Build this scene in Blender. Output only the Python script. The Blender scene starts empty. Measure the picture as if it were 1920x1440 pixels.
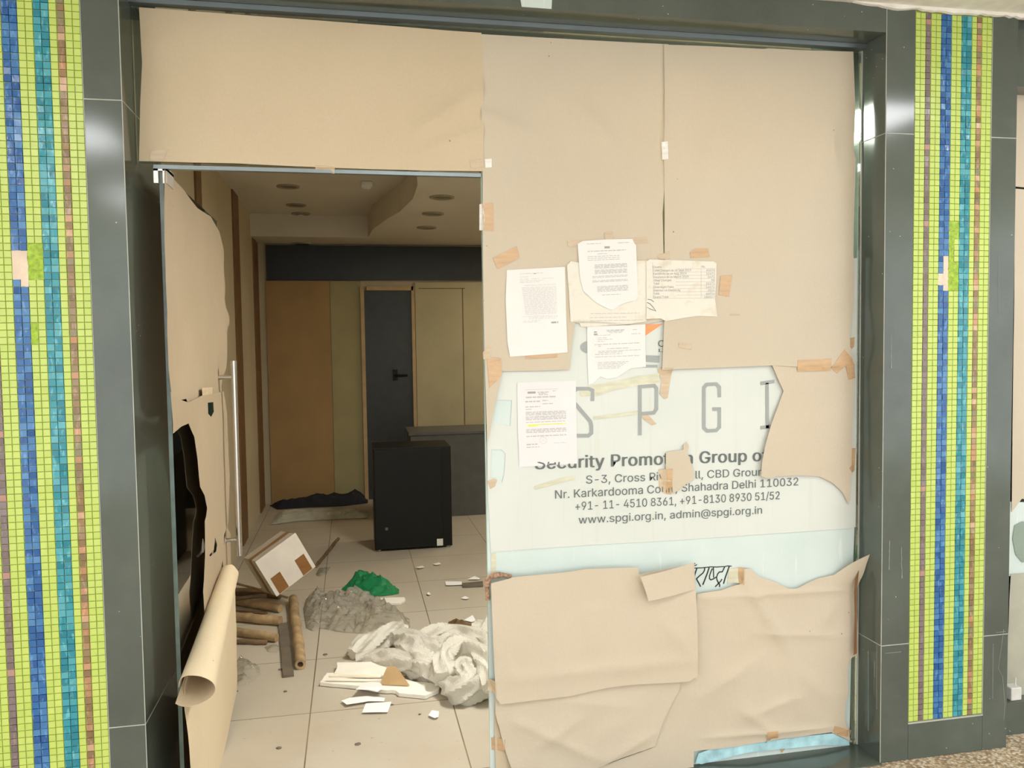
import bpy, bmesh, math, random
from mathutils import Vector, Matrix, noise, geometry
from mathutils.bvhtree import BVHTree

random.seed(7)
R = random.random
C = bpy.context.scene.collection
S = bpy.context.scene

# ------------------------------------------------------------------ camera
EYE = 1.55
YAW, PITCH, ROLL, FPX = .195260217, .0502788808, -.0141659721, 1517.7822
def _axes():
    cy, sy = math.cos(YAW), math.sin(YAW)
    X, Y, Z = Vector((cy, 0, sy)), Vector((-sy, 0, cy)), Vector((0, -1, 0))
    cp, sp = math.cos(PITCH), math.sin(PITCH)
    Rx = Matrix(((1, 0, 0), (0, cp, -sp), (0, sp, cp)))
    cr, sr = math.cos(ROLL), math.sin(ROLL)
    Rz = Matrix(((cr, -sr, 0), (sr, cr, 0), (0, 0, 1)))
    M = Rz @ Rx
    return M @ X, M @ Y, M @ Z
AX, AY, AZ = _axes()
cam_data = bpy.data.cameras.new('camera')
cam_data.sensor_width = 36.0
cam_data.lens = 36.0 * FPX / 1920.0
cam = bpy.data.objects.new('camera', cam_data)
C.objects.link(cam)
right = Vector((AX[0], AY[0], AZ[0])); up = -Vector((AX[1], AY[1], AZ[1])); back = -Vector((AX[2], AY[2], AZ[2]))
mw = Matrix((right, up, back)).transposed().to_4x4()
mw.translation = (0, 0, EYE)
cam.matrix_world = mw
cam_data.clip_start = .02
S.camera = cam

# ------------------------------------------------------------------ world, exposure
S.view_settings.view_transform = 'Standard'
S.view_settings.look = 'None'
S.view_settings.gamma = 1.0
S.view_settings.use_curve_mapping = False
S.view_settings.exposure = 0.75
S.cycles.max_bounces = 10
S.cycles.diffuse_bounces = 5
S.cycles.transparent_max_bounces = 24
S.cycles.use_denoising = True
w = bpy.data.worlds.new('world'); S.world = w; w.use_nodes = True
bg = w.node_tree.nodes['Background']
bg.inputs[0].default_value = (.98, .995, 1.0, 1); bg.inputs[1].default_value = 1.35
PANEL_STRENGTH = 12.0
PANELS = [(-1.5, .35), (.55, .35), (2.62, 1.28), (-1.5, -1.45), (.55, -1.45), (2.6, -1.45)]
SHOP_FILL = 17.0
ENTRY_FILL = 50.0

# ------------------------------------------------------------------ key planes (metres)
YF = 2.567      # front face of the granite piers
YG = 2.705      # street face of the shop glazing
XL = -.637      # left jamb
XR = 1.857      # right jamb
ZS = 2.614      # soffit of the granite lintel
ZC = 2.707      # corridor ceiling
XD = .440       # edge of fixed pane / right edge of doorway
ZH = 2.112      # door head
XW = -.87       # left wall of the shop
YB = 8.25       # back wall of the shop

def ray(px, py):
    c = Vector(((px - 960) / FPX, (py - 720) / FPX, 1.0))
    return Vector((AX.dot(c), AY.dot(c), AZ.dot(c)))
def onY(px, py, Y):
    d = ray(px, py); t = Y / d.y
    return Vector((d.x * t, Y, d.z * t + EYE))
def onX(px, py, X):
    d = ray(px, py); t = X / d.x
    return Vector((X, d.y * t, d.z * t + EYE))
def onZ(px, py, Z=0.0):
    d = ray(px, py); t = (Z - EYE) / d.z
    return Vector((d.x * t, d.y * t, Z))

# ------------------------------------------------------------------ materials
def lin(c):
    return tuple(((v / 255) / 12.92 if v / 255 <= .04045 else (((v / 255) + .055) / 1.055) ** 2.4) for v in c)
class NT:
    def __init__(s, name):
        s.m = bpy.data.materials.new(name); s.m.use_nodes = True
        s.t = s.m.node_tree; s.n = s.t.nodes
        s.b = s.n['Principled BSDF']; s.out = s.n['Material Output']
        s.tc = s.n.new('ShaderNodeTexCoord')
    def new(s, t, **k):
        x = s.n.new(t)
        for a, b in k.items(): setattr(x, a, b)
        return x
    def link(s, a, b): s.t.links.new(a, b)
    def noise(s, scale, detail=4, rough=.5, coord='Object', vec=None):
        x = s.new('ShaderNodeTexNoise'); x.inputs['Scale'].default_value = scale
        x.inputs['Detail'].default_value = detail; x.inputs['Roughness'].default_value = rough
        s.link(vec if vec else s.tc.outputs[coord], x.inputs['Vector']); return x.outputs['Fac']
    def ramp(s, fac, stops):
        x = s.new('ShaderNodeValToRGB')
        e = x.color_ramp.elements
        while len(e) < len(stops): e.new(.5)
        for el, (p, c) in zip(e, stops):
            el.position = p; el.color = (*c, 1) if len(c) == 3 else c
        s.link(fac, x.inputs[0]); return x.outputs[0]
    def mix(s, fac, a, b, mode='MIX'):
        x = s.new('ShaderNodeMix', data_type='RGBA', blend_type=mode)
        for sock, v in ((x.inputs[0], fac), (x.inputs[6], a), (x.inputs[7], b)):
            if hasattr(v, 'links'): s.link(v, sock)
            else: sock.default_value = v if isinstance(v, float) else (*v, 1)
        return x.outputs[2]
    def bump(s, h, strength=.3, dist=.01, normal=None):
        x = s.new('ShaderNodeBump'); x.inputs['Strength'].default_value = strength
        x.inputs['Distance'].default_value = dist; s.link(h, x.inputs['Height'])
        if normal: s.link(normal, x.inputs['Normal'])
        return x.outputs[0]
    def set(s, **k):
        mp = dict(color='Base Color', rough='Roughness', metal='Metallic', spec='Specular IOR Level', normal='Normal', coat='Coat Weight')
        for a, v in k.items():
            sock = s.b.inputs[mp[a]]
            if hasattr(v, 'links'): s.link(v, sock)
            elif isinstance(v, tuple): sock.default_value = (*v, 1)
            else: sock.default_value = v
        return s
M = {}
def plain(name, col, rough=.5, metal=0.0, spec=.5, var=.12, nscale=12, bump=0.0, bscale=60):
    t = NT(name)
    n = t.noise(nscale, 5)
    a = tuple(min(1, c * (1 - var)) for c in col); b = tuple(min(1, c * (1 + var)) for c in col)
    t.set(color=t.ramp(n, [(.3, a), (.7, b)]), rough=rough, metal=metal, spec=spec)
    if bump: t.set(normal=t.bump(t.noise(bscale, 6), bump, .004))
    M[name] = t.m; return t.m
def kraft(name, col, col2):
    t = NT(name)
    n = t.noise(1.7, 3); base = t.ramp(n, [(.3, col), (.7, col2)])
    fib = t.noise(160, 3); base = t.mix(.07, base, t.ramp(fib, [(.35, tuple(c * .78 for c in col)), (.65, tuple(min(1, c * 1.15) for c in col2))]))
    v = t.new('ShaderNodeTexVoronoi'); v.inputs['Scale'].default_value = 15
    t.link(t.tc.outputs['Object'], v.inputs['Vector'])
    mth = t.new('ShaderNodeMath', operation='LESS_THAN'); t.link(v.outputs['Distance'], mth.inputs[0]); mth.inputs[1].default_value = .045
    sel = t.noise(2.6, 1); g = t.new('ShaderNodeMath', operation='GREATER_THAN'); t.link(sel, g.inputs[0]); g.inputs[1].default_value = .56
    mm = t.new('ShaderNodeMath', operation='MULTIPLY'); t.link(mth.outputs[0], mm.inputs[0]); t.link(g.outputs[0], mm.inputs[1])
    sc = t.new('ShaderNodeMath', operation='MULTIPLY'); t.link(mm.outputs[0], sc.inputs[0]); sc.inputs[1].default_value = .65
    base = t.mix(sc.outputs[0], base, (.16, .11, .06))
    h1 = t.noise(4, 4, .5); b1 = t.bump(h1, .35, .03)
    h2 = t.noise(30, 3); b2 = t.bump(h2, .06, .004, b1)
    t.set(color=base, rough=.62, spec=.25, normal=b2)
    tl = t.new('ShaderNodeBsdfTranslucent'); t.link(t.mix(.5, base, (.80, .52, .22), 'MULTIPLY'), tl.inputs[0])
    mx = t.new('ShaderNodeMixShader'); mx.inputs[0].default_value = .14
    t.link(t.b.outputs[0], mx.inputs[1]); t.link(tl.outputs[0], mx.inputs[2]); t.link(mx.outputs[0], t.out.inputs[0])
    M[name] = t.m; return t.m
kraft('kraft_paper', (.66, .55, .375), (.71, .60, .42))
kraft('kraft_paper_peach', (.655, .575, .44), (.705, .62, .485))
kraft('kraft_paper_pale', (.65, .575, .44), (.69, .615, .48))
kraft('kraft_paper_door_shaded', (.41, .325, .22), (.46, .37, .26))  # kraft darkened in its colour to stand in for shade on the open door
plain('card_brown', (.42, .28, .14), .7, spec=.2)

def paper(name, col, stain=None):
    t = NT(name); n = t.noise(5, 5)
    base = t.ramp(n, [(.3, tuple(c * .95 for c in col)), (.7, col)])
    if stain:
        s2 = t.noise(11, 6, .6); base = t.mix(t.ramp(s2, [(.52, (0, 0, 0)), (.72, (.75, .75, .75))]), base, stain)
    t.set(color=base, rough=.6, spec=.25, normal=t.bump(t.noise(24, 5), .25, .006))
    M[name] = t.m
paper('white_paper', (.80, .80, .77)); paper('lilac_paper', (.80, .765, .765))
paper('aged_paper', (.78, .755, .66), (.60, .50, .33)); paper('scrap_paper', (.83, .82, .82))
def signmat():
    t = NT('sign_white'); n = t.noise(3, 4)
    base = t.ramp(n, [(.3, (.635, .675, .625)), (.7, (.68, .715, .67))])
    mp = t.new('ShaderNodeMapping'); mp.inputs['Scale'].default_value = (34, 34, 1.6)
    t.link(t.tc.outputs['Object'], mp.inputs[0])
    st = t.noise(1.0, 5, .6, vec=mp.outputs[0])
    base = t.mix(t.ramp(st, [(.56, (0, 0, 0)), (.8, (.5, .5, .5))]), base, (.60, .58, .47))
    t.set(color=base, rough=.4, spec=.35); M['sign_white'] = t.m
signmat()
def filmmat():
    t = NT('frosted_film'); n = t.noise(4, 6, .6)
    base = t.ramp(n, [(.3, (.58, .69, .655)), (.7, (.65, .74, .715))])
    mp = t.new('ShaderNodeMapping'); mp.inputs['Scale'].default_value = (60, 60, 6)
    t.link(t.tc.outputs['Object'], mp.inputs[0])
    st = t.noise(1.0, 4, .5, vec=mp.outputs[0])
    base = t.mix(t.ramp(st, [(.62, (0, 0, 0)), (.7, (.5, .5, .5))]), base, (.78, .85, .82))
    t.set(color=base, rough=.35, spec=.4); M['frosted_film'] = t.m
filmmat()
plain('blue_film', (.42, .68, .74), .25, var=.25, nscale=20)
plain('grey_film', (.42, .42, .34), .4, var=.15, nscale=7)
plain('green_film', (.25, .33, .27), .3, var=.15, nscale=7)
plain('ink_grey', (.125, .15, .145), .6, var=.08)
plain('ink_soft', (.36, .36, .35), .6, var=.05)
plain('ink_faint', (.50, .50, .49), .6, var=.05)
plain('ink_pale', (.63, .62, .60), .6, var=.05)
plain('ink_black', (.02, .022, .025), .5)
plain('logo_grey', (.33, .36, .35), .5, var=.05)
plain('logo_orange', (.90, .33, .12), .5, var=.05)
plain('marker_yellow', (.74, .80, .12), .6, var=.05)
def tape(name, col):
    t = NT(name)
    mp = t.new('ShaderNodeMapping'); mp.inputs['Scale'].default_value = (14, 14, 70); t.link(t.tc.outputs['Object'], mp.inputs[0])
    n = t.noise(1, 4, vec=mp.outputs[0])
    t.set(color=t.ramp(n, [(.35, tuple(c * .9 for c in col)), (.7, tuple(min(1, c * 1.12) for c in col))]), rough=.28, spec=.5,
          normal=t.bump(t.noise(50, 4), .25, .004)); M[name] = t.m
tape('tape_brown', (.58, .385, .215)); tape('tape_tan', (.58, .46, .31)); tape('tape_dark', (.24, .11, .035)); tape('tape_white', (.82, .80, .74))
tape('tape_yellowed', (.62, .615, .46))

def granitemat(name='granite', col=(.078, .096, .080), rough=.13):
    t = NT(name); n = t.noise(3.0, 4)
    base = t.ramp(n, [(.3, tuple(c * .85 for c in col)), (.7, tuple(c * 1.2 for c in col))])
    sp = t.noise(420, 2); base = t.mix(t.ramp(sp, [(.60, (0, 0, 0)), (.72, (.7, .7, .7))]), base, (.12, .135, .12))
    v = t.new('ShaderNodeTexVoronoi'); v.inputs['Scale'].default_value = 26; t.link(t.tc.outputs['Object'], v.inputs['Vector'])
    mth = t.new('ShaderNodeMath', operation='LESS_THAN'); t.link(v.outputs['Distance'], mth.inputs[0]); mth.inputs[1].default_value = .05
    sel = t.noise(3.1, 1); g = t.new('ShaderNodeMath', operation='GREATER_THAN'); t.link(sel, g.inputs[0]); g.inputs[1].default_value = .56
    mm = t.new('ShaderNodeMath', operation='MULTIPLY'); t.link(mth.outputs[0], mm.inputs[0]); t.link(g.outputs[0], mm.inputs[1])
    base = t.mix(mm.outputs[0], base, (.42, .45, .42))
    dust = t.noise(7, 6, .6)
    base = t.mix(t.ramp(dust, [(.5, (0, 0, 0)), (.8, (.35, .35, .35))]), base, (.13, .14, .125))
    t.set(color=base, rough=rough, spec=.55); M[name] = t.m
granitemat()
plain('grout_pale', (.42, .44, .39), .8)
plain('grout_lime', (.36, .42, .10), .8)
plain('mortar', (.72, .60, .47), .9, bump=.5)
plain('plaster', (.80, .78, .72), .85, bump=.3, bscale=25)
plain('lime_backing', (.30, .46, .02), .35, var=.3, nscale=90, bump=.8, bscale=90)
def tile(name, ramp, rough, streak):
    t = NT(name)
    a = t.new('ShaderNodeAttribute'); a.attribute_name = 'tint'
    base = t.ramp(a.outputs['Fac'], ramp)
    mp = t.new('ShaderNodeMapping'); mp.inputs['Scale'].default_value = (1, 1, .35); t.link(t.tc.outputs['Object'], mp.inputs[0])
    n = t.noise(95, 3, .5, vec=mp.outputs[0])
    if streak:
        hi = tuple(min(1, c * 1.5 + .07) for c in ramp[-1][1])
        base = t.mix(t.ramp(n, [(.56, (0, 0, 0)), (.70, (streak,) * 3)]), base, hi)
        t.set(normal=t.bump(n, .35, .004))
    t.set(color=base, rough=rough, spec=.5); M[name] = t.m
tile('tile_lime', [(0, (.44, .565, .115)), (1, (.53, .65, .165))], .3, 0)
tile('tile_blue', [(0, (.018, .085, .28)), (.6, (.03, .135, .36)), (1, (.075, .22, .45))], .14, .5)
tile('tile_teal', [(0, (.016, .19, .26)), (.6, (.03, .27, .335)), (1, (.10, .38, .44))], .14, .5)
tile('tile_brown', [(0, (.20, .13, .07)), (.45, (.30, .19, .10)), (.6, (.22, .20, .12)), (.8, (.48, .24, .13)), (1, (.55, .38, .25))], .2, .25)
tile('tile_purple', [(0, (.16, .125, .13)), (.8, (.22, .17, .185)), (1, (.42, .24, .22))], .2, .2)

def floormat():
    t = NT('floor_tile')
    mp = t.new('ShaderNodeMapping'); mp.inputs['Location'].default_value = (.206 + .6 * 10, -3.455 + .6 * 10, 0)
    g = t.new('ShaderNodeNewGeometry'); t.link(g.outputs['Position'], mp.inputs[0])
    b = t.new('ShaderNodeTexBrick'); b.offset = 0; b.inputs['Scale'].default_value = 1
    b.inputs['Brick Width'].default_value = .6; b.inputs['Row Height'].default_value = .6; b.inputs['Mortar Size'].default_value = .0028
    b.inputs['Mortar Smooth'].default_value = .1
    b.inputs['Color1'].default_value = (.46, .415, .335, 1); b.inputs['Color2'].default_value = (.48, .435, .355, 1); b.inputs['Mortar'].default_value = (.14, .115, .07, 1)
    t.link(mp.outputs[0], b.inputs['Vector'])
    n = t.noise(2.5, 6, .6); base = t.mix(t.ramp(n, [(.42, (0, 0, 0)), (.75, (.6, .6, .6))]), b.outputs['Color'], (.40, .33, .24))
    n2 = t.noise(38, 5, .6); base = t.mix(t.ramp(n2, [(.66, (0, 0, 0)), (.72, (.7, .7, .7))]), base, (.30, .25, .18))
    t.set(color=base, rough=.42, spec=.35); M['floor_tile'] = t.m
floormat()
def pebble():
    t = NT('pebble_floor')
    v = t.new('ShaderNodeTexVoronoi'); v.inputs['Scale'].default_value = 95; t.link(t.tc.outputs['Object'], v.inputs['Vector'])
    hsv = t.new('ShaderNodeSeparateColor'); t.link(v.outputs['Color'], hsv.inputs[0])
    base = t.ramp(hsv.outputs[0], [(0, (.30, .20, .11)), (.35, (.52, .40, .26)), (.7, (.66, .55, .40)), (1, (.78, .70, .56))])
    base = t.mix(t.ramp(v.outputs['Distance'], [(.45, (0, 0, 0)), (.75, (.8, .8, .8))]), base, (.22, .16, .09))
    t.set(color=base, rough=.5, normal=t.bump(v.outputs['Distance'], -.5, .004)); M['pebble_floor'] = t.m
pebble()
def glassmat(name, tint, gloss=1.0):
    t = NT(name); t.n.remove(t.b)
    tr = t.new('ShaderNodeBsdfTransparent'); tr.inputs[0].default_value = (*tint, 1)
    gl = t.new('ShaderNodeBsdfGlossy'); gl.inputs['Roughness'].default_value = .03; gl.inputs[0].default_value = (gloss, gloss, gloss, 1)
    f = t.new('ShaderNodeFresnel'); f.inputs[0].default_value = 1.5
    mx = t.new('ShaderNodeMixShader'); t.link(f.outputs[0], mx.inputs[0]); t.link(tr.outputs[0], mx.inputs[1]); t.link(gl.outputs[0], mx.inputs[2])
    t.link(mx.outputs[0], t.out.inputs[0]); M[name] = t.m
glassmat('clear_glass', (.84, .91, .87))
def plasticmat(name, trans, col, rough=.18, bscale=40, bstr=.6, lw=.18):
    t = NT(name); t.n.remove(t.b)
    tr = t.new('ShaderNodeBsdfTransparent'); tr.inputs[0].default_value = (.95, .95, .93, 1)
    h = t.noise(bscale, 5, .6); nb = t.bump(h, bstr, .01)
    df = t.new('ShaderNodeBsdfDiffuse'); df.inputs[0].default_value = (*col, 1); t.link(nb, df.inputs['Normal'])
    tl = t.new('ShaderNodeBsdfTranslucent'); tl.inputs[0].default_value = (*col, 1); t.link(nb, tl.inputs['Normal'])
    gl = t.new('ShaderNodeBsdfGlossy'); gl.inputs['Roughness'].default_value = rough; t.link(nb, gl.inputs['Normal'])
    m1 = t.new('ShaderNodeMixShader'); m1.inputs[0].default_value = .35; t.link(df.outputs[0], m1.inputs[1]); t.link(tl.outputs[0], m1.inputs[2])
    m2 = t.new('ShaderNodeMixShader'); m2.inputs[0].default_value = trans; t.link(m1.outputs[0], m2.inputs[1]); t.link(tr.outputs[0], m2.inputs[2])
    fr = t.new('ShaderNodeLayerWeight'); fr.inputs[0].default_value = lw; t.link(nb, fr.inputs['Normal'])
    m3 = t.new('ShaderNodeMixShader'); t.link(fr.outputs['Fresnel'], m3.inputs[0]); t.link(m2.outputs[0], m3.inputs[1]); t.link(gl.outputs[0], m3.inputs[2])
    t.link(m3.outputs[0], t.out.inputs[0]); M[name] = t.m
plasticmat('clear_plastic', .82, (.97, .93, .82), .10, 30, 1.0, .24)
plasticmat('bubble_plastic', .05, (.93, .90, .80), .25, 150, .5)
plasticmat('green_plastic', .12, (.02, .30, .11), .2, 30, .7)
plain('foam_white', (.80, .77, .69), .7, var=.05)
plain('wood_white', (.78, .70, .55), .6)
plain('carton_white', (.66, .60, .53), .65, var=.06)
plain('carton_side', (.45, .40, .33), .7, var=.1)
plain('bamboo', (.34, .235, .125), .55, var=.4, nscale=14, bump=.3)
plain('bamboo_dark', (.16, .10, .05), .6, var=.4, nscale=14, bump=.3)
plain('plank_grey', (.13, .105, .075), .7, var=.2)
plain('brown_rag', (.13, .075, .03), .8, var=.4, nscale=25)
plain('steel', (.62, .61, .58), .28, metal=1.0, var=.04)
plain('alu', (.24, .28, .29), .4, metal=.8, var=.05)
plain('pivot_metal', (.72, .70, .66), .3, metal=.6, var=.05)
plain('glass_edge', (.46, .58, .52), .2, var=.1)
plain('glass_edge_dark', (.10, .15, .13), .2, var=.3)
plain('shop_wall', (.52, .44, .30), .8, var=.06, nscale=2)
plain('shop_ceiling', (.60, .55, .46), .85, var=.05, nscale=2)
plain('soffit_edge', (.60, .55, .46), .85, var=.05, nscale=2)
plain('panel_brown', (.36, .22, .085), .6, var=.1, nscale=3)
plain('panel_olive', (.34, .29, .14), .6, var=.08, nscale=3)
plain('panel_beige', (.42, .37, .23), .6, var=.08, nscale=3)
plain('frame_tan', (.46, .33, .17), .6)
plain('trim_brown', (.17, .085, .03), .5)
plain('door_dark', (.026, .030, .029), .45)
plain('band_dark', (.013, .016, .017), .4)
plain('black_laminate', (.006, .0065, .005), .5, spec=.25)
plain('grey_laminate', (.095, .095, .085), .5)
plain('black_cloth', (.012, .013, .02), .9)
plain('lens_dark', (.12, .095, .05), .4)
plain('rim_tan', (.30, .26, .19), .5)
plain('wall_grey', (.32, .33, .31), .8)
plain('pvc_white', (.66, .66, .62), .4)
plain('rust_rope', (.40, .25, .16), .9, var=.5, nscale=120, bump=1.0, bscale=150)
plain('drip_white', (.30, .33, .29), .7)
plain('scorch', (.22, .11, .04), .8)
def emis(name, col, st):
    t = NT(name); t.n.remove(t.b); e = t.new('ShaderNodeEmission'); e.inputs[0].default_value = (*col, 1); e.inputs[1].default_value = st
    t.link(e.outputs[0], t.out.inputs[0]); M[name] = t.m
emis('panel_light', (.985, .99, 1.0), PANEL_STRENGTH)
emis('sign_lit', (1.0, .98, .94), 2.5)
emis('shop_fill', (1.0, .86, .62), SHOP_FILL)
emis('entry_fill', (1.0, .96, .86), ENTRY_FILL)

# ------------------------------------------------------------------ object helpers
WL = {}
def tag(o, label=None, cat=None, group=None, kind=None):
    if label: o['label'] = label
    if cat: o['category'] = cat
    if group: o['group'] = group
    if kind: o['kind'] = kind
    return o
def thing(name, label, cat, loc, group=None, kind=None):
    o = bpy.data.objects.new(name, None); C.objects.link(o); o.location = loc; o.empty_display_size = .05
    WL[o.name] = Vector(loc); return tag(o, label, cat, group, kind)
def obj(name, bm, mat, parent=None, smooth=False, recalc=True):
    if recalc: bmesh.ops.recalc_face_normals(bm, faces=bm.faces)
    if parent is None:
        xs = [v.co for v in bm.verts]
        org = Vector(((min(c.x for c in xs) + max(c.x for c in xs)) / 2, (min(c.y for c in xs) + max(c.y for c in xs)) / 2, min(c.z for c in xs)))
    else: org = WL[parent.name]
    bmesh.ops.translate(bm, verts=bm.verts, vec=-org)
    me = bpy.data.meshes.new(name); bm.to_mesh(me); bm.free()
    if smooth:
        for p in me.polygons: p.use_smooth = True
        me.set_sharp_from_angle(angle=math.radians(42))
    for m_ in (mat if isinstance(mat, (list, tuple)) else [mat]): me.materials.append(M[m_])
    o = bpy.data.objects.new(name, me); C.objects.link(o)
    if parent is None: o.location = org
    else: o.parent = parent
    WL[o.name] = org.copy()
    return o
def struct(name, bm, mat, parent=None, label=None, cat=None, smooth=False):
    o = obj(name, bm, mat, parent, smooth)
    if parent is None: tag(o, label, cat, None, 'structure')
    return o
BM = bmesh.new
def box(bm, a, b, mi=0):
    (x0, y0, z0), (x1, y1, z1) = a, b
    v = [bm.verts.new(p) for p in ((x0, y0, z0), (x1, y0, z0), (x1, y1, z0), (x0, y1, z0), (x0, y0, z1), (x1, y0, z1), (x1, y1, z1), (x0, y1, z1))]
    fs = []
    for f in ((0, 3, 2, 1), (4, 5, 6, 7), (0, 1, 5, 4), (1, 2, 6, 5), (2, 3, 7, 6), (3, 0, 4, 7)):
        fc = bm.faces.new([v[i] for i in f]); fc.material_index = mi; fs.append(fc)
    return v
def bbox(a, b, bev=0.0, seg=2):
    bm = BM(); box(bm, a, b)
    if bev: bmesh.ops.bevel(bm, geom=bm.edges[:], offset=bev, segments=seg, affect='EDGES', profile=.5)
    return bm
def obox(bm, c, e1, e2, e3):
    """box from centre and three half-extent vectors"""
    c, e1, e2, e3 = Vector(c), Vector(e1), Vector(e2), Vector(e3)
    v = [bm.verts.new(c + a * e1 + b * e2 + d * e3) for d in (-1, 1) for (a, b) in ((-1, -1), (1, -1), (1, 1), (-1, 1))]
    for f in ((0, 3, 2, 1), (4, 5, 6, 7), (0, 1, 5, 4), (1, 2, 6, 5), (2, 3, 7, 6), (3, 0, 4, 7)): bm.faces.new([v[i] for i in f])
    return v
def tube(bm, pts, rad, seg=10, caps=True, wob=0.0, ridg=0.0, sd=0.0):
    pts = [Vector(p) for p in pts]; rings = []
    n = len(pts); prev = None
    for i, p in enumerate(pts):
        t = (pts[min(i + 1, n - 1)] - pts[max(i - 1, 0)]).normalized()
        if prev is None:
            a = Vector((0, 0, 1)) if abs(t.z) < .9 else Vector((1, 0, 0))
            u = t.cross(a).normalized()
        else: u = (prev - t * prev.dot(t)).normalized()
        prev = u; v = t.cross(u)
        r = rad[i] if isinstance(rad, (list, tuple)) else rad
        ring = []
        for k in range(seg):
            an = 2 * math.pi * k / seg
            rr = r
            if wob: rr *= 1 + wob * noise.noise(p * 9 + Vector((math.cos(an) * 1.3, math.sin(an) * 1.3, sd)))
            if ridg: rr *= 1 + ridg * (1 - 2.2 * abs(math.sin(an * 3.5 + i * .16 + sd + 1.5 * noise.noise(p * 11)))) + .5 * ridg * noise.noise(p * 38 + Vector((an * 2, 0, 0)))
            ring.append(bm.verts.new(p + (u * math.cos(an) + v * math.sin(an)) * rr))
        rings.append(ring)
    for a, b in zip(rings, rings[1:]):
        for k in range(seg): bm.faces.new((a[k], a[(k + 1) % seg], b[(k + 1) % seg], b[k]))
    if caps:
        bm.faces.new(rings[0][::-1]); bm.faces.new(rings[-1])
    return rings
def spline(pts, n=8):
    pts = [Vector(p) for p in pts]; out = []
    P = [pts[0]] + pts + [pts[-1]]
    for i in range(1, len(P) - 2):
        for k in range(n):
            t = k / n
            a, b, c, d = P[i - 1], P[i], P[i + 1], P[i + 2]
            out.append(.5 * ((2 * b) + (c - a) * t + (2 * a - 5 * b + 4 * c - d) * t * t + (3 * b - a - 3 * c + d) * t ** 3))
    out.append(pts[-1]); return out
def rag(pts, amp, step, sd=0.0, close=True):
    out = []; n = len(pts)
    for i in range(n):
        a, b = Vector(pts[i]), Vector(pts[(i + 1) % n]); d = b - a
        k = max(1, int(d.length / step)); nn = Vector((-d.y, d.x)).normalized() if d.length > 1e-9 else Vector((0, 0))
        for j in range(k):
            t = j / k; p = a + d * t
            f = noise.noise(Vector((p.x * 40, p.y * 40, sd))) + .5 * noise.noise(Vector((p.x * 130, p.y * 130, sd + 4)))
            out.append(p + nn * (amp * f * min(1, 4 * t, 4 * (1 - t)) if j else 0))
    return out
def poly(pts, holes=(), cell=.03):
    bm = BM()
    loops = [[Vector((p[0], p[1], 0)) for p in pts]] + [[Vector((p[0], p[1], 0)) for p in h] for h in holes]
    flat = [v for l in loops for v in l]
    tris = geometry.tessellate_polygon(loops)
    vs = [bm.verts.new(v) for v in flat]
    for t in tris:
        try: bm.faces.new([vs[i] for i in t])
        except ValueError: pass
    bmesh.ops.dissolve_degenerate(bm, dist=1e-6, edges=bm.edges[:])
    if cell:
        xs = [p[0] for p in pts]; ys = [p[1] for p in pts]
        for ax, (lo, hi) in ((0, (min(xs), max(xs))), (1, (min(ys), max(ys)))):
            k = int((hi - lo) / cell)
            for i in range(1, k + 1):
                co = [0, 0, 0]; no = [0, 0, 0]; co[ax] = lo + i * (hi - lo) / (k + 1); no[ax] = 1
                bmesh.ops.bisect_plane(bm, geom=bm.verts[:] + bm.edges[:] + bm.faces[:], plane_co=co, plane_no=no, dist=1e-6)
    return bm
def wave(sd, amp, freq):
    def f(u, v):
        p = Vector((u * freq, v * freq, sd))
        n = noise.noise(p) * .7 + noise.noise(p * 2.3) * .3
        r = 1 - abs(noise.noise(Vector((u * freq * .8 + 9, v * freq * 1.1, sd + 7)))) * 2
        return amp * (.5 + .5 * n + .35 * max(0, r - .6))
    return f
SURF = []
def hit(x, z, default):
    y = default
    for t in SURF:
        h = t.ray_cast(Vector((x, 2.2, z)), Vector((0, 1, 0)))
        if h[0] is not None and h[0].y < y: y = h[0].y
    return y
def drape(bm, off, passes, default=YG):
    """let the verts lie off in front of whatever sheet is already there"""
    base = {v: hit(v.co.x, v.co.z, default) - off for v in bm.verts}
    y = dict(base)
    for _ in range(passes):
        y = {v: min(base[v] + off * .5, (y[v] + sum(y[e.other_vert(v)] for e in v.link_edges)) / (1 + len(v.link_edges))) for v in bm.verts}
    for v in bm.verts: v.co.y += y[v]
def crease(*segs):
    L = []
    for p0, p1, h, w_ in segs:
        a, b = onY(*p0, YG - .006), onY(*p1, YG - .006); L.append((Vector((a.x, a.z)), Vector((b.x, b.z)), h, w_))
    def f(u, z):
        p = Vector((u, z)); d = 0
        for a, b, h, w_ in L:
            e = b - a; t = max(0, min(1, (p - a).dot(e) / e.length_squared)); q = (p - a - e * t).length
            d += h * math.exp(-abs(q / w_) ** 1.3) * (math.sin(math.pi * (.08 + .84 * t)) ** .6)
        return d
    return f
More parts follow.
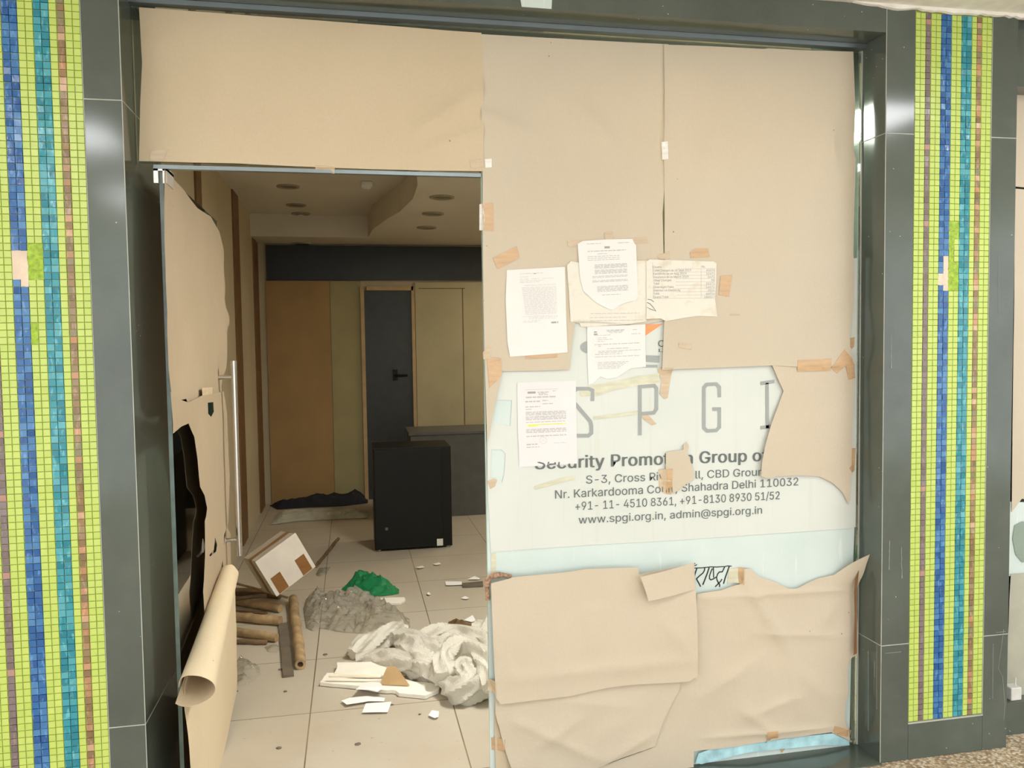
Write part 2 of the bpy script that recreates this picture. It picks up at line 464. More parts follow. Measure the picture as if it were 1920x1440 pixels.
def sheet(name, px, pos, mat, axis='Y', amp=.003, freq=4, cell=.03, thick=.0009, ragged=0.0, holes=(), sd=None, parent=None, extra=None, smooth=True, dr=None):
    """thin sheet outlined on the plane axis=pos; bulges towards the street by amp"""
    sd = R() * 50 if sd is None else sd
    P = (lambda p: (lambda q: (q.x, q.z))(onY(p[0], p[1], pos))) if axis == 'Y' else (lambda p: (lambda q: (q.y, q.z))(onX(p[0], p[1], pos)))
    pts = [P(p) for p in px]
    if ragged: pts = rag(pts, ragged, .012, sd)
    bm = poly(pts, [[P(p) for p in h] for h in holes], cell)
    f = wave(sd, amp, freq); sg = -1 if axis == 'Y' else 1
    for v in bm.verts:
        u, z = v.co.x, v.co.y
        d = f(u, z) + (extra(u, z) if extra else 0)
        v.co = Vector((u, (pos if dr is None else 0) + sg * d, z)) if axis == 'Y' else Vector((pos + sg * d, u, z))
    if dr is not None: drape(bm, .0009, dr)
    want = Vector((0, -1, 0)) if axis == 'Y' else Vector((1, 0, 0))
    bmesh.ops.recalc_face_normals(bm, faces=bm.faces)
    bm.normal_update()
    if sum((fc.normal.dot(want) * fc.calc_area() for fc in bm.faces)) < 0: bmesh.ops.reverse_faces(bm, faces=bm.faces[:])
    if thick:
        g = bmesh.ops.extrude_face_region(bm, geom=bm.faces[:])
        nv = [x for x in g['geom'] if isinstance(x, bmesh.types.BMVert)]
        bmesh.ops.translate(bm, verts=nv, vec=want * thick)
    if axis == 'Y': SURF.append(BVHTree.FromBMesh(bm))
    return obj(name, bm, mat, parent, smooth)
def line_px(bm, pts, width, Y):
    """brush stroke through photo points on the plane Y, width in photo pixels"""
    ps = [onY(p[0], p[1], Y) for p in pts]
    wd = width * (Y / FPX) * 1.0 / 2
    L = []
    for i, p in enumerate(ps):
        if 0 < i < len(ps) - 1:
            d0 = (p - ps[i - 1]).normalized(); d1 = (ps[i + 1] - p).normalized()
            n0 = Vector((-d0.z, 0, d0.x)); n1 = Vector((-d1.z, 0, d1.x)); m = (n0 + n1)
            m = m.normalized() if m.length > 1e-6 else n0
            k = min(1.8, 1 / max(.35, m.dot(n0)))
            nn = m * k
        else:
            d = (ps[1] - ps[0] if i == 0 else ps[-1] - ps[-2]).normalized(); nn = Vector((-d.z, 0, d.x))
        L.append((bm.verts.new(p + nn * wd), bm.verts.new(p - nn * wd)))
    for a, b in zip(L, L[1:]): bm.faces.new((a[0], a[1], b[1], b[0]))
def area_px(bm, pts, Y):
    bm.faces.new([bm.verts.new(onY(p[0], p[1], Y)) for p in pts])
GLYPHS = {
 'r': {
  ' ': (94, '', ''),
  '+': (227, '99,17 99,182 128,182 128,17 31,86 31,113 195,113 195,86', '0,1,2 0,2,3 4,5,6 4,6,7'),
  ',': (94, '19,-60 34,36 68,36 42,-60', '0,1,2 0,2,3'),
  '-': (227, '168,122 168,94 57,94 57,122', '2,3,0 2,0,1'),
  '.': (94, '48,-2 42,-1 36,1 31,4 28,9 26,15 25,20 26,27 28,32 31,37 36,40 42,43 48,43 54,43 59,40 64,37 68,32 70,27 71,20 70,15 68,9 64,4 59,1 54,-1', '11,12,13 10,11,13 10,13,14 9,10,14 9,14,15 8,9,15 8,15,16 8,16,17 7,8,17 6,7,17 6,17,18 5,6,18 5,18,19 4,5,19 4,19,20 4,20,21 3,4,21 2,3,21 2,21,22 1,2,22 1,22,23 0,1,23'),
  '/': (125, '117,266 36,-38 7,-38 89,266', '2,3,0 2,0,1'),
  '0': (227, '113,-3 95,-2 79,3 65,12 53,24 42,39 34,57 29,77 25,101 24,127 25,153 29,177 35,197 43,215 53,230 65,242 79,251 95,256 113,258 131,256 147,251 161,242 174,230 184,215 192,197 198,177 201,153 203,127 201,101 198,77 192,57 184,39 174,24 162,12 147,3 131,-2 113,25 125,26 136,30 145,37 153,46 160,58 165,72 169,88 171,107 172,127 171,148 169,166 165,182 160,197 153,208 145,218 136,224 125,228 113,230 101,228 91,224 82,218 73,208 67,197 62,182 58,166 55,148 55,127 55,107 58,88 62,72 67,58 73,46 82,37 91,30 101,26', '17,18,19 16,17,19 16,19,20 15,16,20 15,20,21 14,15,21 14,21,22 14,22,54 54,22,53 53,22,23 13,14,55 55,14,54 13,55,56 52,53,23 13,56,57 51,52,23 13,57,58 50,51,23 12,13,58 50,23,24 12,58,59 49,50,24 11,12,59 49,24,25 11,59,60 48,49,25 11,60,61 47,48,25 10,11,61 47,25,26 10,61,62 46,47,26 9,10,62 46,26,27 9,62,63 45,46,27 8,9,63 8,63,64 44,45,27 44,27,28 43,44,28 8,64,65 7,8,65 43,28,29 7,65,66 42,43,29 6,7,66 42,29,30 6,66,67 41,42,30 6,67,68 40,41,30 5,6,68 40,30,31 5,68,69 39,40,31 39,31,32 4,5,69 4,69,70 38,39,32 37,38,32 4,70,71 4,71,36 36,37,32 4,36,32 4,32,33 3,4,33 2,3,33 2,33,34 2,34,35 1,2,35 0,1,35'),
  '1': (227, '38,0 38,27 195,27 195,0 138,254 138,0 106,0 106,224 105,224 43,179 43,213 99,254', '0,1,2 0,2,3 10,11,4 10,4,8 8,4,7 7,4,5 10,8,9 6,7,5'),
  '2': (227, '32,0 32,24 117,114 126,124 134,133 141,141 147,149 152,156 155,163 158,170 160,178 160,186 159,194 157,202 154,209 149,215 143,220 137,224 129,227 121,229 112,230 102,229 94,227 86,224 79,219 74,213 69,207 66,199 64,190 64,181 33,181 34,196 37,209 43,221 51,232 60,241 72,248 84,253 98,257 112,258 127,257 141,254 153,248 164,241 173,233 181,223 186,211 189,199 191,186 190,177 188,168 185,159 181,150 175,140 168,129 159,118 147,105 133,90 76,30 76,28 195,28 195,0', '38,39,40 38,40,41 37,38,41 37,41,42 36,37,42 36,42,43 35,36,43 35,43,44 34,35,44 34,44,20 20,44,19 19,44,45 33,34,21 21,34,20 18,19,45 33,21,22 17,18,45 33,22,23 16,17,45 33,23,24 16,45,46 32,33,24 15,16,46 32,24,25 14,15,46 32,25,26 14,46,47 13,14,47 31,32,26 31,26,27 12,13,47 12,47,48 31,27,28 30,31,28 11,12,48 30,28,29 11,48,49 10,11,49 9,10,49 9,49,50 8,9,50 8,50,51 7,8,51 7,51,52 6,7,52 6,52,53 5,6,53 4,5,53 4,53,54 3,4,54 3,54,55 2,3,55 2,55,56 1,2,56 1,56,57 1,57,58 1,58,59 1,59,60 1,60,61 0,1,61'),
  '3': (227, '109,-3 94,-2 80,0 66,5 54,11 44,19 35,29 28,40 24,52 22,66 55,66 56,58 59,50 63,44 69,38 75,33 83,30 91,27 100,25 109,25 119,26 129,27 138,30 145,35 152,40 157,46 161,54 164,63 165,72 164,81 162,90 158,98 153,105 146,112 137,117 127,121 115,123 101,124 78,124 78,150 144,224 144,226 35,226 35,254 186,254 186,230 106,139 106,144 124,145 140,143 154,138 167,131 177,122 185,111 192,99 195,86 196,72 195,58 191,45 185,33 177,22 166,13 154,6 141,1 125,-2', '42,43,44 42,44,45 42,45,41 41,45,40 40,45,46 39,40,47 47,40,46 38,39,47 47,48,49 38,47,49 38,49,50 38,50,51 38,51,37 37,51,52 36,37,52 35,36,52 35,52,53 34,35,53 33,34,53 32,33,53 32,53,54 31,32,54 31,54,55 30,31,55 29,30,55 29,55,56 28,29,56 27,28,56 27,56,57 8,9,10 8,10,11 26,27,57 26,57,58 8,11,12 25,26,58 7,8,12 7,12,13 24,25,58 24,58,59 7,13,14 23,24,59 6,7,14 6,14,15 22,23,59 6,15,16 22,59,60 21,22,60 6,16,17 5,6,17 20,21,60 5,17,18 19,20,60 5,18,19 5,19,60 5,60,61 4,5,61 4,61,62 3,4,62 3,62,63 2,3,63 2,63,64 1,2,64 1,64,0'),
  '4': (227, '20,53 20,79 123,254 155,254 54,83 54,81 207,81 207,53 141,0 141,61 141,73 141,159 171,159 171,0', '1,2,3 1,3,4 1,4,5 1,5,6 1,6,7 0,1,7 10,11,12 10,12,13 9,10,13 8,9,13'),
  '5': (227, '111,-3 96,-2 82,1 70,6 59,12 49,20 41,30 35,41 32,53 30,65 61,65 62,58 65,51 69,44 74,39 80,34 87,30 94,27 102,26 111,25 120,26 130,28 138,32 146,38 152,44 157,52 161,61 163,71 164,81 163,92 161,101 157,111 151,119 145,125 137,131 129,135 119,138 109,138 100,138 92,137 84,134 76,131 69,127 64,123 34,126 48,254 183,254 183,226 75,226 67,151 74,155 81,159 89,162 97,165 106,166 115,167 126,166 137,164 147,160 156,156 165,150 172,143 179,134 185,125 189,116 193,105 195,94 195,82 194,66 191,51 184,38 176,26 166,16 154,8 141,1 126,-2', '44,45,48 48,45,46 48,46,47 44,48,49 54,55,56 53,54,56 53,56,57 52,53,57 52,57,58 51,52,58 51,58,59 50,51,59 50,59,60 49,50,60 44,49,60 44,60,39 39,60,38 38,60,61 38,61,37 37,61,62 36,37,62 35,36,62 44,39,40 34,35,62 34,62,63 44,40,41 44,41,42 33,34,63 44,42,43 33,63,64 32,33,64 31,32,64 31,64,65 30,31,65 30,65,66 29,30,66 29,66,67 28,29,67 28,67,68 27,28,68 26,27,68 26,68,69 8,9,10 8,10,11 25,26,69 8,11,12 7,8,12 24,25,69 24,69,70 7,12,13 7,13,14 23,24,70 6,7,14 6,14,15 23,70,71 22,23,71 6,15,16 21,22,71 6,16,17 5,6,17 20,21,71 5,17,18 20,71,72 19,20,72 5,18,19 5,19,72 4,5,72 4,72,73 3,4,73 3,73,74 2,3,74 2,74,75 1,2,75 1,75,0'),
  '6': (227, '113,-3 98,-2 84,1 71,7 60,15 50,25 42,37 36,51 33,65 32,81 33,93 35,106 40,119 47,134 56,151 69,170 126,254 161,254 75,131 73,131 75,135 79,140 83,144 87,148 92,151 98,153 104,155 110,157 117,157 132,156 146,153 158,147 169,140 178,131 185,120 190,107 193,94 194,79 193,63 190,49 184,36 176,25 166,15 155,7 142,1 128,-2 113,24 123,25 131,27 139,31 146,37 152,43 157,51 161,59 163,69 164,79 163,89 161,98 157,107 152,114 146,121 139,126 131,130 123,132 113,133 104,132 95,130 87,126 80,121 74,114 69,107 65,99 63,89 62,79 63,69 65,59 69,51 74,43 80,37 87,31 95,27 104,25', '15,16,17 15,17,23 23,17,18 14,15,23 27,28,29 26,27,29 26,29,30 25,26,30 24,25,30 24,30,31 13,14,23 23,24,31 13,23,22 18,23,31 18,31,32 13,22,21 18,32,64 64,32,33 13,21,20 13,20,19 12,13,19 18,64,65 63,64,33 18,65,66 62,63,33 62,33,34 12,19,18 12,18,66 12,66,67 61,62,34 12,67,68 60,61,34 12,68,69 59,60,34 59,34,35 11,12,69 11,69,70 58,59,35 58,35,36 11,70,71 57,58,36 10,11,71 10,71,72 56,57,36 56,36,37 9,10,72 9,72,73 55,56,37 8,9,73 8,73,74 54,55,37 54,37,38 8,74,75 53,54,38 7,8,75 53,38,39 7,75,76 52,53,39 7,76,77 51,52,39 6,7,77 51,39,40 6,77,78 50,51,40 5,6,78 5,78,79 49,50,40 49,40,41 5,79,80 48,49,41 5,80,81 47,48,41 4,5,81 4,81,46 46,47,41 46,41,42 4,46,42 3,4,42 3,42,43 2,3,43 2,43,44 1,2,44 1,44,45 0,1,45'),
  '7': (227, '48,0 162,224 162,226 31,226 31,254 195,254 195,224 82,0', '3,4,5 3,5,2 2,5,6 1,2,6 1,6,7 0,1,7'),
  '8': (227, '113,-3 97,-2 82,1 68,6 56,13 45,21 37,31 31,42 27,54 26,68 27,78 29,88 33,98 37,106 43,114 51,121 58,126 67,130 76,132 65,138 55,145 46,154 40,165 36,177 35,190 36,203 40,214 45,225 53,234 62,242 73,249 85,254 99,257 113,258 128,257 141,254 153,249 164,242 173,234 181,225 186,214 190,203 191,190 190,177 186,165 180,154 171,145 162,138 150,133 159,130 168,126 176,121 183,114 189,106 194,98 197,88 200,78 200,68 199,54 195,42 189,31 181,21 171,13 158,6 145,1 130,-2 113,25 124,25 134,27 142,30 150,34 156,40 161,46 165,53 168,61 168,69 168,78 165,87 161,94 156,101 149,107 141,111 133,115 123,117 113,118 103,117 93,115 85,111 77,107 70,101 65,94 61,87 58,78 58,69 58,61 61,53 64,46 70,40 76,34 84,30 92,27 102,25 113,145 122,145 130,147 137,150 144,154 149,159 154,165 157,172 159,180 160,188 159,196 157,203 154,210 149,216 144,221 138,225 130,228 122,229 113,230 104,229 96,228 89,225 82,221 77,216 72,210 69,203 67,196 66,188 67,180 69,172 72,165 77,159 82,154 89,150 96,147 104,145', '32,33,34 31,32,34 31,34,35 30,31,35 30,35,36 29,30,36 29,36,37 28,29,37 28,37,38 27,28,121 121,28,38 121,38,120 120,38,119 119,38,39 27,121,122 118,119,39 27,122,123 117,118,39 26,27,123 117,39,40 26,123,124 116,117,40 26,124,125 115,116,40 26,125,126 114,115,40 25,26,126 114,40,41 25,126,127 113,114,41 112,113,41 25,127,128 24,25,128 112,41,42 24,128,129 111,112,42 23,24,129 111,42,43 23,129,130 110,111,43 109,110,43 23,130,131 109,43,44 22,23,131 22,131,132 108,109,44 22,132,133 107,108,44 107,44,45 21,22,133 106,107,45 21,133,134 105,106,45 21,134,135 105,45,46 20,21,135 20,135,136 104,105,46 20,136,137 103,104,46 20,137,102 102,103,46 20,102,46 20,46,47 19,20,47 19,47,48 18,19,48 18,48,49 17,18,49 16,17,49 16,49,50 15,16,50 15,50,51 14,15,84 84,15,51 84,51,52 14,84,85 83,84,52 82,83,52 14,85,86 14,86,87 81,82,52 13,14,87 81,52,53 13,87,88 80,81,53 13,88,89 79,80,53 12,13,89 79,53,54 12,89,90 78,79,54 11,12,90 78,54,55 11,90,91 77,78,55 10,11,91 77,55,56 10,91,92 76,77,56 10,92,93 75,76,56 9,10,93 75,56,57 9,93,94 74,75,57 8,9,94 74,57,58 8,94,95 73,74,58 7,8,95 73,58,59 7,95,96 72,73,59 7,96,97 71,72,59 6,7,97 71,59,60 6,97,98 70,71,60 6,98,99 69,70,60 5,6,99 69,60,61 5,99,100 68,69,61 67,68,61 5,100,101 66,67,61 5,101,66 5,66,61 5,61,62 4,5,62 4,62,63 3,4,63 2,3,63 2,63,64 2,64,65 1,2,65 1,65,0'),
  '9': (227, '113,258 128,257 142,253 155,247 166,239 176,229 184,217 190,204 193,189 194,173 194,161 191,148 186,135 180,120 170,103 158,84 100,0 65,0 151,124 154,124 151,119 148,115 144,111 139,107 134,104 128,101 122,99 116,98 109,97 94,98 81,102 69,107 58,114 49,124 41,134 36,147 33,161 32,176 33,191 36,205 42,218 50,230 60,239 71,247 84,253 98,257 113,230 104,229 95,227 87,223 80,218 74,211 69,204 66,195 63,186 63,176 63,166 66,156 69,148 74,140 80,134 87,129 95,125 104,122 113,122 123,122 131,125 139,129 146,134 152,140 157,147 161,156 163,165 164,175 163,185 161,195 157,204 152,211 146,218 139,223 131,227 123,229', '45,0,1 44,45,1 44,1,2 43,44,2 43,2,3 42,43,3 42,3,4 41,42,4 41,4,46 46,4,5 41,46,47 81,46,5 40,41,47 40,47,48 80,81,5 80,5,6 40,48,49 79,80,6 40,49,50 78,79,6 39,40,50 39,50,51 77,78,6 77,6,7 39,51,52 76,77,7 38,39,52 76,7,8 38,52,53 75,76,8 38,53,54 74,75,8 37,38,54 74,8,9 37,54,55 73,74,9 36,37,55 36,55,56 72,73,9 72,9,10 36,56,57 71,72,10 71,10,11 35,36,57 35,57,58 70,71,11 70,11,12 35,58,59 69,70,12 34,35,59 34,59,60 68,69,12 68,12,13 33,34,60 33,60,61 67,68,13 33,61,62 66,67,19 19,67,13 33,62,63 65,66,18 18,66,19 65,18,24 24,18,17 20,19,13 32,33,63 32,63,64 64,65,24 32,64,24 20,13,14 21,20,14 22,21,14 31,32,24 23,22,14 30,31,24 24,23,14 30,24,25 17,24,14 17,14,15 29,30,25 29,25,26 29,26,27 28,29,27 17,15,16'),
  '@': (338, '178,-68 153,-66 131,-63 111,-57 92,-49 76,-39 61,-26 49,-12 39,5 31,23 25,44 21,66 20,90 21,113 25,135 31,155 39,173 49,189 61,204 76,216 92,227 110,235 130,241 151,245 174,246 197,245 217,241 236,235 253,226 268,216 281,204 292,190 301,175 308,159 314,143 317,125 318,108 317,95 317,83 316,71 314,59 311,48 307,38 303,29 297,21 289,14 281,9 270,6 258,5 252,6 245,7 238,8 232,11 226,14 220,18 216,22 213,28 211,34 206,27 201,21 194,15 186,10 175,7 163,6 149,8 136,11 125,18 116,26 108,36 102,48 98,62 95,76 94,91 95,106 98,120 103,132 110,144 119,153 129,161 140,167 152,170 165,172 175,171 185,169 192,166 199,161 204,157 208,153 210,153 210,167 237,167 237,55 237,49 239,43 242,37 247,33 252,30 259,30 267,30 273,33 278,38 282,44 286,53 288,64 289,76 290,91 291,108 290,122 287,137 283,150 278,163 270,176 261,187 251,197 239,205 225,212 209,217 192,220 174,221 155,220 137,217 121,212 106,205 93,197 82,186 72,174 64,160 57,144 53,127 50,109 49,89 50,69 53,50 57,33 64,18 72,4 82,-8 94,-19 108,-27 123,-34 140,-39 159,-42 179,-43 188,-42 197,-42 206,-40 214,-38 222,-36 229,-34 245,-29 252,-53 246,-56 240,-58 232,-60 224,-62 215,-64 205,-65 196,-67 187,-67 165,32 175,33 184,35 191,39 197,44 202,51 206,59 209,69 210,80 211,92 210,105 209,116 206,124 202,131 197,137 190,141 183,144 175,145 165,146 157,145 149,143 141,139 135,133 130,127 126,119 123,111 121,102 121,92 121,82 123,72 125,63 129,54 134,47 139,41 146,36 155,33', '23,24,25 22,23,25 22,25,26 21,22,26 21,26,27 20,21,27 20,27,28 19,20,28 19,28,118 118,28,117 117,28,29 19,118,119 19,119,120 116,117,29 19,120,121 115,116,29 18,19,121 115,29,30 18,121,122 114,115,30 18,122,123 113,114,30 17,18,123 113,30,31 112,113,31 17,123,124 112,31,32 16,17,124 111,112,32 16,124,125 110,111,32 110,32,33 16,125,126 15,16,126 80,81,82 80,82,83 79,80,83 79,83,84 88,89,90 88,90,91 78,79,84 78,84,85 109,110,33 78,85,86 77,78,86 15,126,127 109,33,34 77,86,87 14,15,127 76,77,87 76,87,88 76,88,177 177,88,176 176,88,175 175,88,174 174,88,173 173,88,172 172,88,171 171,88,91 108,109,34 76,177,178 76,178,179 14,127,128 75,76,179 75,179,180 108,34,35 75,180,181 107,108,35 13,14,128 75,181,182 74,75,182 13,128,129 74,182,183 107,35,36 170,171,91 106,107,36 73,74,183 73,183,184 169,170,91 12,13,129 73,184,185 12,129,130 105,106,36 105,36,37 72,73,185 168,169,91 72,185,186 105,37,38 72,186,187 167,168,91 71,72,187 104,105,38 11,12,130 11,130,131 104,38,39 71,187,188 166,167,91 103,104,39 70,71,188 70,188,189 103,39,40 165,166,91 11,131,132 10,11,132 102,103,40 70,189,190 69,70,190 102,40,41 164,165,91 164,91,92 69,190,191 101,102,41 163,164,92 10,132,133 163,92,93 68,69,191 101,41,42 68,191,192 100,101,42 162,163,93 9,10,133 162,93,94 68,192,193 161,162,94 99,100,42 99,42,43 161,94,95 67,68,193 67,193,194 160,161,57 57,161,95 160,57,58 56,57,95 67,194,159 98,99,43 159,160,58 9,133,134 56,95,96 67,159,58 97,98,43 56,96,97 56,97,43 56,43,44 55,56,44 67,58,59 66,67,59 8,9,134 54,55,44 54,44,45 66,59,60 53,54,45 65,66,60 8,134,135 65,60,61 53,45,46 52,53,46 64,65,61 51,52,46 64,61,62 51,46,47 50,51,47 63,64,62 49,50,47 49,47,48 7,8,135 7,135,136 7,136,137 6,7,137 6,137,138 5,6,138 5,138,139 148,149,150 5,139,140 147,148,150 146,147,150 145,146,150 4,5,140 4,140,141 144,145,150 143,144,150 4,141,142 142,143,150 4,142,150 3,4,150 3,150,151 3,151,152 2,3,152 2,152,153 2,153,154 2,154,155 1,2,155 1,155,156 1,156,157 0,1,157 0,157,158'),
  'A': (240, '8,0 101,254 138,254 231,0 198,0 144,151 140,161 136,173 132,186 127,201 122,219 116,239 123,239 117,219 111,201 106,185 102,172 98,161 95,151 43,0 55,71 55,99 185,99 185,71', '0,1,11 11,1,2 11,2,12 12,2,3 0,11,13 13,11,10 13,12,10 10,12,3 9,10,3 0,13,14 8,9,3 0,14,15 7,8,3 0,15,16 6,7,3 0,16,17 5,6,3 0,17,18 0,18,19 4,5,3 20,21,22 20,22,23'),
  'B': (228, '30,0 30,254 121,254 137,253 152,250 164,245 175,239 184,230 190,221 195,210 198,199 199,187 198,177 197,168 193,160 189,153 184,148 178,143 172,139 165,136 157,133 157,131 166,130 174,127 182,123 189,117 196,110 201,102 205,92 208,81 209,68 208,56 205,44 200,33 193,24 184,16 172,9 158,4 142,1 123,0 62,29 122,29 140,30 154,34 165,40 172,48 176,58 178,68 177,77 175,85 171,92 166,99 160,104 153,109 144,113 135,115 124,115 62,115 62,143 119,143 128,143 136,145 144,148 151,152 157,157 162,163 165,170 167,178 168,186 167,197 163,206 156,214 147,221 135,225 120,226 62,226', '0,1,75 75,1,2 75,2,3 75,3,4 75,4,5 75,5,6 75,6,7 75,7,74 74,7,8 0,75,58 73,74,8 72,73,8 72,8,9 71,72,9 70,71,9 70,9,10 69,70,10 69,10,11 68,69,11 68,11,12 67,68,12 66,67,12 66,12,13 65,66,13 65,13,14 64,65,14 64,14,15 63,64,15 63,15,16 62,63,16 61,62,16 61,16,17 60,61,17 59,60,17 59,17,18 0,58,57 57,58,59 57,59,18 57,18,19 57,19,20 57,20,21 57,21,22 57,22,23 57,23,24 57,24,25 57,25,56 56,25,55 55,25,26 0,57,40 54,55,26 53,54,26 53,26,27 52,53,27 51,52,27 51,27,28 50,51,28 49,50,28 49,28,29 48,49,29 48,29,30 47,48,30 46,47,30 46,30,31 45,46,31 45,31,32 44,45,32 44,32,33 43,44,33 42,43,33 42,33,34 41,42,34 0,40,41 0,41,34 0,34,35 0,35,36 0,36,37 0,37,38 0,38,39'),
  'C': (255, '134,-3 113,-2 93,4 75,12 59,25 46,40 35,58 27,78 22,101 20,127 22,153 27,176 35,197 46,215 59,230 75,242 93,251 113,256 134,258 146,257 158,255 170,252 181,248 191,242 201,236 210,228 217,219 224,209 229,198 234,187 236,174 204,174 202,183 199,190 195,197 190,204 185,209 179,214 172,218 165,222 158,224 150,226 142,228 134,228 119,227 105,223 92,216 80,207 71,196 62,182 57,166 53,148 52,127 53,107 57,88 63,72 71,59 80,47 92,38 105,32 119,28 134,26 142,27 150,28 158,30 165,33 172,36 179,40 185,45 190,51 195,57 199,64 202,72 204,80 236,80 234,68 229,56 224,45 217,36 210,27 201,19 192,12 181,7 170,2 159,-1 146,-3', '17,18,19 17,19,20 16,17,20 16,20,21 16,21,22 15,16,22 15,22,23 15,23,24 14,15,24 14,24,25 13,14,44 44,14,43 43,14,25 42,43,25 42,25,26 41,42,26 13,44,45 40,41,26 39,40,26 13,45,46 38,39,26 38,26,27 37,38,27 13,46,47 12,13,47 36,37,27 35,36,27 35,27,28 12,47,48 34,35,28 34,28,29 33,34,29 11,12,48 11,48,49 32,33,29 32,29,30 31,32,30 11,49,50 10,11,50 10,50,51 9,10,51 9,51,52 8,9,52 8,52,53 8,53,54 7,8,54 7,54,55 72,73,74 72,74,75 6,7,55 6,55,56 71,72,75 71,75,76 70,71,76 6,56,57 5,6,57 69,70,76 69,76,77 68,69,77 5,57,58 68,77,78 67,68,78 66,67,78 4,5,58 4,58,59 65,66,78 65,78,79 64,65,79 4,59,60 63,64,79 62,63,79 4,60,61 61,62,79 61,79,80 4,61,80 3,4,80 3,80,81 2,3,81 2,81,82 2,82,83 1,2,83 1,83,84 1,84,85 0,1,85'),
  'D': (251, '109,0 48,0 48,29 107,29 127,30 144,34 159,40 171,49 182,61 189,75 195,90 198,108 200,128 198,147 195,165 190,180 182,194 172,205 160,214 145,221 129,225 110,226 47,226 47,254 113,254 136,253 157,248 176,239 192,228 206,213 217,196 225,175 229,153 231,128 229,102 224,80 217,59 206,42 192,27 175,15 156,7 134,2 62,254 62,0 30,0 30,254', '22,23,24 22,24,25 22,25,26 22,26,27 22,27,28 22,28,21 21,28,20 20,28,29 19,20,29 18,19,29 17,18,29 17,29,30 16,17,30 16,30,31 15,16,31 14,15,31 14,31,32 13,14,32 13,32,33 12,13,33 11,12,33 11,33,34 10,11,34 10,34,35 9,10,35 9,35,36 8,9,36 7,8,36 7,36,37 6,7,37 6,37,38 5,6,38 4,5,38 3,4,38 1,2,3 1,3,38 1,38,39 1,39,40 1,40,41 1,41,0 44,45,42 44,42,43'),
  'E': (209, '30,0 30,254 186,254 186,226 62,226 62,143 178,143 178,114 62,114 62,29 188,29 188,0', '0,1,4 4,1,2 4,2,3 0,4,5 0,5,8 8,5,6 8,6,7 0,8,9 0,9,10 0,10,11'),
  'F': (205, '30,0 30,254 185,254 185,226 62,226 62,139 173,139 173,111 62,111 62,0', '0,1,4 4,1,2 4,2,3 0,4,5 0,5,8 8,5,6 8,6,7 0,8,9'),
  'G': (260, '134,-3 113,-2 93,4 75,13 59,25 45,40 35,58 27,78 22,102 20,127 22,153 27,176 35,197 45,215 59,230 74,242 92,251 112,256 132,258 146,257 158,255 170,252 181,247 192,242 202,235 210,227 218,218 225,208 230,198 234,186 237,174 204,174 201,182 198,190 194,197 189,203 184,208 178,213 172,218 165,221 158,224 150,226 141,227 133,228 118,227 104,223 92,216 80,207 70,196 62,182 57,166 53,148 52,127 53,107 57,88 63,72 71,59 81,47 92,38 105,32 119,28 134,26 148,27 161,31 172,36 183,43 191,51 198,62 203,74 206,87 207,101 217,100 141,100 141,128 239,128 239,100 237,80 233,62 225,45 215,31 203,19 188,9 172,2 154,-2', '17,18,19 17,19,20 16,17,20 16,20,21 16,21,22 15,16,22 15,22,23 14,15,23 14,23,24 14,24,25 13,14,44 44,14,43 43,14,25 42,43,25 41,42,25 41,25,26 13,44,45 40,41,26 39,40,26 13,45,46 38,39,26 38,26,27 37,38,27 13,46,47 12,13,47 36,37,27 35,36,27 35,27,28 12,47,48 34,35,28 34,28,29 11,12,48 33,34,29 11,48,49 32,33,29 32,29,30 31,32,30 11,49,50 10,11,50 10,50,51 9,10,51 9,51,52 72,73,74 72,74,70 70,74,75 8,9,52 8,52,53 8,53,54 7,8,54 72,70,69 71,70,75 71,75,76 69,72,71 69,71,76 7,54,55 68,69,76 68,76,77 6,7,55 67,68,77 6,55,56 67,77,78 66,67,78 6,56,57 5,6,57 65,66,78 5,57,58 65,78,79 64,65,79 4,5,58 4,58,59 63,64,79 4,59,60 63,79,80 62,63,80 4,60,61 61,62,80 4,61,80 3,4,80 3,80,81 2,3,81 2,81,82 1,2,82 1,82,83 0,1,83'),
  'I': (150, '16,0 16,29 59,29 59,226 16,226 16,254 135,254 135,226 91,226 91,29 135,29 135,0', '4,5,6 4,6,7 3,4,7 2,3,8 8,3,7 2,8,9 0,1,2 0,2,9 0,9,10 0,10,11'),
  'K': (233, '52,73 52,108 58,116 64,123 70,131 75,138 81,145 87,152 93,159 100,165 106,172 182,254 224,254 116,138 114,138 30,0 30,254 62,254 62,167 62,112 62,97 62,0 186,0 94,130 114,155 224,0', '10,11,12 10,12,13 9,10,13 8,9,13 7,8,13 6,7,13 5,6,14 14,6,13 5,14,0 4,5,0 3,4,0 2,3,0 1,2,0 15,16,17 15,17,18 15,18,19 15,19,20 15,20,21 23,24,25 22,23,25'),
  'L': (196, '30,0 30,254 62,254 62,29 181,29 181,0', '0,1,2 0,2,3 0,3,4 0,4,5'),
  'M': (314, '30,0 30,254 76,254 139,94 144,79 150,61 156,42 161,24 154,24 159,41 165,61 171,79 176,94 238,254 284,254 284,0 252,0 252,145 252,163 253,184 253,207 253,229 256,229 254,221 251,213 249,205 241,181 234,161 228,145 171,0 143,0 85,145 80,160 72,181 65,204 56,229 59,229 60,208 60,186 61,164 61,145 61,0', '0,1,35 35,1,2 35,2,36 36,2,3 12,13,21 21,13,14 21,14,22 22,14,15 0,35,37 37,35,34 37,36,34 34,36,3 12,21,24 24,21,20 23,22,15 24,23,20 20,23,15 12,24,25 0,37,38 19,20,15 12,25,26 33,34,3 0,38,39 18,19,15 12,26,27 32,33,3 0,39,40 17,18,15 12,27,28 31,32,3 0,40,41 30,31,3 12,28,29 16,17,15 30,3,4 11,12,29 30,4,5 10,11,29 30,5,6 9,10,29 30,6,8 8,6,7 8,9,29 30,8,29'),
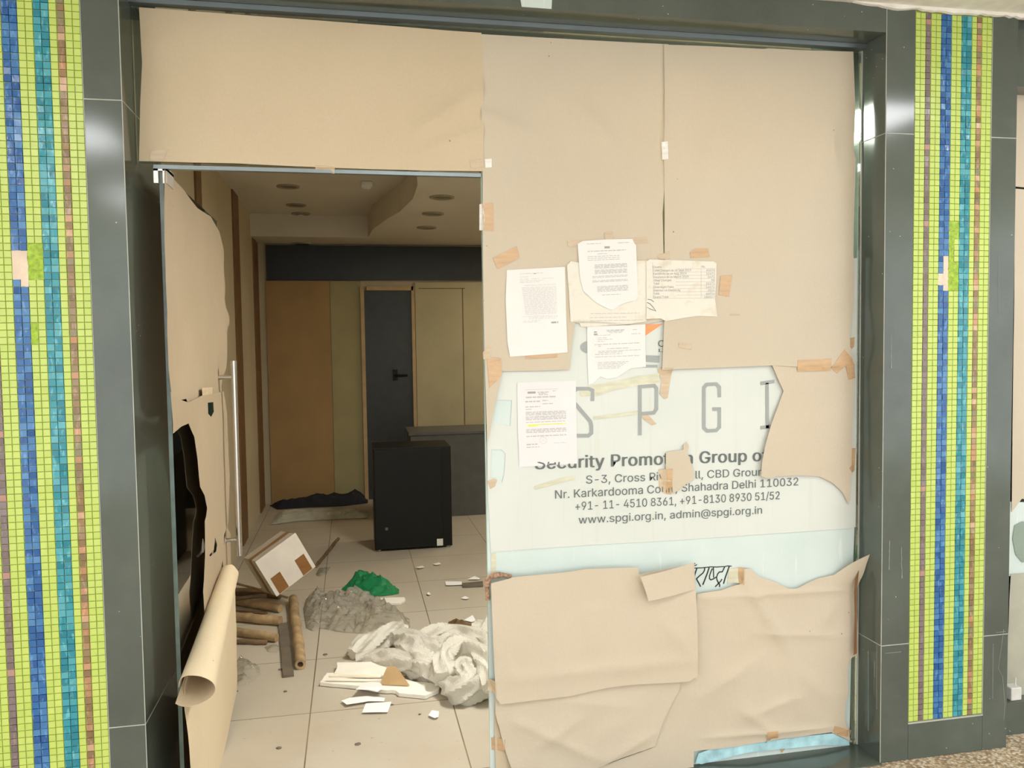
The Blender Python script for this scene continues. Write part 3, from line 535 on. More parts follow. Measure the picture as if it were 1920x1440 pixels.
  'N': (262, '30,0 30,254 68,254 172,91 174,87 178,82 181,75 185,69 189,61 194,53 198,45 203,36 207,27 202,27 202,36 201,45 200,54 200,63 200,71 200,79 199,97 199,254 232,254 232,0 193,0 101,145 89,165 84,173 79,181 74,191 54,226 60,227 61,192 62,164 62,145 62,0', '0,1,30 30,1,2 30,2,31 31,2,3 20,21,22 20,22,23 32,31,29 29,31,3 0,30,32 32,30,29 0,32,33 28,29,3 27,28,3 26,27,3 25,26,3 0,33,34 0,34,35 24,25,3 19,20,23 24,3,4 24,4,5 24,5,6 18,19,23 24,6,7 17,18,23 24,7,8 16,17,23 24,8,9 15,16,23 24,9,10 14,15,11 11,15,23 24,10,14 14,10,11 12,11,23 24,14,13 13,12,23 24,13,23'),
  'O': (267, '133,-3 112,-2 93,4 75,12 59,25 46,40 35,58 27,78 22,101 20,127 22,153 27,176 35,197 46,215 59,230 75,242 93,251 112,256 133,258 155,256 174,251 192,242 208,230 221,215 232,197 240,176 245,153 247,127 245,101 240,78 232,58 221,40 208,25 192,12 174,4 155,-2 133,26 148,28 162,32 175,38 186,47 196,58 204,72 210,88 214,106 215,127 214,148 210,166 204,182 196,196 186,207 175,216 162,223 148,227 133,228 119,227 105,223 92,216 81,207 71,196 63,182 57,166 53,148 52,127 53,106 57,88 63,72 71,58 81,47 92,38 105,32 119,28', '17,18,19 16,17,19 16,19,20 15,16,20 15,20,21 14,15,21 14,21,22 13,14,55 55,14,54 54,14,22 54,22,53 53,22,23 52,53,23 13,55,56 51,52,23 13,56,57 50,51,23 13,57,58 50,23,24 12,13,58 49,50,24 12,58,59 11,12,59 49,24,25 48,49,25 11,59,60 47,48,25 11,60,61 10,11,61 47,25,26 46,47,26 10,61,62 46,26,27 9,10,62 45,46,27 9,62,63 8,9,63 8,63,64 44,45,27 44,27,28 8,64,65 43,44,28 7,8,65 43,28,29 7,65,66 42,43,29 6,7,66 42,29,30 6,66,67 41,42,30 6,67,68 40,41,30 5,6,68 40,30,31 5,68,69 39,40,31 39,31,32 4,5,69 4,69,70 38,39,32 4,70,71 37,38,32 4,71,36 36,37,32 4,36,32 4,32,33 3,4,33 2,3,33 2,33,34 2,34,35 1,2,35 1,35,0'),
  'P': (222, '30,0 30,254 118,254 136,253 152,250 166,244 178,236 187,226 195,215 200,202 203,189 204,174 203,159 200,145 195,133 187,121 178,112 166,104 152,98 136,94 118,93 55,93 55,121 116,121 129,122 139,124 149,128 156,133 162,139 167,147 170,155 172,164 172,174 172,184 170,193 167,201 162,208 156,214 148,219 139,223 129,225 116,226 62,226 62,0', '0,1,42 42,1,2 42,2,3 42,3,4 42,4,5 42,5,6 42,6,7 42,7,41 41,7,40 40,7,8 0,42,22 22,42,43 39,40,8 38,39,8 37,38,8 37,8,9 36,37,9 35,36,9 35,9,10 34,35,10 33,34,10 33,10,11 32,33,11 31,32,11 31,11,12 30,31,12 30,12,13 29,30,13 28,29,13 28,13,14 27,28,14 26,27,14 26,14,15 25,26,15 24,25,15 23,24,15 23,15,16 0,22,21 43,22,23 43,23,20 20,23,16 20,16,17 20,17,18 20,18,19 0,21,20 0,20,43'),
  'R': (224, '30,0 30,254 118,254 136,253 153,250 167,244 178,237 188,227 195,217 200,204 204,191 205,176 204,161 200,148 195,136 188,125 178,116 166,109 152,103 136,100 118,99 48,99 48,128 117,128 129,128 140,130 149,133 156,138 162,143 167,150 170,158 172,167 173,176 172,186 170,194 167,202 162,209 156,215 149,220 140,223 129,225 116,226 62,226 62,0 177,0 115,115 151,115 214,0', '0,1,22 22,1,42 42,1,2 42,2,3 42,3,4 42,4,5 42,5,6 42,6,7 42,7,41 41,7,40 40,7,8 22,42,43 39,40,8 38,39,8 37,38,8 37,8,9 36,37,9 35,36,9 35,9,10 34,35,10 33,34,10 33,10,11 32,33,11 31,32,11 31,11,12 30,31,12 30,12,13 29,30,13 28,29,13 28,13,14 27,28,14 26,27,14 26,14,15 25,26,15 24,25,15 23,24,15 0,22,21 43,22,23 43,23,20 20,23,15 20,15,16 20,16,17 20,17,18 20,18,19 0,21,20 0,20,43 44,45,46 44,46,47'),
  'S': (223, '112,-4 94,-3 78,0 64,5 51,11 41,20 32,30 25,42 21,54 19,68 52,68 54,59 57,51 62,44 68,38 75,33 83,29 92,27 102,25 112,25 123,25 133,27 143,30 151,34 159,40 165,46 169,53 172,61 173,70 172,77 170,84 166,89 161,94 155,99 148,102 140,106 132,108 122,111 92,120 72,126 56,135 43,145 34,156 28,170 26,186 27,200 31,213 37,224 46,234 57,242 69,249 83,254 97,257 114,258 130,257 145,254 158,249 170,242 180,234 189,224 195,213 199,202 200,189 169,189 166,201 160,211 151,219 140,225 127,228 112,229 102,229 92,227 84,224 76,220 70,215 64,209 61,203 58,195 58,188 58,180 61,173 65,167 71,162 78,158 85,154 92,151 99,149 106,147 132,140 140,137 148,135 156,132 164,128 172,124 179,119 186,113 192,106 197,99 201,90 203,80 204,69 203,56 199,43 193,32 185,21 174,13 162,5 147,0 130,-3', '52,53,54 51,52,54 51,54,55 50,51,55 50,55,56 49,50,56 49,56,57 48,49,57 48,57,58 48,58,59 47,48,70 70,48,69 69,48,59 68,69,59 47,70,71 67,68,59 47,71,72 66,67,59 66,59,60 46,47,72 46,72,73 46,73,74 65,66,60 46,74,75 65,60,61 45,46,75 64,65,61 45,75,76 45,76,77 64,61,62 63,64,62 44,45,77 44,77,78 44,78,79 43,44,79 43,79,80 43,80,81 42,43,81 42,81,82 42,82,83 42,83,84 41,42,84 41,84,85 41,85,86 41,86,87 41,87,88 40,41,88 40,88,89 40,89,90 40,90,91 39,40,91 39,91,92 39,92,93 38,39,93 38,93,94 37,38,94 37,94,95 37,95,96 36,37,96 35,36,96 35,96,97 34,35,97 33,34,97 33,97,98 32,33,98 31,32,98 31,98,99 30,31,99 29,30,99 29,99,100 28,29,100 27,28,100 27,100,101 8,9,10 8,10,11 26,27,101 8,11,12 26,101,102 7,8,12 25,26,102 7,12,13 24,25,102 7,13,14 24,102,103 6,7,14 23,24,103 6,14,15 22,23,103 6,15,16 22,103,104 21,22,104 5,6,16 5,16,17 20,21,104 5,17,18 19,20,104 5,18,19 5,19,104 5,104,105 4,5,105 4,105,106 3,4,106 3,106,107 2,3,107 2,107,108 1,2,108 1,108,0'),
  'T': (224, '16,226 16,254 208,254 208,226 128,226 128,0 96,0 96,226', '0,1,2 0,2,3 7,0,3 6,7,4 4,7,3 6,4,5'),
  'a': (195, '80,-4 68,-4 57,-1 47,2 38,8 30,14 24,22 19,32 16,42 15,54 16,64 18,73 22,80 26,87 32,92 39,97 46,100 54,103 63,105 71,107 80,109 89,110 117,113 123,114 129,116 133,117 135,120 137,123 138,127 137,136 136,142 133,148 130,153 125,158 120,161 113,163 106,165 98,165 89,165 82,164 75,161 69,158 63,154 59,150 55,146 52,142 50,137 20,146 26,156 32,165 39,173 48,179 57,184 66,188 77,190 87,192 97,192 104,192 112,191 119,190 128,187 135,184 143,180 150,175 156,168 161,160 165,150 168,139 168,126 168,0 138,0 138,26 136,26 134,21 130,17 126,12 121,8 115,4 108,1 100,-2 90,-4 85,23 96,23 106,26 114,29 121,34 127,40 132,47 135,54 137,61 138,69 138,95 136,93 133,92 130,91 125,90 121,89 116,88 100,86 88,84 81,83 74,81 67,79 61,77 56,74 52,70 48,65 47,59 46,52 46,46 48,41 51,36 55,32 59,29 65,26 71,24 78,23', '55,56,57 55,57,58 54,55,58 54,58,59 53,54,59 53,59,60 52,53,60 52,60,61 52,61,62 51,52,62 51,62,63 50,51,63 50,63,64 49,50,64 49,64,37 37,64,36 36,64,65 48,49,38 38,49,37 48,38,39 35,36,65 48,39,40 34,35,65 48,40,41 33,34,65 33,65,66 48,41,42 32,33,66 47,48,42 47,42,43 31,32,66 31,66,67 47,43,44 30,31,67 47,44,45 46,47,45 29,30,67 29,67,68 28,29,68 27,28,68 27,68,69 26,27,69 25,26,69 24,25,91 91,25,69 23,24,91 22,23,91 21,22,91 20,21,91 19,20,91 18,19,91 17,18,91 16,17,91 15,16,91 14,15,91 14,91,92 90,91,69 14,92,93 14,93,94 13,14,94 13,94,95 13,95,96 13,96,97 13,97,98 12,13,98 12,98,99 12,99,100 12,100,101 12,101,102 11,12,102 11,102,103 11,103,104 11,104,105 10,11,105 10,105,106 89,90,69 10,106,107 9,10,107 88,89,69 9,107,108 8,9,108 87,88,69 8,108,109 86,87,69 8,109,110 7,8,110 7,110,111 85,86,71 71,86,69 7,111,112 84,85,71 7,112,113 6,7,113 83,84,72 72,84,71 6,113,114 6,114,115 83,72,73 70,71,69 82,83,73 6,115,116 81,82,73 6,116,81 6,81,73 5,6,73 5,73,74 5,74,75 4,5,75 4,75,76 4,76,77 3,4,77 3,77,78 2,3,78 2,78,79 1,2,79 1,79,80 0,1,80'),
  'c': (198, '104,-4 87,-3 72,1 58,8 46,17 36,29 28,43 22,58 18,75 17,94 18,113 22,130 28,146 36,159 46,171 58,180 72,187 87,191 104,192 113,192 122,191 130,189 138,186 146,182 153,178 159,173 165,167 170,161 174,154 178,146 181,138 151,131 150,136 148,140 145,145 142,149 139,152 135,155 131,158 126,161 121,162 116,164 110,165 104,165 92,164 81,161 73,155 65,148 59,139 54,129 51,118 49,106 48,94 49,81 51,70 54,59 59,49 65,40 73,33 81,28 92,24 104,23 110,24 116,24 121,26 126,28 131,30 135,33 139,36 143,40 146,44 148,49 150,54 152,59 181,51 179,43 175,35 171,28 165,22 160,16 153,11 146,6 138,3 130,0 122,-2 113,-4', '17,18,19 17,19,20 16,17,20 16,20,21 16,21,22 15,16,22 15,22,23 15,23,24 14,15,24 14,24,25 14,25,26 13,14,43 43,14,26 43,26,42 42,26,27 13,43,44 41,42,27 13,44,45 40,41,27 39,40,27 39,27,28 13,45,46 38,39,28 12,13,46 37,38,28 36,37,28 12,46,47 36,28,29 35,36,29 34,35,29 12,47,48 34,29,30 11,12,48 33,34,30 32,33,30 11,48,49 32,30,31 10,11,49 10,49,50 10,50,51 9,10,51 9,51,52 8,9,52 8,52,53 8,53,54 7,8,54 7,54,55 7,55,56 72,73,74 6,7,56 71,72,74 71,74,75 70,71,75 6,56,57 69,70,75 69,75,76 5,6,57 5,57,58 68,69,76 67,68,76 67,76,77 66,67,77 5,58,59 65,66,77 4,5,59 65,77,78 64,65,78 4,59,60 63,64,78 62,63,78 4,60,61 61,62,78 4,61,78 4,78,79 3,4,79 3,79,80 3,80,81 2,3,81 2,81,82 2,82,83 1,2,83 1,83,84 1,84,85 0,1,85'),
  'd': (212, '98,-4 82,-3 68,1 56,8 44,17 35,29 27,42 22,58 18,75 17,94 18,113 22,131 27,146 35,160 45,171 56,180 69,187 83,191 98,192 109,192 118,190 126,186 133,182 139,178 144,173 147,168 151,164 153,160 155,160 155,254 186,254 186,0 156,0 156,29 153,29 151,25 147,21 143,16 139,11 133,6 126,2 118,-1 109,-3 102,23 113,24 123,27 132,32 139,39 145,48 150,58 153,69 155,81 156,95 155,108 153,120 150,131 145,141 139,149 132,156 123,161 113,164 102,165 91,164 81,161 72,156 65,149 59,140 54,131 51,120 49,108 48,95 49,82 51,70 54,58 59,48 65,40 73,33 81,28 91,24', '28,29,30 28,30,31 17,18,19 17,19,20 16,17,20 16,20,21 15,16,21 15,21,22 15,22,23 14,15,23 14,23,24 14,24,25 13,14,61 61,14,25 61,25,26 13,61,62 60,61,26 59,60,26 13,62,63 59,26,27 58,59,27 13,63,64 12,13,64 58,27,28 58,28,57 57,28,56 56,28,55 55,28,54 54,28,31 12,64,65 12,65,66 11,12,66 11,66,67 10,11,67 10,67,68 53,54,31 10,68,69 9,10,69 52,53,31 9,69,70 9,70,71 51,52,31 8,9,71 8,71,72 50,51,31 7,8,72 7,72,73 49,50,31 7,73,74 6,7,74 48,49,31 6,74,75 47,48,33 33,48,31 5,6,75 5,75,76 46,47,33 5,76,77 45,46,34 34,46,33 45,34,35 32,33,31 4,5,77 4,77,78 44,45,35 44,35,36 4,78,43 43,44,36 4,43,36 4,36,37 3,4,37 3,37,38 3,38,39 2,3,39 2,39,40 2,40,41 1,2,41 1,41,42 0,1,42'),
  'e': (202, '106,-4 88,-3 73,1 58,8 46,17 36,29 28,42 22,58 18,75 17,93 18,112 22,129 28,145 36,159 46,170 58,180 71,187 86,191 103,192 113,192 123,190 133,187 142,183 151,177 160,170 167,162 173,152 179,141 182,128 185,113 186,97 186,85 37,85 37,110 169,110 155,101 154,113 152,124 149,134 144,143 138,151 131,157 123,161 113,164 103,165 92,164 82,161 73,157 66,151 59,143 54,135 51,125 49,116 48,105 48,89 49,75 51,64 55,53 61,44 67,37 76,31 85,26 95,24 106,23 114,23 120,25 127,26 133,29 138,32 143,36 147,41 150,47 153,53 182,45 179,36 174,27 168,20 160,13 151,7 141,2 130,-1 119,-3', '17,18,19 17,19,20 16,17,20 16,20,21 16,21,22 15,16,22 15,22,23 14,15,23 14,23,24 14,24,25 13,14,45 45,14,44 44,14,25 43,44,25 42,43,25 13,45,46 42,25,26 41,42,26 13,46,47 12,13,47 40,41,26 12,47,48 40,26,27 39,40,27 12,48,49 11,12,49 11,49,50 38,39,27 38,27,28 11,50,51 37,38,28 10,11,51 37,28,29 10,51,52 36,37,29 10,52,33 33,52,53 36,29,34 34,29,30 35,36,34 9,10,33 9,33,32 53,33,34 53,34,30 54,53,30 54,30,31 8,9,32 55,54,31 8,32,31 8,31,55 8,55,56 7,8,56 7,56,57 6,7,57 6,57,58 71,72,73 70,71,73 70,73,74 6,58,59 5,6,59 69,70,74 5,59,60 68,69,74 68,74,75 67,68,75 5,60,61 66,67,75 4,5,61 66,75,76 4,61,62 65,66,76 64,65,76 4,62,63 63,64,76 4,63,76 4,76,77 3,4,77 3,77,78 2,3,78 2,78,79 2,79,80 1,2,80 1,80,81 0,1,81'),
  'f': (127, '114,190 114,164 3,164 3,190 40,0 40,216 41,226 44,235 48,243 53,250 60,255 68,259 76,262 85,264 94,265 100,265 106,264 111,263 115,262 119,261 121,260 114,234 107,236 105,237 101,237 97,237 89,236 82,234 77,230 74,225 72,218 71,209 71,0', '2,3,0 2,0,1 13,14,15 13,15,16 12,13,16 12,16,17 12,17,18 11,12,18 11,18,19 11,19,20 11,20,21 10,11,21 9,10,22 22,10,21 8,9,23 23,9,22 7,8,25 25,8,24 24,8,23 7,25,26 7,26,27 6,7,27 6,27,28 6,28,29 5,6,29 5,29,30 5,30,31 4,5,31 4,31,32'),
  'g': (213, '103,-75 90,-75 78,-73 67,-70 57,-66 49,-61 41,-55 35,-49 30,-42 25,-35 51,-20 54,-24 57,-29 61,-33 65,-37 71,-41 77,-44 85,-47 93,-48 103,-49 118,-47 130,-44 141,-38 149,-29 154,-17 156,-3 156,34 153,34 150,30 147,26 143,21 139,16 133,12 126,8 118,5 109,3 97,2 83,4 69,7 56,13 45,22 35,32 28,45 22,60 18,77 17,96 18,114 22,131 27,147 35,160 45,171 56,180 69,187 83,191 98,192 109,192 119,190 127,186 134,182 139,178 144,173 148,168 151,164 154,159 157,159 157,190 186,190 186,-4 185,-20 181,-33 175,-45 167,-54 157,-62 145,-68 132,-72 118,-74 102,30 113,30 123,33 132,38 139,44 145,51 150,61 153,71 156,83 156,96 156,109 153,121 150,132 145,141 139,150 132,156 123,161 114,164 102,165 91,164 81,161 73,156 65,149 59,141 54,131 51,120 49,109 48,96 49,84 51,72 54,61 59,52 65,44 73,38 81,33 91,30', '53,54,55 53,55,56 52,53,56 64,65,66 64,66,67 52,56,57 51,52,57 51,57,58 51,58,59 50,51,59 50,59,60 50,60,61 49,50,94 94,50,61 94,61,62 49,94,95 93,94,62 92,93,62 49,95,96 92,62,63 91,92,63 49,96,97 48,49,97 91,63,64 91,64,90 90,64,89 89,64,88 88,64,87 87,64,67 48,97,98 48,98,99 47,48,99 47,99,100 46,47,100 46,100,101 86,87,67 46,101,102 45,46,102 85,86,67 45,102,103 45,103,104 84,85,67 44,45,104 44,104,105 83,84,67 43,44,105 43,105,106 82,83,67 43,106,107 81,82,67 42,43,107 42,107,108 80,81,26 26,81,67 41,42,108 41,108,109 79,80,26 41,109,110 78,79,27 27,79,26 78,27,28 25,26,67 41,110,111 77,78,28 40,41,111 40,111,76 76,77,28 76,28,29 40,76,29 40,29,30 39,40,30 39,30,31 39,31,32 38,39,32 38,32,33 38,33,34 37,38,34 37,34,35 36,37,35 24,25,67 24,67,68 23,24,68 23,68,69 9,10,11 9,11,12 9,12,13 22,23,69 9,13,14 22,69,70 8,9,14 8,14,15 21,22,70 8,15,16 7,8,16 20,21,70 7,16,17 20,70,71 7,17,18 19,20,71 7,18,19 7,19,71 6,7,71 6,71,72 5,6,72 4,5,72 4,72,73 3,4,73 3,73,74 2,3,74 2,74,75 1,2,75 1,75,0'),
  'h': (205, '57,113 57,0 26,0 26,254 57,254 57,144 51,144 58,159 66,172 76,181 87,187 100,191 114,192 126,191 137,189 148,184 157,178 164,170 170,160 175,149 178,135 179,120 179,0 148,0 148,118 147,131 143,143 136,152 128,159 117,163 105,165 96,164 88,162 80,159 74,154 68,148 63,141 60,133 58,124', '2,3,4 2,4,6 6,4,5 11,12,13 11,13,14 10,11,14 10,14,15 9,10,15 9,15,16 8,9,16 8,16,17 7,8,31 31,8,17 31,17,30 30,17,18 29,30,18 7,31,32 28,29,18 7,32,33 28,18,19 6,7,33 27,28,19 6,33,34 6,34,35 26,27,19 26,19,20 6,35,36 2,6,37 37,6,36 25,26,20 25,20,21 2,37,38 24,25,21 2,38,0 24,21,22 23,24,22 2,0,1'),
  'i': (83, '26,0 26,190 57,190 57,0 42,221 36,222 31,224 27,227 23,231 21,236 21,242 21,247 23,252 27,256 31,259 36,261 42,262 47,261 52,259 57,256 60,252 62,247 63,242 62,236 60,231 57,227 52,224 47,222', '0,1,2 0,2,3 15,16,17 14,15,17 14,17,18 13,14,18 13,18,19 12,13,19 12,19,20 11,12,20 11,20,21 10,11,21 10,21,22 9,10,22 9,22,23 8,9,23 8,23,24 7,8,24 7,24,25 6,7,25 6,25,26 6,26,27 5,6,27 4,5,27'),
  'k': (190, '55,68 55,106 60,106 142,190 180,190 92,100 89,100 26,0 26,254 57,254 57,0 147,0 74,93 96,114 186,0', '2,3,4 2,4,5 0,1,2 0,2,6 6,2,5 7,8,9 7,9,10 12,13,14 11,12,14'),
  'l': (95, '70,-1 56,0 45,4 37,10 31,19 27,29 26,42 26,254 57,254 57,49 57,42 58,35 60,31 63,28 67,27 73,26 80,26 85,27 90,1 81,0 77,-1 73,-1', '6,7,8 6,8,9 6,9,10 5,6,10 5,10,11 5,11,12 5,12,13 4,5,13 4,13,14 16,17,18 4,14,15 15,16,18 4,15,18 3,4,18 2,3,18 1,2,18 1,18,19 0,1,19 0,19,20 0,20,21'),
  'm': (305, '26,0 26,190 56,190 56,148 54,148 57,157 61,166 66,173 72,179 79,184 86,188 94,191 102,193 110,193 123,192 134,187 144,180 151,171 157,160 160,147 156,147 159,156 163,164 169,172 175,178 182,183 190,187 199,191 208,192 218,193 229,192 239,190 249,186 257,180 264,173 270,164 275,154 278,141 278,128 278,0 248,0 248,127 247,139 243,149 236,156 228,161 219,164 209,165 201,165 194,163 187,160 181,156 177,151 173,145 170,139 168,131 168,124 168,0 137,0 137,130 136,140 132,148 126,156 119,161 110,164 100,165 92,165 85,163 79,160 73,156 67,151 63,145 60,137 58,129 57,119 57,0', '12,13,14 28,29,30 11,12,14 27,28,30 27,30,31 11,14,15 10,11,15 26,27,31 26,31,32 0,1,2 0,2,4 4,2,3 9,10,15 25,26,32 9,15,16 25,32,33 8,9,16 24,25,33 8,16,17 24,33,34 7,8,17 23,24,34 23,34,35 6,7,17 22,23,47 47,23,35 6,17,65 65,17,18 5,6,66 66,6,65 64,65,18 22,47,48 46,47,35 5,66,67 22,48,49 21,22,49 45,46,35 45,35,36 63,64,18 5,67,68 21,49,50 44,45,36 62,63,18 5,68,69 62,18,19 21,50,51 4,5,69 43,44,36 20,21,51 4,69,70 20,51,52 61,62,19 43,36,37 20,52,53 4,70,71 42,43,37 60,61,20 20,61,19 0,4,72 72,4,71 60,20,53 60,53,54 42,37,38 59,60,54 41,42,38 59,54,55 0,72,73 59,55,56 58,59,56 0,73,74 41,38,39 40,41,39 58,56,57 0,74,75'),
  'n': (205, '57,113 57,0 26,0 26,190 56,190 56,144 51,144 58,159 66,172 76,181 87,187 100,191 114,192 126,191 137,189 147,184 156,178 164,170 170,160 175,149 178,135 179,120 179,0 148,0 148,118 147,131 143,143 136,152 128,159 117,163 105,165 96,164 88,162 80,159 74,154 68,148 63,141 60,133 58,124', '11,12,13 11,13,14 10,11,14 2,3,4 2,4,6 6,4,5 10,14,15 9,10,15 9,15,16 8,9,16 8,16,17 7,8,31 31,8,17 31,17,30 30,17,18 29,30,18 7,31,32 28,29,18 7,32,33 28,18,19 6,7,33 27,28,19 6,33,34 6,34,35 26,27,19 26,19,20 6,35,36 2,6,37 37,6,36 25,26,20 25,20,21 2,37,38 24,25,21 2,38,0 24,21,22 23,24,22 2,0,1'),
  'o': (208, '104,-4 87,-3 72,1 58,8 46,17 36,29 28,43 22,58 18,75 17,94 18,113 22,130 28,146 36,159 46,171 58,180 72,187 87,191 104,192 120,191 136,187 149,180 161,171 171,159 180,146 186,130 189,113 191,94 189,75 186,58 180,43 171,29 161,17 149,8 136,1 120,-3 104,23 116,24 126,28 135,33 143,40 149,49 154,59 157,70 159,81 160,94 159,106 157,118 154,129 149,139 143,148 135,155 126,161 116,164 104,165 92,164 81,161 73,155 65,148 59,139 54,129 51,118 49,106 48,94 49,81 51,70 54,59 59,49 65,40 73,33 81,28 92,24', '17,18,19 16,17,19 16,19,20 16,20,21 15,16,21 14,15,21 14,21,22 14,22,23 13,14,54 54,14,23 13,54,55 53,54,23 13,55,56 52,53,23 13,56,57 51,52,23 12,13,57 51,23,24 12,57,58 50,51,24 12,58,59 49,50,24 11,12,59 49,24,25 11,59,60 48,49,25 10,11,60 48,25,26 10,60,61 47,48,26 10,61,62 46,47,26 9,10,62 46,26,27 9,62,63 45,46,27 8,9,63 8,63,64 44,45,27 44,27,28 8,64,65 43,44,28 7,8,65 43,28,29 7,65,66 42,43,29 7,66,67 41,42,29 41,29,30 6,7,67 6,67,68 40,41,30 5,6,68 40,30,31 5,68,69 39,40,31 5,69,70 38,39,31 4,5,70 38,31,32 4,70,71 37,38,32 4,71,36 36,37,32 4,36,32 3,4,32 3,32,33 2,3,33 2,33,34 1,2,34 1,34,35 0,1,35'),
  'p': (212, '26,-71 26,190 56,190 56,160 59,160 62,164 65,168 69,173 73,178 79,182 86,186 94,190 103,192 115,192 130,191 144,187 156,180 168,171 177,160 185,146 191,131 194,113 195,94 194,75 191,58 185,42 177,29 168,17 157,8 144,1 130,-3 115,-4 104,-3 94,-1 86,2 79,6 74,11 69,16 65,21 62,25 59,29 57,29 57,-71 110,23 121,24 131,28 140,33 147,40 153,48 158,58 161,70 163,82 164,95 163,108 161,120 158,131 153,140 147,149 140,156 131,161 121,164 110,165 99,164 89,161 81,156 73,149 67,141 62,131 59,120 57,108 56,95 57,81 59,69 63,58 67,48 73,39 81,32 89,27 99,24', '12,13,14 11,12,14 11,14,15 0,1,2 0,2,3 10,11,15 10,15,16 9,10,16 8,9,16 8,16,17 7,8,17 6,7,17 6,17,61 61,17,18 5,6,61 5,61,62 60,61,18 5,62,63 59,60,18 4,5,63 4,63,64 58,59,18 58,18,19 0,3,4 0,4,68 68,4,67 67,4,66 66,4,65 65,4,64 57,58,19 56,57,19 56,19,20 55,56,20 55,20,21 54,55,21 0,68,69 53,54,21 53,21,22 0,69,70 52,53,22 0,70,71 51,52,22 51,22,23 50,51,23 0,71,72 50,23,24 49,50,24 0,72,73 48,49,24 48,24,25 0,73,41 41,73,74 47,48,25 41,74,75 47,25,26 46,47,26 41,75,76 45,46,26 41,76,40 40,76,77 0,41,42 39,40,77 45,26,27 44,45,27 39,77,78 38,39,78 43,44,27 38,78,43 38,43,27 37,38,27 37,27,28 36,37,28 35,36,28 35,28,29 34,35,29 33,34,29 33,29,30 32,33,30 32,30,31'),
  'r': (130, '26,0 26,190 56,190 56,160 58,160 62,169 68,177 76,184 85,188 96,191 107,192 115,192 122,192 122,161 115,162 111,163 107,163 103,163 95,162 87,160 80,157 73,153 67,148 63,142 60,135 58,127 57,118 57,0', '9,10,11 9,11,12 9,12,13 8,9,13 0,1,2 0,2,3 7,8,13 6,7,13 5,6,14 14,6,13 4,5,17 17,5,16 16,5,15 15,5,14 4,17,18 4,18,19 0,3,4 0,4,25 25,4,24 24,4,23 23,4,22 22,4,21 21,4,20 20,4,19 0,25,26 0,26,27'),
  's': (182, '91,-4 78,-3 67,-2 56,2 46,6 38,12 31,19 25,27 21,37 18,47 47,53 50,44 55,36 62,30 70,26 80,24 91,23 103,24 113,26 122,31 129,37 133,44 134,51 133,58 131,63 127,68 122,72 115,75 106,78 75,85 59,90 46,96 36,104 29,113 25,124 23,137 24,147 27,157 33,166 39,173 48,180 58,185 69,189 81,191 94,192 106,192 117,190 127,186 136,182 143,176 149,170 155,162 159,154 162,145 134,139 131,146 127,152 121,158 114,163 105,165 94,166 83,165 74,163 65,158 59,153 56,146 54,139 55,132 58,126 62,122 68,118 76,114 86,111 115,105 131,100 143,93 153,86 160,76 164,66 166,53 165,43 161,33 156,24 149,16 140,9 130,3 118,-1 105,-3', '43,44,45 43,45,46 42,43,46 42,46,47 41,42,47 41,47,48 40,41,48 40,48,49 39,40,49 39,49,50 38,39,50 38,50,60 60,50,51 38,60,61 59,60,51 37,38,61 37,61,62 58,59,51 37,62,63 57,58,51 57,51,52 37,63,64 56,57,52 36,37,64 56,52,53 36,64,65 55,56,53 35,36,65 35,65,66 54,55,53 35,66,67 34,35,67 34,67,68 34,68,69 33,34,69 33,69,70 33,70,71 33,71,72 32,33,72 32,72,73 32,73,74 31,32,74 31,74,75 30,31,75 30,75,76 29,30,76 29,76,77 28,29,77 27,28,77 27,77,78 26,27,78 25,26,78 24,25,78 24,78,79 23,24,79 22,23,79 9,10,11 22,79,80 21,22,80 8,9,11 20,21,80 8,11,12 20,80,81 19,20,81 7,8,12 7,12,13 19,81,82 18,19,82 7,13,14 6,7,14 17,18,82 6,14,15 16,17,82 16,82,83 6,15,16 6,16,83 5,6,83 5,83,84 4,5,84 4,84,85 3,4,85 3,85,86 2,3,86 2,86,87 1,2,87 1,87,0'),
  't': (114, '102,190 102,164 3,164 3,190 32,236 63,236 63,49 64,41 65,35 68,31 72,27 78,26 85,25 93,26 101,27 107,1 103,0 100,-1 96,-1 92,-2 88,-2 84,-2 69,-1 56,4 46,11 38,20 34,32 32,46', '2,3,0 2,0,1 27,4,5 27,5,6 27,6,7 26,27,7 26,7,8 26,8,9 25,26,9 25,9,10 25,10,11 13,14,15 25,11,12 12,13,15 25,12,15 24,25,15 23,24,15 22,23,15 22,15,16 22,16,17 21,22,17 21,17,18 21,18,19 21,19,20'),
  'u': (205, '91,-3 79,-2 68,1 57,5 48,12 41,20 35,29 30,41 27,54 26,69 26,190 57,190 57,72 58,58 62,47 68,37 77,31 88,26 100,25 109,26 117,28 125,31 131,36 137,41 142,48 145,57 147,66 148,76 148,190 179,190 179,0 149,0 149,46 154,46 147,30 139,18 129,8 117,2 105,-1', '9,10,11 9,11,12 27,28,29 27,29,30 26,27,30 9,12,13 8,9,13 25,26,33 33,26,30 8,13,14 24,25,33 7,8,14 23,24,32 32,24,33 7,14,15 23,32,34 34,32,31 34,33,30 22,23,34 6,7,15 6,15,16 21,22,34 20,21,34 6,16,17 20,34,35 31,34,30 5,6,17 19,20,35 5,17,18 18,19,35 5,18,35 4,5,35 4,35,36 3,4,36 3,36,37 2,3,37 2,37,38 1,2,38 1,38,0'),
  'v': (195, '81,0 9,190 42,190 83,78 87,66 90,55 93,43 97,32 100,21 103,10 92,10 95,21 98,32 101,43 105,55 108,66 112,78 152,190 186,190 113,0', '0,1,2 0,2,3 16,17,18 16,18,19 0,3,4 15,16,19 0,4,5 14,15,19 13,14,19 0,5,6 0,6,7 12,13,19 0,7,11 11,7,8 11,12,8 8,12,19 0,11,10 9,8,19 0,10,9 0,9,19'),
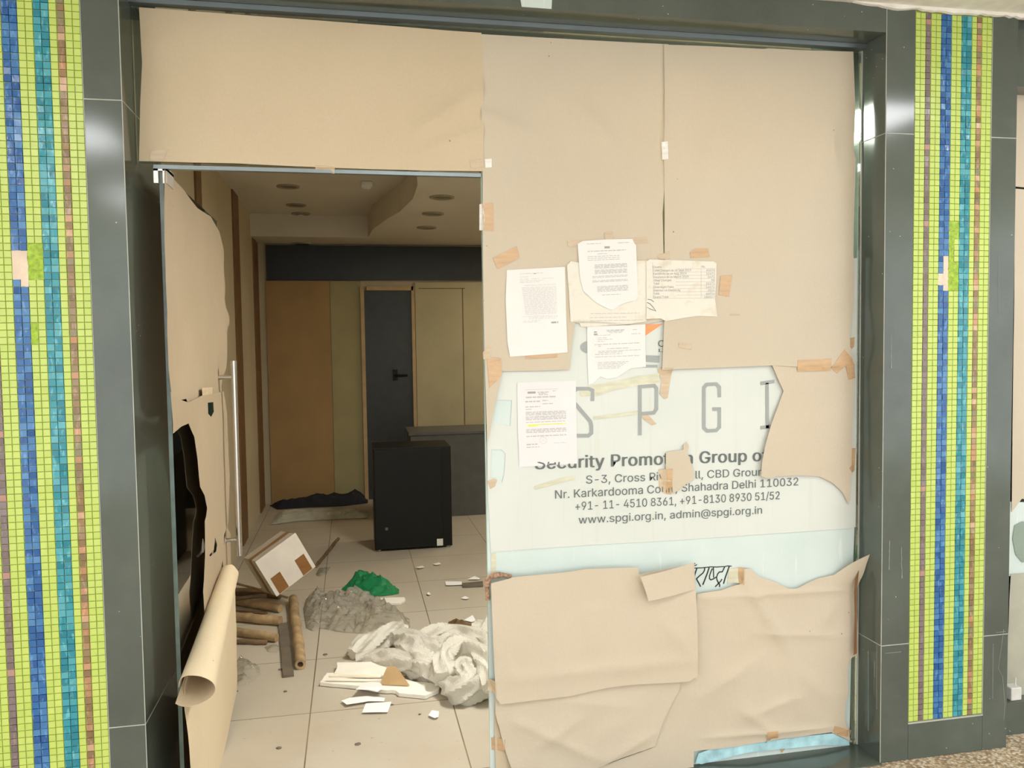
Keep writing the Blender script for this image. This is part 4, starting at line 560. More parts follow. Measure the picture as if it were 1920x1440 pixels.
  'w': (284, '69,0 11,190 44,190 67,107 70,95 73,82 77,68 80,54 84,38 88,21 82,21 86,37 89,53 93,67 96,81 100,94 103,107 126,190 158,190 181,107 184,95 187,82 191,68 194,53 198,37 201,21 196,21 199,37 203,53 206,68 210,81 213,95 217,107 240,190 272,190 215,0 184,0 159,86 152,112 150,122 148,131 145,140 138,169 145,169 138,140 131,112 129,103 126,94 124,86 99,0', '0,1,2 0,2,3 16,17,42 42,17,18 42,18,43 43,18,19 32,33,34 32,34,35 16,42,44 44,42,41 44,43,41 41,43,19 16,44,45 40,41,19 39,40,19 38,39,19 37,38,19 16,45,46 0,3,4 15,16,46 37,19,20 31,32,35 15,46,47 0,4,5 37,20,21 30,31,35 15,47,48 14,15,48 14,48,49 36,37,21 0,5,6 36,21,22 29,30,35 13,14,49 0,6,7 36,22,23 28,29,35 12,13,49 0,7,8 36,23,24 27,28,35 11,12,49 0,8,10 10,8,9 36,24,26 26,24,25 26,27,35 10,11,49 0,10,49 36,26,35'),
  'y': (195, '24,-69 31,-43 36,-44 41,-45 47,-45 52,-44 57,-43 61,-41 65,-37 69,-32 72,-26 75,-18 81,-1 9,190 42,190 83,78 87,66 90,55 93,43 96,32 100,21 103,10 92,10 95,21 98,32 101,43 104,55 108,66 112,78 153,190 186,190 102,-29 98,-38 93,-47 88,-54 83,-59 76,-64 70,-68 62,-70 54,-72 46,-73 41,-72 36,-72 32,-72 29,-71 26,-70', '12,13,14 12,14,15 28,29,30 28,30,31 12,15,16 27,28,31 26,27,31 12,16,17 25,26,21 21,26,31 12,17,18 24,25,21 12,18,19 23,24,20 20,24,21 12,19,23 23,19,20 12,23,22 12,22,21 12,21,31 11,12,31 10,11,31 9,10,31 9,31,32 8,9,32 7,8,32 7,32,33 6,7,33 0,1,2 5,6,33 0,2,3 4,5,33 0,3,4 0,4,33 0,33,34 0,34,35 0,35,36 0,36,37 0,37,38 45,0,38 44,45,38 44,38,39 43,44,39 42,43,39 42,39,40 41,42,40'),
 },
}
def text_into(bm, body, p0, p1, cap, Y, bold=0.0, world=None):
    """sans-serif lettering laid between two points, cap height cap (photo pixels)"""
    if world: a, b, hgt = world
    else:
        a, b = onY(*p0, Y), onY(*p1, Y); hgt = (onY(p0[0], p0[1] - cap, Y) - a).length
    ex = (b - a); L = ex.length; ex.normalize(); ez = Vector((-ex.z, 0, ex.x))
    if ez.z < 0: ez = -ez
    G = GLYPHS['r']; V = []; F = []
    for kc, sh in enumerate((-9, -3, 3, 9) if bold else (-1, 1)):
        x = sh
        for ch in body:
            adv, vs, ps = G[ch]; n = len(V)
            if vs:
                pts = [tuple(int(c) for c in q.split(',')) for q in vs.split()]
                tris = [[int(i) for i in q.split(',')] for q in ps.split()]
                own = list(range(len(pts)))              # strokes of one glyph overlap: keep them a hair apart in depth
                for t in tris:
                    r = {own[i] for i in t}; m = min(r); own = [m if o in r else o for o in own]
                rank = {m: k for k, m in enumerate(sorted(set(own)))}
                V += [(x + px, py, kc * .00012 + rank[o] * .00003) for (px, py), o in zip(pts, own)]
                F += [[n + i for i in t] for t in tris]
            x += adv + (7 if bold else 0)
    x0 = min(v[0] for v in V); x1 = max(v[0] for v in V)
    vs = [bm.verts.new(a + ex * ((v[0] - x0) / (x1 - x0) * L) + ez * (v[1] / 254 * hgt) + Vector((0, -v[2], 0))) for v in V]
    for f in F:
        try: bm.faces.new([vs[i] for i in f])
        except ValueError: pass
def lay(bm, off=.0006):
    y0 = max((v.co.y for v in bm.verts), default=0)
    for v in bm.verts: v.co.y = hit(v.co.x, v.co.z, YG) - off + max(-.0006, v.co.y - y0)
    return bm

# ================================================================== SETTING
# floors
bm = BM(); box(bm, (-7, -4.2, -.05), (7, YG + .02, 0)); tag(struct('floor', bm, 'pebble_floor'), 'speckled pebble floor of the passage outside the shop', 'floor')
bm = BM(); box(bm, (XW - .1, YG + .02, -.05), (3.2, YB + .1, 0)); tag(struct('floor.001', bm, 'floor_tile'), 'dusty cream square floor tiles inside the shop', 'floor')
bm = BM(); box(bm, (XL, YF - .012, -.05), (XR, YG + .02, .004)); tag(struct('trim_1', bm, 'granite'), 'dark granite threshold under the papered window and doorway', 'threshold')
# passage ceiling with ragged plaster edge
bm = BM(); box(bm, (-7, -4.2, ZC), (7, YF + .5, ZC + .08)); tag(struct('ceiling', bm, 'plaster'), 'white plaster ceiling of the passage', 'ceiling')
bm = BM(); top = []; N = 60
for i in range(N + 1):
    x = 1.72 + (2.9 - 1.72) * i / N
    d = .012 + .008 * noise.noise(Vector((x * 14, 0, 3))) + .006 * noise.noise(Vector((x * 50, 0, 5)))
    d *= min(1, (x - 1.72) / .12)
    top.append((x, ZC, d))
vv = [[bm.verts.new((x, YF - .012, z + .01)), bm.verts.new((x, YF - .012, z - d)), bm.verts.new((x, YF - .001, z - d - .002))] for x, z, d in top]
for a, b in zip(vv, vv[1:]):
    bm.faces.new((a[0], a[1], b[1], b[0])); bm.faces.new((a[1], a[2], b[2], b[1]))
tag(struct('trim_2', bm, 'plaster', smooth=True), 'ragged white plaster edge above the right mosaic pillar', 'plaster edge')
# granite lintel
bm = BM(); box(bm, (XL, YF, ZS), (XR, YG + .16, ZC - .0005)); bmesh.ops.bevel(bm, geom=bm.edges[:], offset=.002, segments=1, affect='EDGES')
tag(struct('trim_3', bm, 'granite'), 'dark polished granite lintel above the shopfront', 'lintel')
bm = BM(); box(bm, (XL, YG - .028, ZS - .016), (XR, YG + .02, ZS - .0008)); tag(struct('trim_4', bm, 'alu'), 'thin metal channel under the lintel holding the glass', 'glazing channel')

# ------------------------------------------------------------------ pillars
def mosaic(bm, bmb, xl, xr, z0, z1, Y, gone, bare):
    P = (xr - xl) / 15; g = .00055
    cols = [0, 0, 4, 0, 0, 1, 1, 0, 0, 2, 2, 0, 3, 0, 0]
    tint = bm.faces.layers.float.new('tint')
    n = int((z1 - z0) / P)
    run = [R() for _ in cols]
    for j in range(n):
        for i, c in enumerate(cols):
            if (i, j) in gone: continue
            x = xl + i * P; z = z0 + j * P
            gg = g * (1.0 if c in (0,) else .6 if c in (1, 2) else 1.2)
            a, b = x + gg, x + P - gg; lo, hi = z + gg, z + P - gg
            if c in (1, 2) : a += (R() - .5) * .0008; hi += (R() - .5) * .0008
            ch = .0008
            run[i] = .75 * run[i] + .25 * R()
            tn = min(1, max(0, (R() if c in (3, 1, 2) else R() * .6 + run[i] * .4)))
            if c == 4: tn = R() * .75 if R() > .08 else 1
            tw = [(R() - .5) * .0010 * (1.5 if c in (1, 2, 3, 4) else .5) for _ in range(3)]
            bk = [bm.verts.new((p, Y, q)) for p, q in ((a, lo), (b, lo), (b, hi), (a, hi))]
            fr = [bm.verts.new((p, Y - .0038 + tw[0] + tw[1] * s + tw[2] * t, q)) for p, q, s, t in ((a + ch, lo + ch, -1, -1), (b - ch, lo + ch, 1, -1), (b - ch, hi - ch, 1, 1), (a + ch, hi - ch, -1, 1))]
            fs = [bm.faces.new(fr)] + [bm.faces.new((bk[k], bk[(k + 1) % 4], fr[(k + 1) % 4], fr[k])) for k in range(4)]
            for f in fs: f.material_index = c; f[tint] = tn
    return P
def patch(bm, xl, P, z0, i0, i1, j0, j1, Y, sd):
    pts = [(xl + i0 * P, z0 + j0 * P), (xl + i1 * P, z0 + j0 * P), (xl + i1 * P, z0 + j1 * P), (xl + i0 * P, z0 + j1 * P)]
    b2 = poly(rag(pts, .0022, .006, sd), (), .008)
    for v in b2.verts:
        v.co = Vector((v.co.x, Y - .0005 - .0015 * (1 + noise.noise(Vector((v.co.x * 90, v.co.y * 90, sd)))), v.co.y))
    me = bpy.data.meshes.new('tmp'); b2.to_mesh(me); b2.free(); bm.from_mesh(me); bpy.data.meshes.remove(me)
def pillar(label, xa, ml, mr, xb, zb, joints, gone_rc, plaster_rc, lime_rc, joint_sides, deep):
    p = thing('mosaic_pillar', label, 'pillar', ((xa + xb) / 2, YF + .2, 0))
    bm = BM()
    back_y = YG + deep
    ym = YF + .006
    def slab(x0, x1, y0, y1, zz):
        for z0_, z1_ in zip(zz, zz[1:]): 
            vs = box(bm, (x0, y0, z0_ + .001), (x1, y1, z1_ - .001))
    zz = [0] + joints + [ZC - .0005]
    slab(xa, ml, YF, back_y, zz); slab(mr, xb, YF, back_y, zz)
    box(bm, (ml + .0005, YF, .001), (mr - .0005, back_y, zb - .004))
    bmesh.ops.bevel(bm, geom=[e for e in bm.edges], offset=.0012, segments=1, affect='EDGES')
    box(bm, (ml + .0003, ym + .004, zb - .004), (mr - .0003, back_y, ZC - .001))
    obj('granite_cladding', bm, 'granite', p)
    bm = BM()
    for z in joints:
        for x0, x1 in ((xa, ml), (mr, xb)): box(bm, (x0 + .0004, YF + .0006, z - .0016), (x1 - .0004, back_y - .01, z + .0016))
        for s in joint_sides:
            x = xb if s > 0 else xa
            box(bm, (x - .001, YF + .003, z - .0012), (x + .0004 * s + .0002, back_y - .003, z + .0012))
    for s in joint_sides:
        x = xb if s > 0 else xa
        box(bm, (x - .0014, YF - .0004, .0), (x + .0006, YF + .0018, ZC - .003))  # pale strip up the front corner, painted in for the arris highlight
    box(bm, (ml, YF - .0004, zb - .006), (mr, YF + .006, zb - .001)); box(bm, (mr - .0016, YF + .001, zb), (mr + .0004, YF + .0056, ZC - .002))
    o = obj('grout_and_arris_line', bm, 'grout_pale', p); o['label'] = 'pale grout joints and painted arris highlight'
    bm = BM(); box(bm, (ml + .001, ym, zb), (mr - .001, ym + .003, ZC - .002)); o = obj('grout_bed', bm, 'grout_lime', p)
    P = (mr - ml - .004) / 15
    gone = set()
    def zr(py, px): return int((onY(px, py, ym).z - zb) / P)
    for (i0, i1, pa, pb, px) in gone_rc:
        for j in range(zr(pb, px), zr(pa, px) + 1):
            for i in range(i0, i1): gone.add((i, j))
    bm = BM(); mosaic(bm, None, ml + .002, mr - .002, zb + .001, ZC - .003, ym, gone, None)
    obj('mosaic_panel', bm, ['tile_lime', 'tile_blue', 'tile_teal', 'tile_brown', 'tile_purple'], p)
    bm = BM()
    for n_, (i0, i1, pa, pb, px) in enumerate(plaster_rc): patch(bm, ml + .002, P, zb + .001, i0, i1, zr(pb, px), zr(pa, px) + 1, ym, n_ * 3.1)
    o = obj('bare_mortar', bm, 'mortar', p, True); o['label'] = 'cream mortar where blue tiles have fallen off'
    bm = BM()
    for n_, (i0, i1, pa, pb, px) in enumerate(lime_rc): patch(bm, ml + .002, P, zb + .001, i0, i1, zr(pb, px), zr(pa, px) + 1, ym - .0006, 40 + n_ * 2.3)
    o = obj('glue_patch', bm, 'lime_backing', p, True); o['label'] = 'shiny green glue patch with no tiles'
    return p
left = pillar('mosaic pillar left of the doorway, lime green with blue and teal stripes, big bare patch', -1.2, -1.054, -.740, XL, .14, [.414, 2.272],
    [(5, 7, 472, 512, 45), (6, 7, 512, 528, 45), (7, 9, 462, 522, 62), (7, 8, 610, 636, 62)],
    [(5, 7, 472, 512, 45), (6, 7, 512, 528, 45)],
    [(7, 9, 462, 522, 62), (7, 8, 610, 636, 62)], [1], .34)
rightp = pillar('mosaic pillar right of the shop window, lime green with purple, blue and teal stripes', XR, 1.970, 2.285, 2.39, .140, [.436, 2.268],
    [(6, 7, 490, 540, 1772), (5, 6, 518, 528, 1765), (7, 9, 500, 538, 1788), (7, 8, 440, 500, 1785), (7, 9, 426, 438, 1790)],
    [(6, 7, 490, 540, 1772), (5, 6, 518, 528, 1765)],
    [(7, 9, 500, 538, 1788), (7, 8, 440, 500, 1785), (7, 9, 426, 438, 1790)], [-1], .34)
# white drips of paint on the right pillar
bm = BM()
for pts in ([(1671, 628), (1671, 690)], [(1668, 1013), (1667, 1068)], [(1690, 1026), (1691, 1084)], [(1897, 1020)]):
    if len(pts) < 2: continue
    n = 8; a, b = onY(*pts[0], YF - .0006), onY(*pts[1], YF - .0006)
    pl = [a.lerp(b, i / n) + Vector((.002 * noise.noise(Vector((i, a.x * 9, 0))), 0, 0)) for i in range(n + 1)]
    tube(bm, pl, [.0008 + .0004 * (i % 2) for i in range(n)] + [.002], 6)
for pts in ([(1882, 1180), (1872, 1253), (1880, 1270), (1884, 1320), (1882, 1350)], [(1862, 1207), (1861, 1310)], [(1660, 1225), (1690, 1222)], [(1868, 1186), (1886, 1184)], [(1872, 480), (1872, 590)]):
    tube(bm, [onY(*q, YF - .0006) for q in pts], .0007, 6)
for (px, py0, py1) in ((1628, 1220, 1400), (1644, 1210, 1340), (1640, 1240, 1300)):
    tube(bm, [onX(px + (py - py0) * .0 , py, XR - .0006) for py in range(py0, py1, 30)], .0008, 6)
o = obj('paint_drip', bm, 'drip_white', rightp); o['label'] = 'white paint drips'

# ------------------------------------------------------------------ glazing
win = thing('window_1', 'fixed shop window pane right of the doorway, covered in paper', 'window', ((XD + XR) / 2, YG + .006, 0), kind='structure')
obj('glass_pane', bbox((XD, YG, .006), (XR - .002, YG + .012, ZS - .017)), 'clear_glass', win)
bm = BM(); box(bm, (XR - .005, YG - .005, .006), (XR - .0005, YG - .0006, ZS - .017)); obj('sealant', bm, 'grout_pale', win)
bm = BM(); box(bm, (XD - .001, YG - .0005, .006), (XD + .0025, YG + .0125, ZS - .1)); o = obj('glass_edge', bm, 'glass_edge', win); o['label'] = 'pale green polished glass edge'
trn = thing('window_2', 'transom pane above the doorway, papered over', 'window', (0, YG + .006, ZH), kind='structure')
obj('glass_pane', bbox((XL + .002, YG, ZH + .012), (XD - .002, YG + .012, ZS - .017)), 'clear_glass', trn)
bm = BM(); box(bm, (XL + .05, YG - .004, ZH - .006), (XD, YG + .016, ZH + .006)); obj('rail', bm, 'alu', trn)

# pale film on the inside lower half, seen as strips below the sign
film = sheet('frosted_film', [(910, 500), (1606, 500), (1602, 990), (1600, 1040), (1592, 1404), (1308, 1436), (1150, 1450), (919, 1450), (914, 1000)], YG - .0006, 'frosted_film', amp=.0004, cell=.1, thick=.0004)
tag(film, 'pale aqua frosted film stuck on the window glass below the sign', 'window film')

# ------------------------------------------------------------------ the sign
YS = YG - .0028
sign = thing('sign_sheet', 'white vinyl sign sheet with grey SPGI lettering on the window', 'sign', (onY(1260, 1035, YS).x, YS, onY(920, 1035, YS).z))
sheet('sign_face', [(917, 600), (1070, 560), (1242, 520), (1400, 500), (1598, 484), (1607, 484), (1606, 700), (1604, 988), (1590, 991), (1265, 1013), (1120, 1021), (920, 1035), (914, 905)], YS, 'sign_white', amp=.0006, cell=.06, thick=.0006, parent=sign,
      holes=[[(929, 750), (960, 750), (957, 799), (926, 793)], [(921, 843), (940, 843), (948, 850), (946, 885), (942, 904), (928, 895), (919, 896)]])
YT = YS - .0028
for nm, strokes in (('S', [[(1111, 752), (1111, 732), (1104, 729), (1081, 729), (1076, 735), (1076, 754), (1107, 790), (1109, 798), (1109, 812), (1103, 817), (1074, 817)]]),
                    ('P', [[(1200, 816), (1200, 725), (1227, 723), (1231, 728), (1231, 767), (1226, 774), (1203, 776)]]),
                    ('G', [[(1349, 745), (1349, 726), (1343, 720), (1325, 721), (1320, 727), (1320, 802), (1326, 808), (1343, 807), (1349, 801), (1349, 767), (1336, 767)]]),
                    ('I', [[(1438.5, 718), (1439, 803)], [(1426, 719), (1452, 715)], [(1426, 802), (1452, 799)]])):
    bm = BM()
    for st in strokes: line_px(bm, st, 7.2, YT)
    o = obj('letter', bm, 'logo_grey', sign); o['label'] = 'large grey outline letter ' + nm
for args, bold in ((('Security Promotion Group of', (1003, 880), (1440, 864), 23), 1), (('S-3, Cross River Mall, CBD Ground', (1099, 907), (1443, 891), 15), 0),
                   (('Nr. Karkardooma Court, Shahadra Delhi 110032', (1041, 935), (1497, 910), 15.5), 0), (('+91- 11- 4510 8361, +91-8130 8930 51/52', (1079, 957), (1462, 936), 15.5), 0),
                   (('www.spgi.org.in, admin@spgi.org.in', (1085, 982), (1429, 963), 14.5), 0), (('C', (1234, 650), (1246, 650), 12), 0), (('L', (1235, 660), (1244, 660), 6), 0)):
    bm = BM(); text_into(bm, *args, YT, bold); o = obj('lettering', bm, 'ink_grey', sign); o['label'] = 'grey printed line of lettering'
bm = BM()
cx, cy = 1112, 651
area_px(bm, [(cx + 24 * math.cos(a * math.pi / 10), cy + 13 * math.sin(a * math.pi / 10)) for a in range(20)][::-1], YT)
o = obj('logo_shape', bm, 'logo_grey', sign); o['label'] = 'grey ellipse of the emblem'
bm = BM(); area_px(bm, [(1205, 666), (1237, 667), (1236, 680), (1205, 678)][::-1], YT); o = obj('logo_shape', bm, 'logo_grey', sign); o['label'] = 'upper grey bar of the emblem'
bm = BM(); area_px(bm, [(1205, 684), (1233, 684), (1233, 689), (1205, 689)][::-1], YT)
o = obj('logo_shape', bm, 'logo_grey', sign); o['label'] = 'lower grey bar of the emblem'
bm = BM(); area_px(bm, [(1208, 609), (1243, 607), (1208, 631)][::-1], YT); o = obj('logo_shape', bm, 'logo_orange', sign); o['label'] = 'orange wedge of the emblem'

# hand-painted letters on the film below the sign
bm = BM(); YD = YG - .0022
Z8 = lambda pts: [(1285 + x / 16, 1050 + y / 16) for x, y in pts]
for pts, wd in (([(120, 245), (190, 240), (340, 240), (500, 235), (620, 222), (760, 205), (950, 210), (1100, 200), (1180, 200), (1260, 178), (1390, 185)], 2.0),
                ([(200, 240), (180, 330), (160, 470)], 2.6), ([(345, 250), (290, 420), (240, 600), (200, 760)], 2.9),
                ([(580, 240), (575, 310), (530, 390), (420, 480), (335, 565), (370, 630), (420, 720), (460, 800)], 2.7),
                ([(715, 225), (660, 400), (590, 580), (525, 745)], 2.9), ([(815, 250), (760, 370), (725, 480), (725, 560), (765, 595), (840, 570), (930, 510)], 2.5),
                ([(845, 215), (845, 350), (850, 530)], 2.4), ([(1180, 205), (1145, 285), (1110, 355), (1020, 360), (970, 420), (940, 510), (945, 580), (985, 670), (1030, 740), (1030, 810)], 2.6),
                ([(1100, 570), (1060, 640), (990, 710), (895, 805)], 2.6), ([(1320, 185), (1270, 330), (1200, 520), (1145, 715)], 2.9),
                ([(205, 155), (250, 172), (310, 165), (350, 130)], 2.0), ([(270, 105), (298, 108)], 2.2)):
    line_px(bm, Z8(pts), wd, YD)
o = obj('painted_lettering', bm, 'ink_black', film); o['label'] = 'black hand-painted Devanagari letters'
WL[film.name]

# ------------------------------------------------------------------ kraft paper on the shopfront
YK = YG - .006
t = sheet('kraft_sheet', [(262, 16), (420, 27), (600, 40), (760, 52), (902, 63), (906, 150), (906, 240), (905, 322), (800, 321), (700, 318), (560, 313), (440, 307), (365, 306), (262, 303), (264, 200), (268, 120)], YK, 'kraft_paper', amp=.012, freq=2.2, sd=3, cell=.02,
          extra=crease(((905, 165), (780, 250), .016, .022), ((902, 245), (760, 300), .014, .02), ((608, 60), (604, 290), .004, .03), ((420, 60), (380, 250), .006, .05), ((290, 100), (340, 230), .005, .04)))
tag(t, 'wide brown kraft paper sheet covering the transom above the open doorway', 'paper')
t = sheet('kraft_sheet', [(899, 65), (1000, 71), (1100, 77), (1252, 84), (1253, 180), (1252, 270), (1246, 330), (1241, 400), (1243, 480), (1250, 520), (1248, 600), (1200, 610), (1078, 600), (1072, 640), (1066, 693), (1000, 695), (941, 696), (927, 760), (913, 832), (909, 700), (905, 500), (904, 330)], YK, 'kraft_paper_pale', amp=.010, freq=2.0, sd=11, cell=.02,
          extra=crease(((903, 215), (1010, 262), .016, .022), ((1075, 190), (1150, 280), .016, .03), ((920, 330), (1080, 400), .006, .04), ((1140, 420), (1200, 330), .006, .04)))
tag(t, 'tall kraft paper sheet in the middle of the shopfront carrying the white notices', 'paper', None)
t = sheet('kraft_sheet', [(1243, 85), (1320, 88), (1430, 93), (1440, 92), (1520, 96), (1598, 98), (1601, 200), (1598, 280), (1602, 300), (1598, 480), (1600, 520), (1599, 570), (1592, 620), (1591, 650), (1600, 686), (1500, 688), (1448, 685), (1400, 687), (1300, 691), (1240, 693), (1244, 600), (1245, 400), (1243, 300), (1244, 180)], YK - .001, 'kraft_paper_pale', amp=.012, freq=2.0, sd=21, cell=.02,
          extra=crease(((1340, 230), (1320, 310), .013, .02), ((1555, 235), (1560, 330), .015, .02), ((1500, 270), (1565, 280), .005, .012), ((1500, 310), (1540, 318), .005, .012), ((1390, 330), (1380, 470), .008, .05), ((1480, 380), (1480, 640), .006, .05), ((1250, 500), (1590, 490), .004, .02)))
tag(t, 'plain kraft paper sheet at the upper right of the shopfront', 'paper')
t = sheet('kraft_sheet', [(1446, 684), (1458, 712), (1468, 733), (1458, 760), (1444, 795), (1432, 835), (1426, 865), (1424, 892), (1440, 897), (1452, 893), (1500, 891), (1535, 893), (1560, 905), (1578, 922), (1590, 946), (1592, 935), (1596, 880), (1597, 800), (1600, 720), (1600, 684)], YK - .003, 'kraft_paper_peach', amp=.006, freq=5, sd=31,
          extra=lambda u, z: .03 * max(0, (1.55 - u) / .25) ** 1.5 if u < 1.55 else 0)
tag(t, 'torn peach kraft paper piece over the right end of the sign', 'paper')
t = sheet('kraft_sheet', [(1248, 848), (1281, 843), (1281, 834), (1287, 828), (1291, 836), (1288, 848), (1297, 872), (1302, 897), (1288, 906), (1262, 926), (1258, 902), (1248, 904)], YS - .008, 'kraft_paper_pale', amp=.003, freq=8, cell=.015, sd=5)
tag(t, 'small torn kraft scrap stuck in the middle of the sign', 'paper')
# lower half
t = thing('kraft_sheet', 'large kraft paper sheet at the lower left of the window below the sign', 'paper', onY(1110, 1319, YK - .012))
sheet('paper_body', [(920, 1093), (965, 1081), (1060, 1072), (1100, 1066), (1195, 1063), (1197, 1076), (1250, 1066), (1300, 1056), (1303, 1110), (1306, 1180), (1307, 1268), (1296, 1272), (1290, 1277), (1180, 1283), (1140, 1288), (1070, 1304), (938, 1319), (929, 1306), (924, 1200)], YK - .030, 'kraft_paper_peach', amp=.010, freq=3, sd=41, parent=t, cell=.018,
      extra=crease(((930, 1268), (1303, 1228), .007, .02), ((1090, 1140), (1120, 1135), .006, .012), ((1092, 1140), (1098, 1175), .005, .01), ((1130, 1080), (1165, 1115), .005, .015), ((930, 1210), (960, 1265), .008, .02), ((1240, 1160), (1290, 1220), .008, .03)))
sheet('folded_flap', [(1196, 1078), (1300, 1055), (1302, 1105), (1250, 1116), (1211, 1123), (1205, 1102)], YK - .044, 'kraft_paper_peach', amp=.003, freq=5, cell=.012, sd=44, parent=t,
      extra=lambda u, z: .022 * math.sin(max(0, min(1, (1.16 - u) / .17)) * math.pi / 2))
t = sheet('kraft_sheet', [(928, 1300), (1000, 1300), (1180, 1278), (1276, 1270), (1272, 1295), (1262, 1312), (1243, 1348), (1232, 1380), (1226, 1398), (1190, 1410), (1150, 1424), (1120, 1438), (1090, 1452), (962, 1452), (945, 1400), (928, 1335)], YK - .014, 'kraft_paper_peach', amp=.010, freq=4, sd=51, ragged=.002, cell=.018,
          extra=crease(((960, 1345), (1120, 1420), .008, .02), ((1000, 1400), (1090, 1340), .007, .025), ((1130, 1425), (1220, 1370), .009, .02), ((1050, 1310), (1180, 1320), .006, .03)))
tag(t, 'creased kraft paper sheet at the very bottom left, tucked under a larger sheet', 'paper')
t = sheet('kraft_sheet', [(926, 1318), (934, 1360), (948, 1402), (962, 1452), (930, 1452), (928, 1400)], YK - .002, 'kraft_paper', amp=.003, freq=5, sd=55)
tag(t, 'narrow kraft paper strip along the bottom of the glass edge beside the doorway', 'paper')
def fold_ur(u, z):
    a = max(0, (u - 1.72) / .13); b = max(0, (z - .62) / .14)
    return .05 * min(1.2, a) * min(1.2, b)
t = thing('kraft_sheet', 'crumpled kraft paper sheet at lower right of the window with raised torn corner', 'paper', onY(1440, 1405, YK - .004))
sheet('paper_body', [(1304, 1112), (1350, 1105), (1366, 1099), (1390, 1092), (1393, 1066), (1406, 1065), (1420, 1080), (1450, 1090), (1475, 1102), (1492, 1102), (1530, 1084), (1560, 1077), (1590, 1050), (1612, 1032), (1610, 1066), (1604, 1110), (1605, 1226), (1594, 1231), (1588, 1245), (1587, 1300), (1582, 1320), (1582, 1350), (1590, 1370), (1592, 1388), (1556, 1371), (1500, 1379), (1456, 1383), (1440, 1386), (1380, 1398), (1299, 1406), (1298, 1452), (1090, 1452), (1120, 1437), (1225, 1398), (1243, 1347), (1262, 1310), (1276, 1268), (1303, 1262)], YK - .0035, 'kraft_paper_peach', amp=.014, freq=4.2, sd=61, ragged=.0012, parent=t, cell=.018, extra=lambda u, z, c=crease(((1393, 1085), (1480, 1225), .016, .02), ((1478, 1222), (1500, 1330), .010, .022), ((1310, 1118), (1585, 1104), .007, .014), ((1410, 1185), (1598, 1190), .006, .02), ((1395, 1330), (1450, 1375), .010, .02), ((1320, 1300), (1420, 1230), .008, .03), ((1480, 1240), (1560, 1320), .010, .03), ((1320, 1380), (1560, 1360), .007, .012), ((1500, 1300), (1400, 1340), .009, .025), ((1560, 1130), (1540, 1170), .006, .015)): fold_ur(u, z) + c(u, z))
sheet('scorched_edge', [(1603, 1085), (1610, 1068), (1606, 1110), (1606, 1225), (1600, 1228), (1602, 1150), (1601, 1110)], YK - .033, 'scorch', amp=.002, cell=.02, parent=t)

# ------------------------------------------------------------------ notices
def bil(q, u, v):
    (a, b, c, d) = [Vector(p) for p in q]    # TL TR BR BL
    return a.lerp(b, u).lerp(d.lerp(c, u), v)
def printed(bm, quad, Y, v, u0, u1, h, words=True):
    """one line of small print too fine to read: a row of word-length dashes"""
    u = u0
    while u < u1 - .005:
        wl = (random.uniform(.03, .11) if words else u1 - u0); e = min(u1, u + wl)
        P = [bil(quad, u, v), bil(quad, e, v), bil(quad, e, v + h), bil(quad, u, v + h)]
        area_px(bm, [tuple(p) for p in P][::-1], Y); u = e + .014
def notice(label, outline, quad, pos, mat, lines, ink='ink_soft', amp=.0022, rg=0.0, bold=()):
    t = thing('paper_notice', label, 'notice', onY(*bil(quad, .5, 1), pos), 'notices taped on the shop window')
    sd = R() * 30
    sheet('page', outline, pos, mat, amp=amp, freq=6, cell=.02, thick=.0005, ragged=rg, sd=sd, parent=t, dr=14)
    yt = pos
    for src, mt, nm, lb in ((lines or [], ink, 'printed_text', 'paragraph of small grey print'), (bold, 'ink_soft', 'heading', 'darker printed heading')):
        groups = []
        for l in src:
            hitg = [g for g in groups if any(abs(l[0] - m[0]) < .03 and l[1] < m[2] + .03 and m[1] < l[2] + .03 for m in g)]
            groups = [g for g in groups if g not in hitg] + [[m for g in hitg for m in g] + [l]]
        for g in groups:
            bm = BM()
            for l in g: printed(bm, quad, yt, *l)
            o = obj(nm, lay(bm), mt, t); o['label'] = lb
    return t, yt
YN = YK - .016
YP = YK - .0145
def tp(label, pts, mat='tape_brown', pos=YP, amp=.0016, extra=None):
    t = sheet('packing_tape', pts, YG - .004, mat, amp=amp * .6, freq=12, cell=.012, thick=.0003, extra=extra, dr=3)
    return tag(t, label, 'tape', 'pieces of tape on the shopfront')
tp('long tan tape strip behind the topmost notice', [(1062, 453), (1212, 445), (1213, 456), (1064, 463)], 'tape_tan', YP + .002)
tp('short tan tape stub poking above the topmost notice', [(1131, 437), (1146, 434), (1148, 450), (1133, 450)], 'tape_tan', YP + .001)
tp('brown tape strip under the bottom edge of the leftmost notice', [(984, 664), (1043, 661), (1043, 670), (984, 673)], pos=YN + .002)
q = [(951, 505), (1060, 501), (1064, 662), (956, 668)]
L = [(.05, .22, .62, .009), (.09, .22, .38, .007), (.115, .22, .36, .007), (.115, .42, .55, .007), (.115, .6, .8, .007), (.135, .22, .62, .007), (.152, .22, .55, .007), (.19, .3, .85, .006)]
L += [(.215 + i * .0135, .25 + .002 * i, .84 + .004 * (i % 3), .006) for i in range(24)] + [(.55, .25, .85, .006), (.565, .36, .86, .006), (.58, .36, .84, .006), (.60, .25, .55, .006), (.615, .25, .5, .007)]
t, yt = notice('large white printed notice taped beside the doorway, leftmost of the notices', [(951, 506), (1060, 500), (1062, 580), (1065, 661), (1010, 665), (957, 669), (952, 640), (949, 560)], q, YN, 'white_paper', L, 'ink_pale', bold=[(.625, .74, .86, .02), (.055, .46, .5, .009)])
q = [(1068, 492), (1215, 490), (1213, 610), (1092, 612)]
